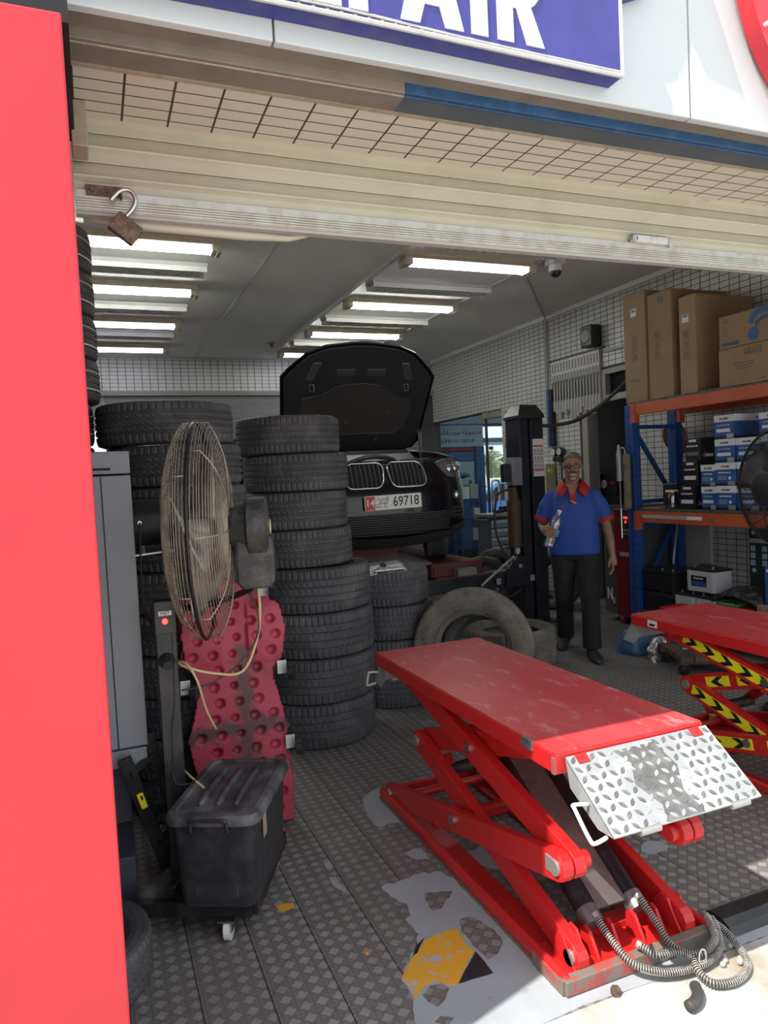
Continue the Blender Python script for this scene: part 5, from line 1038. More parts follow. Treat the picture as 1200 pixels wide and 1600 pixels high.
# --- cartons on top
def carton(x0, x1, y0, y1, z0, z1, label, mat, name='carton', rz=0):
    c = Vector(((x0+x1)/2, (y0+y1)/2, z0)); t = E(name, c, label, 'cardboard box', 'cartons on top of the rack')
    m = MB(); m.box((x0, y0, z0), (x1, y1, z1)); m.build('carton_body', mat, t, bevel=.006)
    m = MB(); m.box(((x0), (y0+y1)/2-.025, z1), (x1, (y0+y1)/2+.025, z1+.001)); m.build('tape', M_['tape'], t); return t
def marks(t, x, y, z, s=1., n=3, dz=.085):
    for k in range(n):
        zz = z-k*dz; m = MB(); m.tube([(x-.001, y+a*.028*s, zz+b*.034*s) for a, b in ((-1,-1),(1,-1),(1,1),(-1,1))], .0015, 4, closed=True); f = m.build('handling_mark', M_['ink_grey'], t)
        m = MB()
        if k == 0: m.box((x-.002, y-.016*s, zz-.02*s), (x, y-.010*s, zz+.022*s)); m.box((x-.002, y+.010*s, zz-.02*s), (x, y+.016*s, zz+.022*s)); m.box((x-.002, y-.02*s, zz-.026*s), (x, y+.02*s, zz-.021*s))
        elif k == 1: m.prism([(-.016,.02),(.016,.02),(.003,-.004),(.003,-.02),(.012,-.026),(-.012,-.026),(-.003,-.02),(-.003,-.004)], lambda a, b, q: (q, y+a*s, zz+b*s), x-.002, x)
        else: m.prism([(-.02,.004),(-.012,.02),(.012,.02),(.02,.004),(.003,.004),(.003,-.022),(-.003,-.022),(-.003,.004)], lambda a, b, q: (q, y+a*s, zz+b*s), x-.002, x)
        m.build('symbol', M_['ink_grey'], f)
c = carton(4.70, 5.36, 5.142, 5.425, 2.143, 3.14, 'tall brown carton on the rack top, farthest from the street', M_['cardboard']); marks(c, 4.70, 5.285, 2.72)
MB().box((4.697, 5.255, 2.925), (4.70, 5.325, 2.995)).build('white_label', M_['paper'], c); MB().box((4.695, 5.265, 2.965), (4.697, 5.315, 2.985)).build('barcode', M_['ink_grey'], c); MB().box((4.698, 5.24, 2.33), (4.70, 5.36, 2.35)).build('faint_print', M_['ink_grey'], c)
c = carton(4.715, 5.37, 4.84, 5.132, 2.143, 3.075, 'tall brown carton on the rack top, second from the far end', M_['cardboard']); marks(c, 4.715, 5.02, 2.70); MB().box((4.712, 4.94, 2.98), (4.715, 5.0, 3.03)).build('stamp', M_['ink_grey'], c)
c = carton(4.72, 5.38, 4.58, 4.765, 2.143, 2.965, 'tall brown carton on the rack top with label, nearest of three', M_['cardboard2']); marks(c, 4.72, 4.69, 2.64); MB().box((4.717, 4.655, 2.745), (4.72, 4.725, 2.81)).build('white_label', M_['paper'], c); MB().box((4.715, 4.665, 2.79), (4.717, 4.715, 2.804)).build('barcode', M_['ink_grey'], c)
c = carton(4.72, 5.25, 3.60, 4.355, 2.143, 2.443, 'wide brown carton under the box with the blue bird mark', M_['cardboard2']); marks(c, 4.72, 4.09, 2.40, .8, 1); marks(c, 4.72, 4.04, 2.40, .8, 1); marks(c, 4.72, 3.98, 2.40, .8, 1)
for k in range(3): MB().box((4.717, 4.03+.01*k, 2.31-k*.022), (4.72, 4.21-.01*k, 2.32-k*.022)).build('print_line', M_['ink_grey'], c)
MB().box((4.717, 4.25, 2.428), (4.72, 4.33, 2.434)).build('print_line', M_['ink_grey'], c); MB().box((4.717, 3.93, 2.17), (4.72, 3.98, 2.178)).build('print_line', M_['ink_grey'], c)
c = carton(4.725, 5.2, 3.60, 4.35, 2.446, 2.705, 'brown carton printed with a large blue bird head mark', M_['cardboard'])
text('VOYAGER', c, M_['print_blue'], (4.723, 4.24, 2.478), .036, (0,-1,0), off=.015, ext=.002)
lc = (4.02, 2.60)
def crescent(cy, cz, r0, r1, a0, a1, off, n=18):
    o = [(cy+r0*math.cos(a0+(a1-a0)*i/n), cz+r0*math.sin(a0+(a1-a0)*i/n)) for i in range(n+1)]
    return o+[(cy+off[0]+r1*math.cos(a0+(a1-a0)*(1-i/n)), cz+off[1]+r1*math.sin(a0+(a1-a0)*(1-i/n))) for i in range(n+1)]
fx = lambda a, b, q: (q, a, b)
for nm, poly in (('logo_crest', crescent(3.95, 2.575, .125, .095, 0.25, PI+.75, (-.008, -.008))), ('logo_head', [(4.03+.046*math.cos(a), 2.515+.048*math.sin(a)) for a in [i*PI/10 for i in range(20)]]), ('logo_wing', crescent(3.925, 2.54, .095, .084, .2, 2.4, (-.006, -.008))), ('logo_beak', [(4.02,2.60),(4.0,2.61),(3.985,2.598),(4.005,2.588)])):
    m = MB(); m.prism(poly, fx, 4.722, 4.725); m.build(nm, M_['print_blue'], c)
m = MB(); m.prism(crescent(4.285, 2.655, .016, .010, 0, 5.2, (0, -.003), 12), fx, 4.722, 4.725); m.build('small_logo', M_['ink_grey'], c)
for k in range(3): MB().box((4.723, 4.265, 2.60-k*.028), (4.725, 4.315-.01*(k == 2), 2.608-k*.028)).build('print_line', M_['ink_grey'], c)
o = MB().box((4.655, 3.2, 2.1435), (4.70, 4.16, 2.153)).build('plywood_strip', M_['tape']); tag(o, 'pale plywood strip on the rack edge under the wide carton', 'board')
fl_ = MB().bar((4.705, 3.955, 2.447), (4.715, 3.94, 2.84), .012, .30, (1,0,.02)).build('carton_flap', M_['cardboard2']) if False else None
# --- battery boxes on the middle shelf
ZS = 1.1585
def bbox(x0, y0, y1, z0, z1, style, label, dep=.24):
    t = E('battery_box', (x0+dep/2, (y0+y1)/2, z0), label, 'box', 'battery boxes on the middle shelf'); h = z1-z0; w = y1-y0; x1 = x0+dep
    base = {'b': 'box_blue', 'k': 'box_black', 'w': 'box_white'}[style[0]]
    MB().box((x0, y0, z0), (x1, y1, z1)).build('box_body', M_[base], t, bevel=.002)
    e = .0012
    if style[0] == 'b':
        m = MB(); m.box((x0-e, y0-e, z1-h*.29), (x1+e, y1+e, z1-.0005)); m.build('white_band', M_['box_white'], t)
        m = MB(); m.box((x0-e, y0-e, z0+.0005), (x1+e, y1+e, z0+h*.11)); m.build('dark_band', M_['box_black'], t)
        text('POLARIS', t, M_['ink'], (x0-.0022, (y0+y1)/2-.01*w, z1-h*.17), .021, (0,-1,0), off=.02); text('POLARIS', t, M_['ink'], (x0+dep*.7, y0-.0022, z1-h*.17), .021, (1,0,0), off=.02)
        for k in range(5):
            yy = y1-w*(.22+.13*k)
            m = MB(); m.box((x0-.002, yy-w*.045, z1-h*.46), (x0-e*.5, yy+w*.045, z1-h*.40)); m.build('icon', M_['box_white'] if style[1] == '2' else M_['office_pale'], t)
        if style[1] == '1': MB().box((x0-.002, y0+w*.18, z0+h*.28), (x0, y1-w*.12, z0+h*.42)).build('white_label', M_['box_white'], t)
        else:
            for k in range(3): MB().box((x0-.002, y0+w*.42, z0+h*(.26+.07*k)), (x0, y1-w*.12, z0+h*(.29+.07*k))).build('print_line', M_['office_pale'], t)
            m = MB(); m.prism([(y0+w*.18,z0+h*.34),(y0+w*.27,z0+h*.42),(y0+w*.36,z0+h*.34),(y0+w*.27,z0+h*.24)], fx, x0-.002, x0); m.build('hazard_diamond', M_['box_white'], t)
        MB().box((x0-.0025, y0+.002, z0+h*.02), (x0-.001, y0+w*.36, z0+h*.2)).build('price_tag', M_['silver_rough'], t)
    else:
        MB().box((x0-.002, y0+w*.25, z1-h*.16), (x0, y0+w*.75, z1-h*.06)).build('white_label', M_['box_white'], t); m = MB(); m.prism([(y0+w*.66,z1-h*.14),(y0+w*.72,z1-h*.08),(y0+w*.72,z1-h*.14)], fx, x0-.0025, x0-.001); m.build('red_mark', M_['plate_red'], t)
        for k in range(5): MB().box((x0-.002, y1-w*(.18+.15*k)-w*.05, z1-h*.38), (x0, y1-w*(.18+.15*k)+w*.05, z1-h*.31)).build('icon', M_['box_white'], t)
        MB().box((x0-.002, y0+w*.12, z0+h*.24), (x0, y1-w*.1, z0+h*.40)).build('white_label', M_['box_white'] if style[1] == '1' else M_['ink_grey'], t)
        MB().box((x0+dep*.15, y0-.002, z0+h*.18), (x0+dep*.6, y0, z0+h*.30)).build('side_print', M_['box_white'], t); m = MB(); m.prism([(x0+dep*.1,z0+h*.2),(x0+dep*.24,z0+h*.42),(x0+dep*.24,z0+h*.2)], lambda a, b, q: (a, q, b), y0-.0025, y0-.0005); m.build('side_mark', M_['plate_red'], t)
    return t
g = [(4.75, 4.672, 4.845, ZS, 1.362, 'k1', 'black battery box at the bottom of the dark pile beside the jar'), (4.75, 4.636, 4.80, 1.3625, 1.572, 'k1', 'black battery box in the middle of the dark pile'), (4.75, 4.602, 4.765, 1.5725, 1.765, 'k2', 'black battery box on top of the dark pile'),
 (4.75, 4.452, 4.60, ZS, 1.352, 'b1', 'blue and white battery box, bottom of the short blue pile'), (4.75, 4.452, 4.60, 1.3525, 1.535, 'b2', 'blue and white battery box, top of the short blue pile'),
 (4.75, 4.255, 4.447, ZS, 1.357, 'b2', 'blue and white battery box, bottom of the highest blue pile'), (4.75, 4.255, 4.447, 1.3575, 1.545, 'b2', 'blue and white battery box, second up in the highest blue pile'), (4.75, 4.255, 4.447, 1.5455, 1.737, 'b1', 'blue and white battery box, third up in the highest blue pile'), (4.75, 4.255, 4.447, 1.7375, 1.932, 'b1', 'blue and white battery box on top of the highest blue pile'),
 (4.76, 4.045, 4.245, ZS, 1.357, 'b1', 'blue and white battery box behind the fan cage, bottom row'), (4.76, 4.045, 4.245, 1.3575, 1.545, 'b1', 'blue and white battery box behind the fan cage, second row'), (4.76, 4.045, 4.245, 1.5455, 1.735, 'b1', 'blue and white battery box just above the black fan cage'),
 (4.77, 3.82, 4.035, ZS, 1.36, 'b1', 'blue and white battery box at the right edge, bottom row'), (4.77, 3.82, 4.035, 1.3605, 1.56, 'b1', 'blue and white battery box at the right edge, second row'), (4.77, 3.82, 4.035, 1.5605, 1.745, 'b1', 'blue and white battery box at the right edge, third row'), (4.77, 3.82, 4.035, 1.7455, 1.915, 'b1', 'blue and white battery box at the right edge, top row'),
 (5.0, 4.86, 5.02, ZS, 1.36, 'b1', 'blue and white battery box at the back, lower, beside the blue post'), (5.0, 4.86, 5.02, 1.3605, 1.56, 'b1', 'blue and white battery box at the back, upper, beside the blue post')]
for a in g: bbox(*a, dep=.23 if a[0] > 4.9 else (.40 if a[6].startswith('blue and white battery box on top') else .24))
jr = E('plastic_jar', (4.80, 4.985, ZS), 'clear plastic jar on the middle shelf by the black boxes', 'jar')
MB().lathe([(.0,.003),(.058,.003),(.062,.01),(.062,.125),(.055,.14),(.055,.15),(.052,.15),(.052,.14),(.059,.124),(.059,.012),(0,.006)], 28, Matrix.Translation((4.80, 4.985, ZS))).build('jar_wall', M_['jar'], jr, smooth=40)
MB().lathe([(.053,.15),(.056,.15),(.056,.165),(.053,.165)], 28, Matrix.Translation((4.80, 4.985, ZS)), closed=True).build('jar_rim', M_['white_plastic'], jr, smooth=40); MB().box((4.77,4.95,ZS+.004),(4.83,5.0,ZS+.03)).build('jar_contents', M_['silver_rough'], jr)
o = MB().box((4.70, 5.05, ZS), (5.15, 5.27, ZS+.012)).build('wood_offcut', M_['tape']); tag(o, 'pale wooden offcut lying on the middle shelf corner', 'board')
t = E('tool_case', (5.0, 5.15, ZS+.012), 'black tool case with a red print behind the blue brace', 'case'); MB().box((4.95, 5.08, ZS+.0125), (5.14, 5.26, ZS+.22)).build('case_body', M_['black_plastic'], t, bevel=.012); MB().box((4.948,5.12,ZS+.09),(4.95,5.22,ZS+.14)).build('red_print', M_['plate_red'], t)
# orange hose coil hanging on the wall behind the frame
t = E('hose_coil', (5.36, 5.6, 1.75), 'orange air hose coiled on the wall behind the blue frame', 'hose coil')
for k in range(7): MB().tube([(5.33-.012*k, 5.42+.10*math.cos(a)*(1+.05*k), 1.78+.14*math.sin(a)+.01*k) for a in [2*PI*i/20 for i in range(20)]], .008, 6, closed=True).build('coil', M_['orange_hose'] if k % 3 else M_['cable'], t, smooth=True)
MB().cyl((5.42, 5.42, 1.90), (5.22, 5.42, 1.90), .01, n=8).build('hook', M_['steel'], t)
for k in range(4): MB().tube([(5.36, 5.36+k*.05, 1.66), (5.34, 5.35+k*.055, 1.5), (5.36, 5.37+k*.04, 1.36+.04*k)], .005, 6).build('loose_wire', M_['cable'], t, smooth=True)
# --- lower shelf
ZL = .2135
def blackbat(z0, z1, lab):
    t = E('black_battery', (4.85, 5.08, z0), lab, 'battery', 'batteries on the bottom shelf'); MB().box((4.70, 4.90, z0), (4.97, 5.265, z1-.03)).build('case', M_['box_black'], t, bevel=.004); MB().box((4.695, 4.895, z1-.03), (4.975, 5.27, z1-.004)).build('cover', M_['black_plastic'], t, bevel=.004)
    for y in (4.93, 5.06): MB().cyl((4.73, y, z1-.004), (4.73, y, z1+.014), .009, n=10).build('terminal', M_['steel'], t)
blackbat(ZL, .395, 'black car battery, lower of two stacked in the rack corner'); blackbat(.412, .605, 'black car battery, upper of two stacked in the rack corner')
def whitebat(x0, x1, y0, y1, z0, z1, lab, stick):
    t = E('white_battery', ((x0+x1)/2, (y0+y1)/2, z0), lab, 'battery', 'batteries on the bottom shelf'); MB().box((x0, y0, z0), (x1, y1, z1-.025)).build('case', M_['bat_white'], t, bevel=.006); MB().box((x0-.004, y0-.004, z1-.025), (x1+.004, y1+.004, z1-.005)).build('cover', M_['black_plastic'], t, bevel=.004)
    for y in (y0+.03, y1-.03): MB().box((x0-.005, y-.012, z0), (x0+.002, y+.012, z1-.026)).build('side_rib', M_['bat_white'], t, bevel=.003)
    for y in (y0+.05, y1-.05): MB().cyl((x0+.04, y, z1-.005), (x0+.04, y, z1+.016), .009, n=10).build('terminal', M_['steel'], t)
    MB().tube([(x0+.09, y0+.06, z1-.004), (x0+.09, y0+.08, z1+.02), (x0+.09, y1-.08, z1+.02), (x0+.09, y1-.06, z1-.004)], .006, 6).build('carry_handle', M_['black_plastic'], t, smooth=True)
    if stick:
        s = MB().box((x0-.003, y0+.085, z0+.045), (x0, y1-.05, z1-.07)).build('sticker', M_['box_blue'], t); MB().box((x0-.0045, y0+.085, z1-.115), (x0-.003, y1-.05, z1-.07)).build('sticker_top', M_['ink'], s); text('Panasonic', s, M_['box_white'], (x0-.0055, (y0+y1)/2+.017, z1-.09), .026, (0,-1,0), off=.01)
whitebat(4.70, 4.90, 4.66, 4.885, ZL, .432, 'white car battery on the bottom shelf nearest the black pair', False); whitebat(4.70, 4.90, 4.43, 4.65, ZL, .432, 'white car battery on the bottom shelf under the black cloth', False)
whitebat(4.735, 4.93, 4.475, 4.775, .455, .66, 'white car battery with a blue sticker on top of the others', True)
t = E('green_crate', (4.8, 4.30, ZL), 'small bright green plastic crate on the bottom shelf', 'crate')
for z in (ZL, .27, .325, .375): MB().tube([Vector((4.80+p.x, 4.32+p.y, z+.02)) for p in rrect(.10, .10, .02, 0)], .012, 6, closed=True).build('crate_band', M_['crate_green'], t, smooth=True)
for k in range(8):
    a = k*PI/4; MB().bar((4.80+.10*max(-1,min(1,1.3*math.cos(a))), 4.32+.10*max(-1,min(1,1.3*math.sin(a))), ZL), (4.80+.10*max(-1,min(1,1.3*math.cos(a))), 4.32+.10*max(-1,min(1,1.3*math.sin(a))), .40), .018, .01).build('crate_post', M_['crate_green'], t)
MB().box((4.70,4.22,ZL),(4.90,4.42,ZL+.008)).build('crate_floor', M_['crate_green'], t)
rb = random.Random(9); m = MB(); hz = [[rb.random() for _ in range(20)] for _ in range(20)]
m.grid(lambda u, v: Vector((4.67+.32*v+.02*math.sin(7*u), 4.46-.44*u, .405+.13*math.sin(PI*min(1,max(0,u)))**.6*math.sin(PI*(.15+.7*v))**.7+.018*hz[int(u*14)][int(v*10)])), 22, 12); o = m.build('cloth_heap', M_['camo'], smooth=True); s_ = o.modifiers.new('s', 'SOLIDIFY'); s_.thickness = .02; tag(o, 'crumpled black patterned cloth heaped over the green crate', 'cloth')
t = E('red_tool_box', (4.8, 4.12, ZL), 'dark red tool box with an arched handle behind the lift', 'tool box'); MB().box((4.70, 4.02, ZL), (4.88, 4.20, .39)).build('box', M_['red_dark'], t, bevel=.02); MB().tube([(4.78, 4.19, .385), (4.77, 4.18, .43), (4.77, 4.11, .455), (4.77, 4.04, .43), (4.78, 4.03, .385)], .014, 8).build('handle', M_['red_dark'], t, smooth=True)
t = E('small_carton', (4.66, 4.0, ZL), 'small pale cardboard carton under the blue boxes', 'cardboard box'); MB().box((4.655, 3.84, ZL), (4.695, 4.0, .445)).build('carton_body', M_['cardboard2'], t, bevel=.004); MB().box((4.652, 3.86, .41), (4.655, 3.92, .428)).build('print_line', M_['ink_grey'], t)
MB().box((4.652, 3.95, .41), (4.655, 3.98, .42)).build('print_line', M_['ink_grey'], t)
t = E('blue_filter_box', (4.8, 4.06, .45), 'dark blue printed carton standing by the red tool box', 'box'); MB().box((4.745, 3.80, ZL), (4.90, 4.0, .725)).build('box_body', M_['box_blue'], t, bevel=.003)
for k in range(5): MB().box((4.743, 3.85, .52+k*.033), (4.745, 3.96-.02*(k % 2), .528+k*.033)).build('print_line', M_['office_pale'], t)
MB().cyl((4.745, 3.975, .70), (4.742, 3.975, .70), .012, n=12).build('round_mark', M_['box_white'], t); MB().box((4.742,3.83,.465),(4.745,3.97,.475)).build('print_line', M_['box_white'], t)
t = E('dark_green_box', (5.0, 4.2, .2), 'dark green carton with small white pictures by the tiled wall', 'box'); MB().box((5.05, 3.95, ZL), (5.17, 4.40, .99)).build('box_body', M_['box_green'], t, bevel=.003)
for i in range(3):
    for j in range(2): MB().box((5.047, 4.34-.11*j, .80-i*.06), (5.05, 4.385-.11*j, .845-i*.06)).build('picture', M_['office_pale'], t)
MB().box((5.047, 4.06, .87), (5.05, 4.395, .905)).build('paper_strip', M_['trim_grey'], t); MB().cyl((5.05,4.355,.955),(5.047,4.355,.955),.018,n=14).build('round_mark', M_['box_white'], t); MB().cyl((5.05,4.355,.64),(5.047,4.355,.64),.018,n=14).build('round_mark', M_['box_white'], t)
o = MB().bar((4.98, 5.18, .62), (5.10, 5.24, 1.0), .012, .03).build('metal_strip', M_['silver']); tag(o, 'thin pale metal strip leaning inside the rack corner', 'strip')
o = MB().box((5.30, 5.05, .001), (5.34, 5.5, 1.0)).build('grey_sheet', M_['trim_grey']); tag(o, 'grey metal sheet standing at the wall behind the rack corner', 'sheet')
# grease gun and cloth roll hanging on the rack end
t = E('grease_gun', (4.62, 5.43, .9), 'silver grease gun hanging on the end of the blue rack', 'grease gun')
MB().cyl((4.61, 5.44, 1.42), (4.61, 5.44, 1.66), .028, n=16).build('barrel', M_['silver_rough'], t, smooth=30); MB().cyl((4.61, 5.44, 1.66), (4.61, 5.44, 1.76), .03, .012, 14).build('head', M_['silver_rough'], t, smooth=30); MB().cyl((4.61, 5.44, .88), (4.61, 5.44, 1.42), .008, n=8).build('rod', M_['steel'], t)
MB().tube([(4.61,5.43,1.72),(4.60,5.37,1.73),(4.60,5.35,1.69),(4.60,5.35,1.5)], .008, 6).build('lever', M_['silver_rough'], t, smooth=True)
o = MB().cyl((4.615, 5.345, 1.16), (4.615, 5.345, 1.67), .035, .033, 14).build('cloth_roll', M_['cloth_roll'], smooth=30); tag(o, 'stained brown cloth roll hanging beside the grease gun', 'cloth')
# N2 generator
n2 = E('nitrogen_cabinet', (4.97, 5.7, 0), 'grey and red nitrogen cabinet on casters behind the man', 'machine')
MB().prism([(4.755,5.46),(5.25,5.46),(5.25,5.97),(4.82,5.97),(4.755,5.71)], lambda a, b, t: (a, b, t), .085, 1.17).build('cabinet', M_['n2_grey'], n2, bevel=.005); MB().box((4.745, 5.455, .085), (4.757, 5.705, 1.17)).build('red_door', M_['n2_red'], n2, bevel=.003)
MB().box((4.74, 5.46, 1.13), (4.746, 5.69, 1.155)).build('vent_strip', M_['silver'], n2); dp = MB().box((4.735, 5.455, .86), (4.746, 5.60, 1.10)).build('display', M_['black_plastic'], n2, bevel=.004)
text('35.0', dp, M_['led_red'], (4.733, 5.53, 1.06), .035, (0,-1,0)); text('35', dp, M_['led_red'], (4.733, 5.53, 1.02), .03, (0,-1,0))
for k in range(6): MB().box((4.732, 5.56-.04*(k % 3), .93-.035*(k//3)), (4.735, 5.585-.04*(k % 3), .95-.035*(k//3))).build('button', M_['trim_grey'], dp)
gd = Vector((4.82-4.755, 5.97-5.71, 0)).normalized(); text('N', n2, M_['white_plastic'], Vector((4.752+.0325, 5.71+.14, .27)), .17, -gd, (0,0,1), off=.03); text('2', n2, M_['white_plastic'], Vector((4.752+.011, 5.71+.055, .22)), .08, -gd, (0,0,1), off=.03); text('HWN-', n2, M_['white_plastic'], (4.743, 5.555, .70), .06, (0,-1,0), off=.02)
for x, y in ((4.80, 5.68), (5.2, 5.5), (5.2, 5.92), (4.80, 5.50)):
    w = MB().cyl((x-.015, y, .045), (x+.015, y, .045), .044, n=18).build('caster', M_['red_dark'], n2, smooth=30); MB().box((x-.02, y-.02, .045), (x-.016, y+.02, .088)).build('caster_fork', M_['steel'], w)
# ================================================================ WALL ITEMS
def wx(a, b, q): return (XW-.005-q, a, b)
wm = EL('wiper_rail', (0, 0, 0), 'black steel hanging rail for wiper packs on the tiled wall', 'rail') if False else None
o = MB().box((XW-.05, 6.56, 2.90), (XW-.005, 7.58, 2.915)).build('wiper_rail', M_['black_metal']); tag(o, 'thin black rail on the tiled wall holding the wiper packs', 'rail')
for k in range(16):
    y = 7.50-k*.057; L_ = .62+.10*((k*7) % 5)/5+(.08 if k in (6, 7, 8, 13) else 0)
    t = E('wiper_pack', (XW-.03, y, 2.9), 'grey wiper blade pack on the wall rail, %s from the left' % ['first','second','third','fourth','fifth','sixth','seventh','eighth','ninth','tenth','eleventh','twelfth','thirteenth','fourteenth','fifteenth','sixteenth'][k], 'wiper pack', 'wiper packs on the wall rail')
    MB().box((XW-.045, y-.025, 2.899-L_), (XW-.012, y+.025, 2.899)).build('sleeve', M_['trim_grey'], t, bevel=.004); MB().box((XW-.047, y-.024, 2.72), (XW-.045, y+.024, 2.885)).build('header_card', M_['paper'], t); MB().bar((XW-.048, y-.012, 2.64), (XW-.048, y+.014, 2.60), .006, .012).bar((XW-.048, y+.012, 2.60), (XW-.048, y+.008, 2.40), .006, .012).build('blade', M_['black_plastic'], t)
    MB().box((XW-.049, y-.008, 2.75), (XW-.047, y+.008, 2.86)).build('print_block', M_['ink_grey'], t)
for k in range(3):
    o = MB().box((XW-.07, 7.52+k*.05, 1.86), (XW-.012, 7.555+k*.05, 2.56)).build('belt_pack', [M_['black_plastic'], M_['box_blue'], M_['trim_grey']][k], bevel=.004); tag(o, ['black', 'dark blue', 'grey'][k]+' narrow hanging pack on the wall below the conduit', 'pack', 'narrow packs below the conduit')
sp = E('wall_speaker', (XW-.1, 6.7, 3.0), 'small black speaker on the tiled wall above the wiper packs', 'speaker'); MB().box((XW-.16, 6.60, 2.93), (XW-.012, 6.80, 3.17)).build('speaker_box', M_['black_plastic'], sp, bevel=.015); MB().lathe([(0,.006),(.07,.006),(.085,0)], 28, Matrix.Translation((XW-.16, 6.70, 3.05)) @ Matrix.Rotation(-PI/2, 4, 'Y')).build('grille', M_['car_trim'], sp, smooth=20)
o = MB().box((XW-.03, 5.6, 2.84), (XW-.005, 6.55, 2.875)).build('wall_batten', M_['trim_grey']); tag(o, 'grey horizontal batten on the tiled wall beside the speaker', 'batten')
# door frame on the right wall and the dark store behind
df = E('door_1', (XW, 6.3, 0), kind='structure'); TP = M_['frame_taupe']
for a, b, z0, z1, nm in ((6.90, 7.0, 0, 2.66, 'jamb'), (6.15, 6.21, 0, 2.66, 'jamb'), (6.21, 6.90, 2.30, 2.37, 'header'), (6.21, 6.90, 2.60, 2.66, 'head'), (6.56, 6.62, 2.37, 2.60, 'mullion')): MB().box((XW-.02, a, z0), (XW+.14, b, z1)).build(nm, TP, df, bevel=.004)
MB().box((XW+.05, 6.21, 2.37), (XW+.06, 6.56, 2.60)).build('pane', M_['windscreen'], df); MB().box((XW+.05, 6.62, 2.37), (XW+.06, 6.90, 2.60)).build('pane', M_['windscreen'], df)
dk = E('wall_store', (6.3, 6.3, 0), kind='structure')
for a, b in (((XW+.12,5.2,0),(XW+.16,6.15,2.9)), ((XW+.13,7.45,0),(7.6,7.5,2.9)), ((7.55,5.2,0),(7.6,7.5,2.9)), ((XW+.13,5.15,0),(7.6,5.2,2.9)), ((XW+.13,5.2,2.85),(7.6,7.5,2.9)), ((XW+.12,7.0,0),(XW+.16,7.5,2.9))): MB().box(a, b).build('wall_panel', M_['dark_room'], dk)
st = E('car_stereo_stack', (5.75, 6.85, 0), 'dark stacked workshop units inside the store doorway', 'machine'); MB().box((5.60, 6.62, 0), (6.0, 7.15, .95)).build('cupboard', M_['black_plastic'], st, bevel=.01); MB().box((5.60, 6.64, .953), (5.95, 7.12, 1.22)).build('lower_unit', M_['black_metal'], st, bevel=.01); MB().box((5.60, 6.66, 1.223), (5.95, 7.12, 1.48)).build('upper_unit', M_['black_metal'], st, bevel=.01)
for y in (6.74, 7.02): MB().box((5.595, y-.05, 1.36), (5.60, y+.05, 1.39)).build('red_readout', M_['red_dark'], st)
MB().cyl((5.60, 6.88, 1.36), (5.585, 6.88, 1.36), .05, n=20).build('dial', M_['trim_grey'], st)
o = MB().tube([(4.29, 6.30, 2.03), (4.42, 6.28, 2.02), (4.75, 6.3, 2.06), (5.0, 6.2, 2.2), (5.16, 6.0, 2.4), (5.30, 5.8, 2.62)], .02, 10).build('rubber_hose', M_['cable'], smooth=True); tag(o, 'thick black hose from the lift post up to the cartons', 'hose')
eb = E('electric_box', (XW-.1, 7.7, 1.27), 'cream electric switch box on the wall behind the lift post', 'switch box'); MB().box((XW-.16, 7.57, 1.24), (XW-.005, 7.86, 1.64)).build('box', M_['beige_box'], eb, bevel=.01); MB().box((XW-.165, 7.60, 1.26), (XW-.16, 7.80, 1.62)).build('box_door', M_['beige_box'], eb, bevel=.004); MB().cyl((XW-.1, 7.57, 1.55), (XW-.1, 7.54, 1.55), .03, n=14).build('rotary_switch', M_['yellow_sign'], eb)
gg = E('pressure_gauges', (XW-.1, 7.45, 1.5), 'pair of white dial gauges with black hoses on the wall', 'gauge')
for k, y in enumerate((7.50, 7.38)):
    d = MB().cyl((XW-.03, y, 1.78), (XW-.09, y, 1.78), .052, n=24).build('gauge_body', M_['black_plastic'], gg, smooth=30); MB().cyl((XW-.09, y, 1.78), (XW-.094, y, 1.78), .043, n=24).build('gauge_face', M_['sign_white'], d); MB().tube([(XW-.06, y, 1.73), (XW-.06, y-.005, 1.5), (XW-.05, y-.01, 1.2)], .011, 6).build('gauge_hose', M_['cable'], d, smooth=True)
MB().box((XW-.08, 7.36, 1.66), (XW-.02, 7.53, 1.72)).build('manifold', M_['black_plastic'], gg, bevel=.005)
po = E('wall_notice', (XW-.01, 8.65, 1.7), 'small white notice with a red heading on the tiled wall', 'notice'); MB().box((XW-.012, 8.57, 1.72), (XW-.006, 8.74, 2.0)).build('sheet', M_['trim_grey'], po); MB().box((XW-.014, 8.585, 1.90), (XW-.012, 8.725, 1.96)).build('red_heading', M_['plate_red'], po)
for k in range(3): MB().box((XW-.014, 8.60, 1.76+k*.04), (XW-.012, 8.71, 1.768+k*.04)).build('print_line', M_['ink_grey'], po)
o = MB().box((XW-.02, 8.40, 1.88), (XW-.006, 8.50, 2.02)).build('red_notice', M_['orange_hose'], bevel=.004); tag(o, 'orange red sticker beside the white wall notice', 'notice')
o = MB().lathe([(.0,0),(.06,0),(.065,.02),(.05,.09),(.0,.11)], 18, Matrix.Translation((XW-.08, 8.45, 1.72))).build('white_bag', M_['white_plastic'], smooth=40); tag(o, 'small white bag hanging on the wall beside the notice', 'bag')
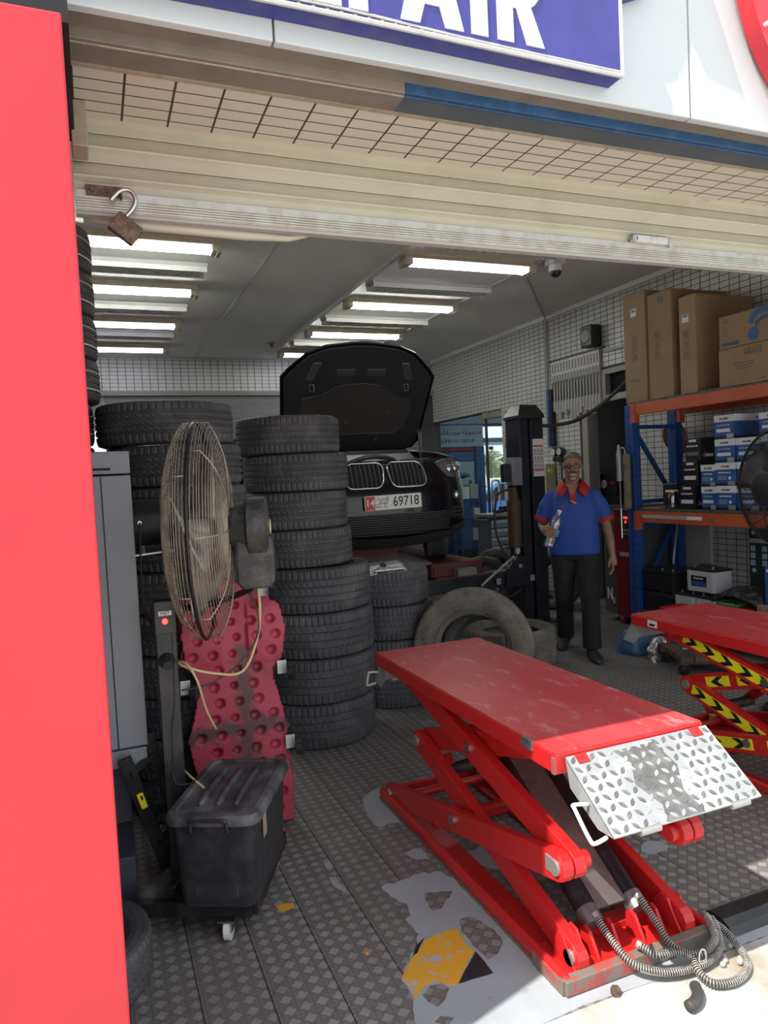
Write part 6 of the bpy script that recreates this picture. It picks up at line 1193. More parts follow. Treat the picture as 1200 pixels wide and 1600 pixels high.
# ================================================================ OFFICE beyond the right wall, and outdoors
of = E('wall_office', (7, 10, 0), kind='structure')
for a, b, mt_, nm in (((XW+.12,8.0,2.46),(9.2,8.6,2.9),'plaster','soffit_box'), ((XW+.12,7.95,0),(9.2,8.0,2.9),'plaster','wall_panel'), ((9.15,8.0,0),(9.2,11.4,2.9),'plaster','wall_panel'), ((XW+.12,8.0,2.9),(9.2,11.4,2.95),'ceiling','ceiling_panel'), ((XW+.0,11.20,2.45),(9.2,11.32,2.95),'office_pale','wall_panel'), ((7.6,11.2,0),(9.2,11.32,2.45),'plaster','wall_panel')): MB().box(a, b).build(nm, M_[mt_], of)
MB().box((XW+.12, 7.9, 2.95), (9.3, 11.45, 3.4)).build('roof_block', M_['plaster'], of)
sgn = E('office_sign', (5.95, 11.18, 2.06), 'pale blue panel sign with dark Arabic and English lettering', 'sign')
MB().box((5.44, 11.15, 2.05), (6.45, 11.199, 2.42)).build('sign_panel', M_['office_pale'], sgn)
text(AR1, sgn, M_['ink'], (5.97, 11.148, 2.30), .12, off=.008); text('SUPER FIX GROUP', sgn, M_['ink'], (5.95, 11.148, 2.145), .088, off=.01, sx=.92)
bp = E('wall_partition', (5.9, 11.2, 0), kind='structure')
MB().box((5.42, 11.2, 0), (6.46, 11.3, 2.45)).build('panel', M_['office_blue'], bp); MB().box((5.46, 11.17, 1.98), (6.42, 11.2, 2.04)).build('red_rail', M_['red_dark'], bp); MB().box((6.30, 11.14, 0), (6.46, 11.2, 2.04)).build('post', M_['office_blue'], bp)
ps = E('poster_panel', (6.0, 11.18, 1.2), 'pale blue poster with rounded corners on the blue partition', 'poster'); MB().box((5.80, 11.185, 1.30), (6.27, 11.199, 1.78)).build('sheet', M_['office_pale'], ps, bevel=.006)
m = MB()
for k in range(6):
    a = .4+k*.45; m.bar((6.03, 11.182, 1.5), (6.03+.16*math.cos(a), 11.182, 1.5+.10*math.sin(a)), .03, .004, (0,-1,0))
m.build('palm_print', M_['slate_paint'], ps)
MB().box((5.78, 11.16, 1.68), (5.98, 11.184, 1.80)).build('white_card', M_['paper'], ps)
of2 = E('office_shelf', (5.75, 10.75, 0), 'blue metal shelf unit with small boxes behind the car', 'shelf')
for x in (5.62, 6.02):
    for y in (10.55, 10.9): MB().box((x, y, 0), (x+.03, y+.03, 1.45)).build('upright', M_['rack_blue'], of2)
for z in (.1, .42, .80, 1.12): MB().box((5.62, 10.55, z), (6.05, 10.93, z+.03)).build('shelf_board', M_['rack_blue'], of2)
for k, (x, z, w, h, mt_) in enumerate(((5.66,.45,.18,.24,'box_blue'),(5.86,.45,.14,.2,'office_pale'),(5.66,.83,.2,.2,'box_blue'),(5.90,.83,.11,.16,'paper'),(5.66,1.15,.16,.2,'paper'),(5.84,1.15,.15,.24,'trim_grey'),(5.68,.13,.3,.16,'box_black'),(5.66,.70,.3,.04,'paper'))):
    if k == 7: continue
    o = MB().box((x, 10.58, z), (x+w, 10.8, z+h)).build('shelf_box', M_[mt_], bevel=.004); tag(o, ['dark blue box on the office shelf, second level left', 'pale box on the office shelf, second level right', 'dark blue box on the office shelf, third level', 'small white box on the office shelf, third level', 'white box on the office shelf, top left', 'grey box on the office shelf, top right', 'black box on the lowest office shelf'][k], 'box', 'boxes on the office shelf')
# glazed front of the office
gz = E('window_2', (7, 11.25, 0), kind='structure')
MB().box((6.46, 11.25, 0), (7.6, 11.258, 2.45)).build('pane', M_['glass'], gz)
for a, b in (((6.46,11.23,0),(6.50,11.28,2.45)), ((7.56,11.23,0),(7.6,11.28,2.45)), ((6.46,11.23,2.40),(7.6,11.28,2.45)), ((6.46,11.23,0),(7.6,11.28,.06))): MB().box(a, b).build('frame_bar', M_['slate_paint'], gz)
MB().tube([(6.60,11.2,.85),(6.60,11.16,.87),(6.60,11.16,1.35),(6.64,11.16,1.42),(6.71,11.16,1.42),(6.75,11.16,1.35),(6.75,11.16,.87),(6.75,11.2,.85)], .018, 8).build('door_handle', M_['steel'], gz, smooth=True)
MB().box((6.62,11.22,1.98),(6.70,11.249,2.04)).build('closer_plate', M_['slate_paint'], gz)
MB().box((6.46, 11.33, 2.12), (9, 12.6, 2.2)).build('canopy', M_['office_pale'], of)
# opening trim in the garage wall
ot = E('trim_3', (XW, 9.9, 2.45), kind='structure'); MB().box((XW-.012, 8.8, 2.36), (XW+.13, 9.35, 2.45)).build('header_box', M_['cream_trim'], ot); MB().box((XW-.006, 8.78, 0), (XW+.13, 8.80, 2.45)).build('jamb', M_['white_tile'], ot)
MB().box((XW+.02, 9.30, 0), (XW+.05, 9.33, 2.36)).build('glass_edge', M_['slate_paint'], ot)
MB().box((XW+.03, 9.33, .05), (XW+.036, 10.98, 2.42)).build('pane', M_['glass'], ot)
# outdoors behind
MB().box((-30, 11.4, -.13), (60, 90, -.03)).build('ground_road', M_['concrete'], kind='structure')
def palm(x, y, h, s, label):
    t = E('palm_tree', (x, y, 0), label, 'tree', 'palm trees outside'); r = random.Random(int(x*10))
    MB().tube([(x, y, -.03), (x+.1, y, h*.5), (x, y, h)], .2, 10, radii=[.18, .14, .12]).build('trunk', M_['bark'], t, smooth=True)
    for k in range(26):
        a = k*2.4; el = r.uniform(-.5, 1.2); L_ = s*r.uniform(.8, 1.1); pts = []
        d = Vector((math.cos(a)*math.cos(el), math.sin(a)*math.cos(el), math.sin(el)))
        for i in range(7): q = i/6; pts.append(Vector((x, y, h))+d*L_*q+Vector((0, 0, -.55*L_*q*q)))
        m = MB()
        for i in range(6):
            p, q = pts[i], pts[i+1]; f_ = (q-p).normalized(); sd = f_.cross(Vector((0, 0, 1))).normalized()
            for sgn_ in (-1, 1):
                for e in (0, .33, .66):
                    b = p.lerp(q, e); wv = L_*.26*(1-.75*abs(i/5-.4)); tip = b+sd*sgn_*wv+f_*wv*.5+Vector((0, 0, -wv*.35)); m.add([b, b+f_*L_*.03, tip], [(0, 1, 2)])
        m.tube(pts, .02, 4); m.build('frond', M_['leaf'], t)
palm(14.65, 25.0, 1.95, 1.25, 'date palm with feathery fronds seen through the office glass'); 
def bush(x, y, z, r_, label):
    m = MB(); rb_ = random.Random(int(x*7))
    for k in range(260):
        d = Vector((rb_.gauss(0,1), rb_.gauss(0,1), rb_.gauss(0,1))).normalized()*rb_.uniform(.5,1); p = Vector((x, y, z))+Vector((d.x*r_, d.y*r_, d.z*r_*.8)); u_ = Vector((rb_.gauss(0,1), rb_.gauss(0,1), rb_.gauss(0,1))).normalized()*r_*.2; w_ = u_.cross(Vector((.3,.2,1))).normalized()*r_*.12; m.add([p-u_, p+w_, p+u_, p-w_], [(0,1,2,3)])
    t = E('tree', (x, y, 0), label, 'tree', 'leafy trees outside'); m.build('foliage', M_['leaf'], t, kind='stuff'); MB().cyl((x, y, -.03), (x, y, z), .12, n=8).build('trunk', M_['bark'], t)
bush(16.75, 27.0, 1.55, 1.0, 'leafy tree right of the palm outside the glass'); bush(14.3, 27.5, 1.2, .9, 'leafy tree left of the palm outside the glass')
MB().box((4, 29, -.03), (40, 29.3, 1.25)).build('boundary_wall', M_['white_panel'], kind='structure')
def outcar(x, y, rz, mat, label):
    t = EL('parked_car', (x, y, -.03), label, 'car', rz=rz)
    prof = [(-2.1,.35),(-2.1,.75),(-1.9,.88),(-1.1,.95),(-.5,1.42),(.8,1.45),(1.5,1.0),(2.1,.95),(2.15,.4)]
    MB().prism(prof, lambda a, b, q: (a, q, b), -.82, .82).build('car_body', mat, t, bevel=.08)
    for s in (-1, 1): MB().prism([(-.95,.98),(-.45,1.34),(.75,1.37),(1.25,1.02)], lambda a, b, q: (a, q, b), s*.80, s*.83).build('side_glass', M_['windscreen'], t)
    MB().prism([(-1.08,.98),(-.54,1.38),(-.50,1.36),(-1.02,.96)], lambda a, b, q: (a, q, b), -.7, .7).build('windscreen', M_['windscreen'], t)
    for a in (-1.3, 1.35):
        for s in (-1, 1): w = MB().cyl((a, s*.70, .32), (a, s*.84, .32), .32, n=24).build('wheel', M_['rubber'], t, smooth=30); MB().cyl((a, s*.84, .32), (a, s*.85, .32), .2, n=20).build('rim', M_['silver'], w)
    return t
outcar(9.1, 14.2, -.5, M_['sky_blue_car'], 'bright blue car parked outside the office glass'); outcar(11.3, 19.0, .1, M_['silver'], 'silver car parked farther off beyond the blue car')
# ================================================================ behind the lift: tool cabinet, tyres
tc = E('tool_cabinet', (4.99, 8.35, 0), 'steel tool cabinet with pale blue drawers behind the lift post', 'tool cabinet')
MB().box((4.78, 8.2, .10), (5.22, 8.5, .98)).build('cabinet_frame', M_['slate_paint'], tc, bevel=.006); MB().box((4.74, 8.16, .98), (5.26, 8.52, 1.02)).build('worktop', M_['silver'], tc, bevel=.005)
for k in range(6):
    d = MB().box((4.81, 8.18, .26+k*.115), (5.19, 8.2, .26+k*.115+.10)).build('drawer', M_['office_pale'], tc, bevel=.003); MB().box((4.81, 8.16, .32+k*.115), (5.19, 8.18, .355+k*.115)).build('drawer_handle', M_['sign_white'], d)
for x in (4.82, 5.18):
    for y in (8.24, 8.46): MB().cyl((x-.015, y, .05), (x+.015, y, .05), .05, n=16).build('caster', M_['black_plastic'], tc, smooth=30)
MB().tube([(4.78,8.22,.95),(4.71,8.22,.95),(4.71,8.48,.95),(4.78,8.48,.95)], .012, 6).build('push_handle', M_['steel'], tc, smooth=True)
t = E('hand_tools', (4.9, 8.4, 1.02), 'small dark tools lying on the tool cabinet top', 'tools'); MB().box((4.92, 8.28, 1.0205), (5.07, 8.34, 1.06)).build('tool', M_['black_plastic'], t, bevel=.01); MB().box((5.1, 8.4, 1.0205), (5.22, 8.48, 1.10)).build('tool', M_['black_metal'], t, bevel=.01)
def upright_tyre(me0, x, y, rz, label, R, lean=.1):
    t = link('tyre', me0, None, label=label, cat='tyre'); t.matrix_world = Matrix.Translation((x, y, R*math.cos(lean))) @ Matrix.Rotation(rz, 4, 'Z') @ Matrix.Rotation(PI/2-lean, 4, 'X') @ Matrix.Translation((0, 0, -.11)); return t
upright_tyre(T_CAR, 2.52, 4.44, -.5, 'dark upright tyre seen through the hole of the large dusty tyre', .315); upright_tyre(T_CAR, 4.56, 7.68, -.75, 'upright tyre behind the lift post in front of the tool cabinet', .315); upright_tyre(T_CAR, 4.92, 7.80, -1.0, 'second upright tyre leaning behind the first, beside the cabinet', .315)
upright_tyre(T_CAR, 4.0, 7.05, -.45, 'upright tyre on the floor under the navy crossbeam', .315); upright_tyre(T_CAR, 4.75, 6.75, -1.25, 'dark upright tyre by the store door behind the man', .315)
o = MB().box((2.95, 7.0, 0), (3.85, 7.06, .44)).build('metal_sheet', M_['trim_grey'], bevel=.006); tag(o, 'grey metal panel standing on the floor under the crossbeam', 'panel')
o = MB().bar((3.70, 6.72, .02), (3.83, 6.80, .40), .03, .02).bar((3.78,6.7,.02),(3.91,6.78,.40),.03,.02).build('trestle', M_['silver_rough']); tag(o, 'pair of dull metal legs leaning under the crossbeam', 'stand')
# ================================================================ under the second lift
rb = random.Random(21)
def lump(name, cx, cy, rx, ry, h, mat, label, cat, amp=.25, n=28, m_=14):
    mb = MB(); ph = [rb.uniform(0, 6.3) for _ in range(8)]
    def f_(u, v):
        a = 2*PI*u; t_ = v*PI/2; k = 1+amp*(.5*math.sin(3*a+ph[0]+4*v)+.3*math.sin(7*a+ph[1])+.25*math.sin(5*t_*3+ph[2]+2*a))
        return Vector((cx+rx*k*math.cos(a)*math.cos(t_), cy+ry*k*math.sin(a)*math.cos(t_), .002+h*math.sin(t_)*(1+amp*.4*math.sin(5*a+ph[3]))))
    mb.grid(f_, n, m_); o = mb.build(name, mat, smooth=True); return tag(o, label, cat)
lump('plastic_bag', 4.14, 4.74, .18, .13, .22, M_['bag_blue'], 'crumpled blue plastic bag on the floor behind the lift ramp', 'bag', .18)
lump('foil_bag', 4.12, 4.45, .11, .09, .16, M_['foil'], 'crumpled shiny silver foil bag on the floor', 'bag', .45, 44, 20)
dl = E('wooden_dolly', (4.1, 4.05, 0), 'dirty wooden dolly on casters under the second lift', 'dolly')
DM = Matrix.Translation((4.16, 4.12, 0)) @ Matrix.Rotation(-.45, 4, 'Z')
for k in range(4): MB().box((-.20+.1*k, -.24, .105), (-.105+.1*k, .24, .145), DM).build('plank', M_['wood_dirty'], dl, bevel=.004)
for y in (-.19, .19): MB().box((-.2, y-.025, .085), (.2, y+.025, .105), DM).build('cross_plank', M_['wood_dirty'], dl)
for x, y in ((-.16,-.19),(.16,-.19),(-.16,.19),(.16,.19)):
    c = DM @ Vector((x, y, .04)); w = MB().cyl(c-Vector((.014,.006,0)), c+Vector((.014,.006,0)), .04, n=18).build('caster', M_['black_plastic'], dl, smooth=30); MB().box((x-.022,y-.022,.045),(x+.022,y+.022,.085), DM).build('caster_fork', M_['black_metal'], w)
o = MB().bar((4.05,4.15,.155),(4.30,4.0,.158),.012,.012).build('metal_rod', M_['silver_rough']); tag(o, 'thin steel rod lying on the wooden dolly', 'rod')
o = MB().tube([(4.14+.06*math.cos(a),4.10+.05*math.sin(a),.155+.012*(k%2)) for k, a in enumerate([2*PI*i/12 for i in range(12)])], .012, 6, closed=True).build('rope_coil', M_['mat_grey'], smooth=True); tag(o, 'small grey cable coil lying on the wooden dolly', 'cable')
rj = E('floor_jack', (4.46, 4.8, 0), 'red steel stand on the floor beside the foil bag', 'jack'); MB().box((4.33, 4.62, 0), (4.58, 4.68, .06)).build('base', M_['lift_red'], rj); 
for x in (4.34, 4.52): MB().box((x, 4.62, .06), (x+.05, 4.67, .30)).build('leg', M_['lift_red'], rj)
MB().box((4.33, 4.61, .30), (4.58, 4.68, .37)).build('top_bar', M_['lift_red'], rj, bevel=.005)
# black pedestal fan at the right edge
pf = E('pedestal_fan', (3.80, 3.02, 0), 'large black pedestal fan at the right edge in front of the rack', 'fan')
b_ = math.radians(168); F0 = Vector((3.74, 3.05, 1.385)); FMx = Matrix.Translation(F0) @ Matrix.Rotation(b_, 4, 'Z') @ Matrix.Rotation(PI/2, 4, 'Y')
for sgn_, dp_ in ((1, .09), (-1, .08)):
    m = MB()
    for i in range(30):
        t_ = (i+1)/30; r = .11+.23*t_; z = sgn_*dp_*(1-max(0, (t_-.2)/.8)**2.2); m.tube([FMx @ Vector((r*math.cos(2*PI*k/48), r*math.sin(2*PI*k/48), z)) for k in range(48)], .0013, 4, closed=True)
    for k in range(8):
        a = 2*PI*k/8; m.tube([FMx @ Vector(((.1+.24*i/8)*math.cos(a), (.1+.24*i/8)*math.sin(a), sgn_*dp_*(1-max(0, (i/8-.2)/.8)**2.2))) for i in range(9)], .003, 5)
    m.build('front_guard' if sgn_ > 0 else 'rear_guard', M_['wire_black'], pf, smooth=True, kind='stuff')
m = MB(); m.tube([FMx @ Vector((.342*math.cos(2*PI*k/64), .342*math.sin(2*PI*k/64), 0)) for k in range(64)], .008, 8, closed=True); m.build('rim_ring', M_['wire_black'], pf, smooth=True)
MB().lathe([(0,.10),(.085,.10),(.105,.095),(.105,.08),(0,.08)], 32, FMx).build('front_badge', M_['black_plastic'], pf, smooth=30); MB().lathe([(0,-.25),(.09,-.25),(.11,-.2),(.11,-.06),(0,-.06)], 28, FMx).build('motor_housing', M_['motor_black'], pf, smooth=30)
for b in range(3):
    m = MB(); a0 = b*2*PI/3; m.grid(lambda u, v: FMx @ Vector(((.05+.26*u)*math.cos(a0+(v-.5)*1.1), (.05+.26*u)*math.sin(a0+(v-.5)*1.1), (v-.5)*.08)), 8, 6); o = m.build('blade', M_['black_plastic'], pf, smooth=True); s_ = o.modifiers.new('s', 'SOLIDIFY'); s_.thickness = .004
bp_ = FMx @ Vector((0, 0, -.15)); MB().cyl((bp_.x, bp_.y, .03), (bp_.x, bp_.y, 1.28), .022, n=16).build('pole', M_['black_metal'], pf, smooth=30); MB().cyl((bp_.x, bp_.y, 0), (bp_.x, bp_.y, .04), .24, .22, 32).build('base', M_['black_metal'], pf, smooth=30)

ol = E('office_fill_light', (6.6, 9.8, 2.9), 'added unseen ceiling panel that brightens the blue office', 'ceiling light'); MB().box((6.0, 9.5, 2.86), (7.2, 10.1, 2.899)).build('frame', M_['light_white'], ol); MB().box((6.03, 9.53, 2.852), (7.17, 10.07, 2.86)).build('diffuser', emat('office_fill_glow', (.95,1.,1.), 3.), ol)  # lamp panel added to brighten the office and its sign
# ================================================================ THE MAN
pr = EL('person', (3.72, 4.98, 0), 'smiling man in blue polo shirt and dark trousers walking with a water bottle', 'person', rz=math.radians(-37))
def rem(o, vox, it=6, fac=.5):
    r_ = o.modifiers.new('remesh', 'REMESH'); r_.mode = 'VOXEL'; r_.voxel_size = vox; r_.use_smooth_shade = True
    s_ = o.modifiers.new('smooth', 'SMOOTH'); s_.iterations = it; s_.factor = fac
def capsule(m, pts, rad, n=12):
    P = [Vector(p) for p in pts]; d0 = (P[0]-P[1]).normalized(); d1 = (P[-1]-P[-2]).normalized()
    Q = [P[0]+d0*rad[0]*.9, P[0]+d0*rad[0]*.6]+P+[P[-1]+d1*rad[-1]*.6, P[-1]+d1*rad[-1]*.9]; R = [rad[0]*.35, rad[0]*.8]+list(rad)+[rad[-1]*.8, rad[-1]*.35]
    m.tube(Q, 0, n, radii=R)
def ering(cx, cy, z, rx, ry, n=24, p=2.3):
    o = []
    for i in range(n):
        a = 2*PI*i/n; c, s = math.cos(a), math.sin(a); o.append(Vector((cx+rx*abs(c)**(2/p)*(1 if c > 0 else -1), cy+ry*abs(s)**(2/p)*(1 if s > 0 else -1), z)))
    return o
SHL, SHR = (-.168, .01, 1.325), (.168, .01, 1.325); ELL, WRL = (-.262, .035, 1.085), (-.232, -.185, 1.055); ELR, WRR = (.262, .03, 1.075), (.298, -.045, .835)
HC = Vector((.008, -.035, 1.575))
b = MB()
b.loft([ering(0, .0, z, rx, ry) for z, rx, ry in ((.88,.15,.10),(.98,.165,.115),(1.10,.16,.125),(1.22,.165,.12),(1.33,.175,.105),(1.40,.12,.075),(1.43,.07,.06))])
b.tube([(0,.02,1.38),(0,.005,1.44),(.004,-.01,1.50),(HC.x,HC.y+.01,1.54)], 0, 14, radii=[.07,.06,.056,.055])
b.ell(HC+Vector((0,.015,.035)), (.073,.092,.083), 20, 14); b.ell(HC+Vector((0,-.018,-.035)), (.060,.068,.082), 20, 14); b.ell(HC+Vector((0,-.052,-.088)), (.033,.026,.026)); b.ell(HC+Vector((0,-.028,-.07)), (.05,.05,.035))
for s in (-1, 1):
    b.ell(HC+Vector((s*.034,-.066,-.022)), (.024,.018,.022)); b.ell(HC+Vector((s*.026,-.075,.020)), (.030,.012,.010)); b.ell(HC+Vector((s*.076,.008,-.005)), (.010,.018,.031))
b.tube([HC+Vector(p) for p in ((0,-.078,.012),(0,-.092,-.008),(0,-.102,-.026),(0,-.088,-.036))], 0, 10, radii=[.008,.010,.014,.011]); 
for s in (-1, 1): b.ell(HC+Vector((s*.012,-.09,-.031)), (.009,.010,.008))
b.ell(HC+Vector((0,-.080,-.072)), (.024,.012,.007))
capsule(b, [SHL, ELL, WRL], [.052,.040,.029]); capsule(b, [SHR, (.225,.02,1.22), ELR, (.285,-.01,.95), WRR], [.055,.047,.040,.038,.028])
# hand holding the bottle: palm on its outer side, fingers across the front
B0, B1 = Vector((-.205,-.285,.93)), Vector((-.100,-.285,1.235)); BD = (B1-B0).normalized(); BC = B0+BD*.125; SD = Vector((BD.z, 0, -BD.x))   # SD: image right
b.tube([WRL, BC-SD*.066+Vector((0,.055,.0)), BC-SD*.06+Vector((0,.015,0)), BC-SD*.057+Vector((0,-.008,0))], 0, 12, radii=[.028,.034,.034,.026])
b.ell(BC-SD*.058+Vector((0,.01,0)), (.017,.036,.042))
for k, (o_, L_) in enumerate(((.036,.9),(.013,1.),(-.010,.95),(-.031,.78))):
    c = BC+BD*o_; r = .059; pts = [c+(-SD*math.cos(a)+Vector((0,-1,0))*math.sin(a))*r for a in (.1, .55, 1.0, .95+.75*L_, 1.05+1.05*L_)]; capsule(b, pts, [.0105,.0105,.0098,.009,.0078], 10)
c = BC+BD*.045; capsule(b, [c+(-SD*math.cos(a)+Vector((0,1,0))*math.sin(a))*.059 for a in (.2,.7,1.3,1.8)], [.013,.012,.011,.009], 10)
# hanging hand
W = Vector(WRR); dwn = Vector((.06,-.12,-.99)).normalized(); b.tube([W, W+dwn*.03, W+dwn*.065, W+dwn*.092], 0, 12, radii=[.028,.032,.035,.028]); 
for k, (dy, L_) in enumerate(((-.030,.078),(-.010,.086),(.010,.08),(.028,.064))):
    p = W+dwn*.085+Vector((-.004, dy, 0)); capsule(b, [p, p+dwn*L_*.45+Vector((-.004,-.002,0)), p+dwn*L_*.75+Vector((-.018,-.006,0)), p+dwn*L_*.92+Vector((-.034,-.01,0))], [.0105,.0098,.0088,.0078], 10)
p = W+dwn*.035+Vector((-.018,-.028,0)); capsule(b, [p, p+Vector((-.014,-.022,-.028)), p+Vector((-.018,-.03,-.058))], [.013,.0115,.0095], 10)
bd = b.build('body', M_['skin'], pr); rem(bd, .0045, 4, .4)
# hair, face
h = MB()
def hp_(u, v):
    a = 2*PI*u; lim = 1.05+.62*(.5+.5*math.sin(a)); t_ = v*lim; d = Vector((math.sin(t_)*math.cos(a)*.0775, math.sin(t_)*math.sin(a)*.0965, math.cos(t_)*.0875)); return HC+Vector((0,.0155,.035))+d
h.grid(hp_, 36, 10); hr = h.build('hair', M_['hair'], pr, smooth=True); s_ = hr.modifiers.new('s', 'SOLIDIFY'); s_.thickness = .006; s_.offset = 0
for s in (-1, 1):
    e = MB(); e.ell(HC+Vector((s*.029,-.0715,.002)), (.012,.008,.006)); ey = e.build('eye', M_['teeth'], pr, smooth=True); e = MB(); e.ell(HC+Vector((s*.029,-.0785,.001)), (.005,.002,.005)); e.build('iris', M_['ink'], ey, smooth=True)
    e = MB(); e.tube([HC+Vector((s*a,-y_,z)) for a, y_, z in ((.012,.086,.021),(.028,.087,.027),(.046,.078,.022))], .0035, 6); e.build('eyebrow', M_['moustache'], pr, smooth=True)
    e = MB(); e.tube([HC+Vector((s*p[0],-p[1],p[2])) for p in ((.007,.098,.008),(.012,.099,-.012),(.03,.098,-.016),(.049,.086,-.012),(.053,.082,.006),(.046,.088,.012),(.026,.098,.013))], .0018, 6, closed=True); g_e = e.build('glasses_frame', M_['ink'], pr, smooth=True)
    e = MB(); e.tube([HC+Vector((s*p[0],-p[1],p[2])) for p in ((.053,.082,.006),(.072,.05,.008),(.079,.0,.006))], .0018, 6); e.build('temple_arm', M_['ink'], g_e, smooth=True)
    e = MB(); e.prism([(.007,.008),(.012,-.012),(.03,-.016),(.049,-.012),(.053,.006),(.046,.012),(.026,.013)], lambda a, z, t: HC+Vector((s*a, -.0985+.35*max(0, a-.028)+t, z)), 0, .001); e.build('lens', M_['lens'], g_e)
e = MB(); e.tube([HC+Vector((-.007,-.098,.004)), HC+Vector((0,-.101,.006)), HC+Vector((.007,-.098,.004))], .0018, 6); e.build('glasses_bridge', M_['ink'], pr, smooth=True)
e = MB(); e.tube([HC+Vector(p) for p in ((-.036,-.076,-.058),(-.022,-.089,-.050),(-.006,-.094,-.046),(.006,-.094,-.046),(.022,-.089,-.050),(.036,-.076,-.058))], .005, 8, radii=[.003,.0062,.0066,.0066,.0062,.003]); e.build('moustache', M_['moustache'], pr, smooth=True)
e = MB(); e.tube([HC+Vector(p) for p in ((-.027,-.081,-.061),(-.013,-.0895,-.0655),(0,-.0915,-.067),(.013,-.0895,-.0655),(.027,-.081,-.061))], .004, 8, radii=[.0015,.0042,.0048,.0042,.0015]); e.build('teeth', M_['teeth'], pr, smooth=True)
e = MB(); e.ell(HC+Vector((0,-.071,-.099)), (.026,.012,.013)); e.build('chin_beard', M_['stubble'], pr, smooth=True)
# polo shirt
s = MB()
s.loft([ering(0, .0, z, rx, ry, 28, 2.6) for z, rx, ry in ((.845,.205,.145),(.87,.208,.15),(.96,.205,.155),(1.06,.200,.158),(1.16,.196,.150),(1.26,.196,.138),(1.32,.178,.122),(1.36,.148,.105),(1.395,.108,.088),(1.425,.075,.07))])
s.tube([(-.10,.01,1.345), (-.165,.01,1.325), (-.212,.018,1.25), (-.250,.028,1.15)], 0, 16, radii=[.055,.068,.072,.068]); s.tube([(.10,.01,1.345), (.165,.01,1.325), (.214,.018,1.24), (.252,.024,1.135)], 0, 16, radii=[.055,.068,.072,.068])
sh_ = s.build('polo_shirt', M_['shirt'], pr); rem(sh_, .009, 5)
for p, q in (((-.249,.027,1.165), (-.256,.030,1.132)), ((.251,.023,1.15), (.258,.025,1.117))): c = MB(); c.cyl(p, q, .0715, .072, 24); c.build('sleeve_cuff', M_['shirt_red'], pr, smooth=40)
c = MB()
for sx in (-1, 1):
    ring0 = [Vector((sx*x, y, z)) for x, y, z in ((.0,.082,1.475),(.06,.066,1.48),(.083,.01,1.468),(.068,-.058,1.445),(.036,-.10,1.40))]; ring1 = [Vector((sx*x, y, z)) for x, y, z in ((.0,.115,1.425),(.095,.098,1.425),(.142,.012,1.395),(.134,-.098,1.362),(.098,-.155,1.325))]
    v = ring0+ring1; c.add(v, [(i, i+1, 6+i, 5+i) for i in range(4)])
co = c.build('collar', M_['shirt_red'], pr, smooth=True); s_ = co.modifiers.new('s', 'SOLIDIFY'); s_.thickness = .008
c = MB(); c.prism([(-.034,1.392),(-.003,1.345),(.003,1.345),(.034,1.392),(.022,1.31),(.018,1.262),(-.014,1.262),(-.018,1.31)], lambda a, z, t: Vector((a, -.118-.36*(1.40-z)+.0+t, z)) if z > 1.30 else Vector((a, -.150-.05*(1.31-z)+t, z)), 0, .006); c.build('placket', M_['shirt_red'], pr)
c = MB(); c.prism([(-.045,1.43),(-.03,1.39),(0,1.34),(.03,1.39),(.045,1.43)], lambda a, z, t: Vector((a, -.098-.5*(1.43-z)+t, z)), 0, .004); c.build('open_neck', M_['skin'], pr)
MB().cyl((-.02,-.166,1.298), (.028,-.168,1.272), .004, n=8).build('pen', M_['sign_white'], pr)
MB().box((-.095,-.1475,1.235),(-.07,-.143,1.255)).build('chest_logo', M_['shirt_red'], pr)
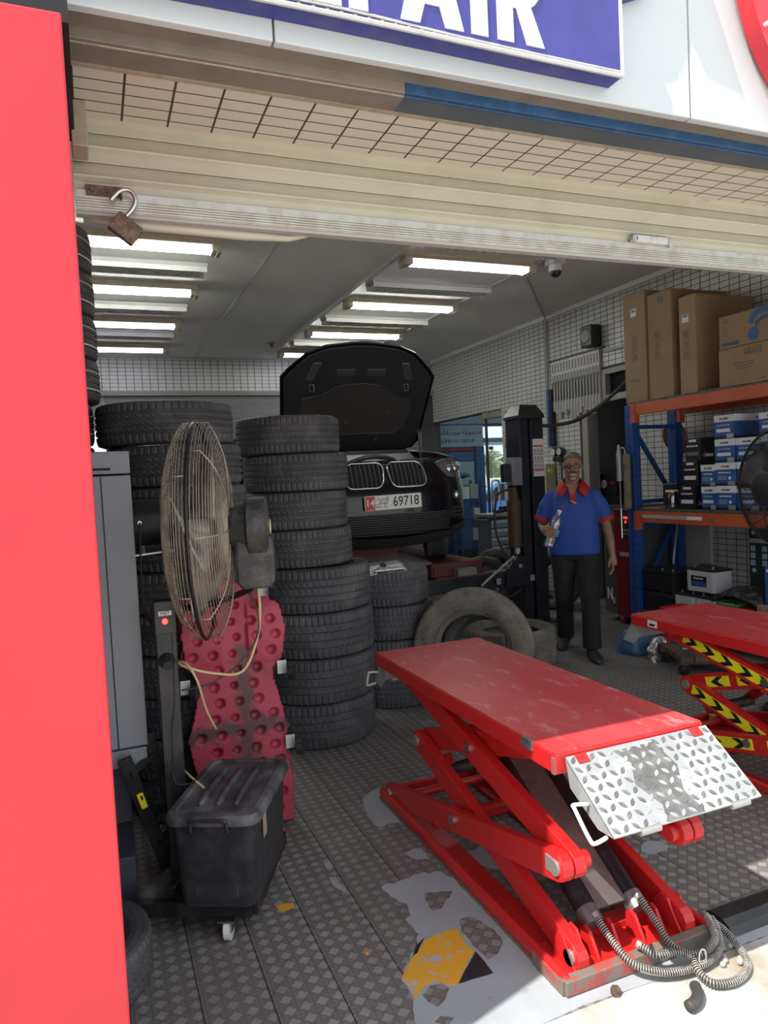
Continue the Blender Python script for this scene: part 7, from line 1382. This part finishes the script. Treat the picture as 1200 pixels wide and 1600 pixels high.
# trousers
t = MB()
t.loft([ering(0, .0, z, rx, ry, 24, 2.5) for z, rx, ry in ((.80,.165,.11),(.86,.185,.128),(.92,.188,.132),(.95,.18,.125))])
FK, FA = (.108,-.165,.50), (.112,-.185,.085); RK, RA = (-.100,-.005,.49), (-.105,.235,.10)
t.tube([(.09,.0,.90), (.095,-.03,.78), (.105,-.13,.56), FK, (.110,-.18,.30), FA], 0, 18, radii=[.100,.105,.085,.078,.074,.078]); t.tube([(-.09,.0,.90), (-.094,.0,.78), (-.098,-.005,.56), RK, (-.102,.11,.30), RA], 0, 18, radii=[.100,.105,.085,.078,.073,.076])
tr = t.build('trousers', M_['jeans'], pr); rem(tr, .010, 5)
def shoe(ax, ay, hx, hy, z0, pitch):
    m = MB(); d = Vector((hx, hy, 0)).normalized(); sd = Vector((-d.y, d.x, 0)); rings = []
    for q, w, h_ in ((-.085,.026,.05),(-.075,.036,.075),(-.02,.041,.085),(.05,.044,.07),(.11,.05,.05),(.16,.046,.04),(.19,.03,.028),(.20,.012,.015)):
        c = Vector((ax, ay, 0))+d*q; zz = z0+max(0, pitch*(q+.085)) if pitch > 0 else z0+max(0, -pitch*(.2-q)); rings.append([c+sd*(w*math.cos(a))+Vector((0, 0, zz+.003+max(0, h_*(.5+.62*math.sin(a))))) for a in [2*PI*i/16 for i in range(16)]])
    m.loft(rings); return m
shoe(.114,-.205,.22,-.97,.0,.03).build('shoe', M_['shoe'], pr, smooth=True); shoe(-.108,.225,-.2,-.98,.0,-.10).build('shoe', M_['shoe'], pr, smooth=True)
# the bottle in his hand
bt = EL('water_bottle', (3.72, 4.98, 0), 'clear plastic water bottle with a blue label held by the man', 'bottle', rz=math.radians(-37))
BM = Matrix.Translation(B0) @ BD.to_track_quat('Z', 'Y').to_matrix().to_4x4()
pf_ = [(r_*1.36, z_) for r_, z_ in [(0,.004),(.022,0),(.033,.006),(.0345,.02)]+[(.0345-.0018*(k % 2), .03+k*.011) for k in range(6)]+[(.0345,.10),(.0345,.165),(.0335,.18),(.0345,.195),(.034,.21),(.028,.24),(.018,.268),(.0125,.282),(.0125,.296),(0,.296)]]
MB().lathe(pf_, 28, BM).build('bottle_wall', M_['clear'], bt, smooth=40); MB().lathe([(.0478,.104),(.0478,.160)], 28, BM).build('label', M_['label_blue'], bt, smooth=True); MB().lathe([(0,.296),(.017,.296),(.017,.314),(.012,.318),(0,.318)], 20, BM).build('cap', M_['white_plastic'], bt, smooth=30)
MB().lathe([(0,.006),(.041,.006),(.044,.02),(.044,.12),(0,.122)], 24, BM).build('water', M_['clear'], bt, smooth=40)
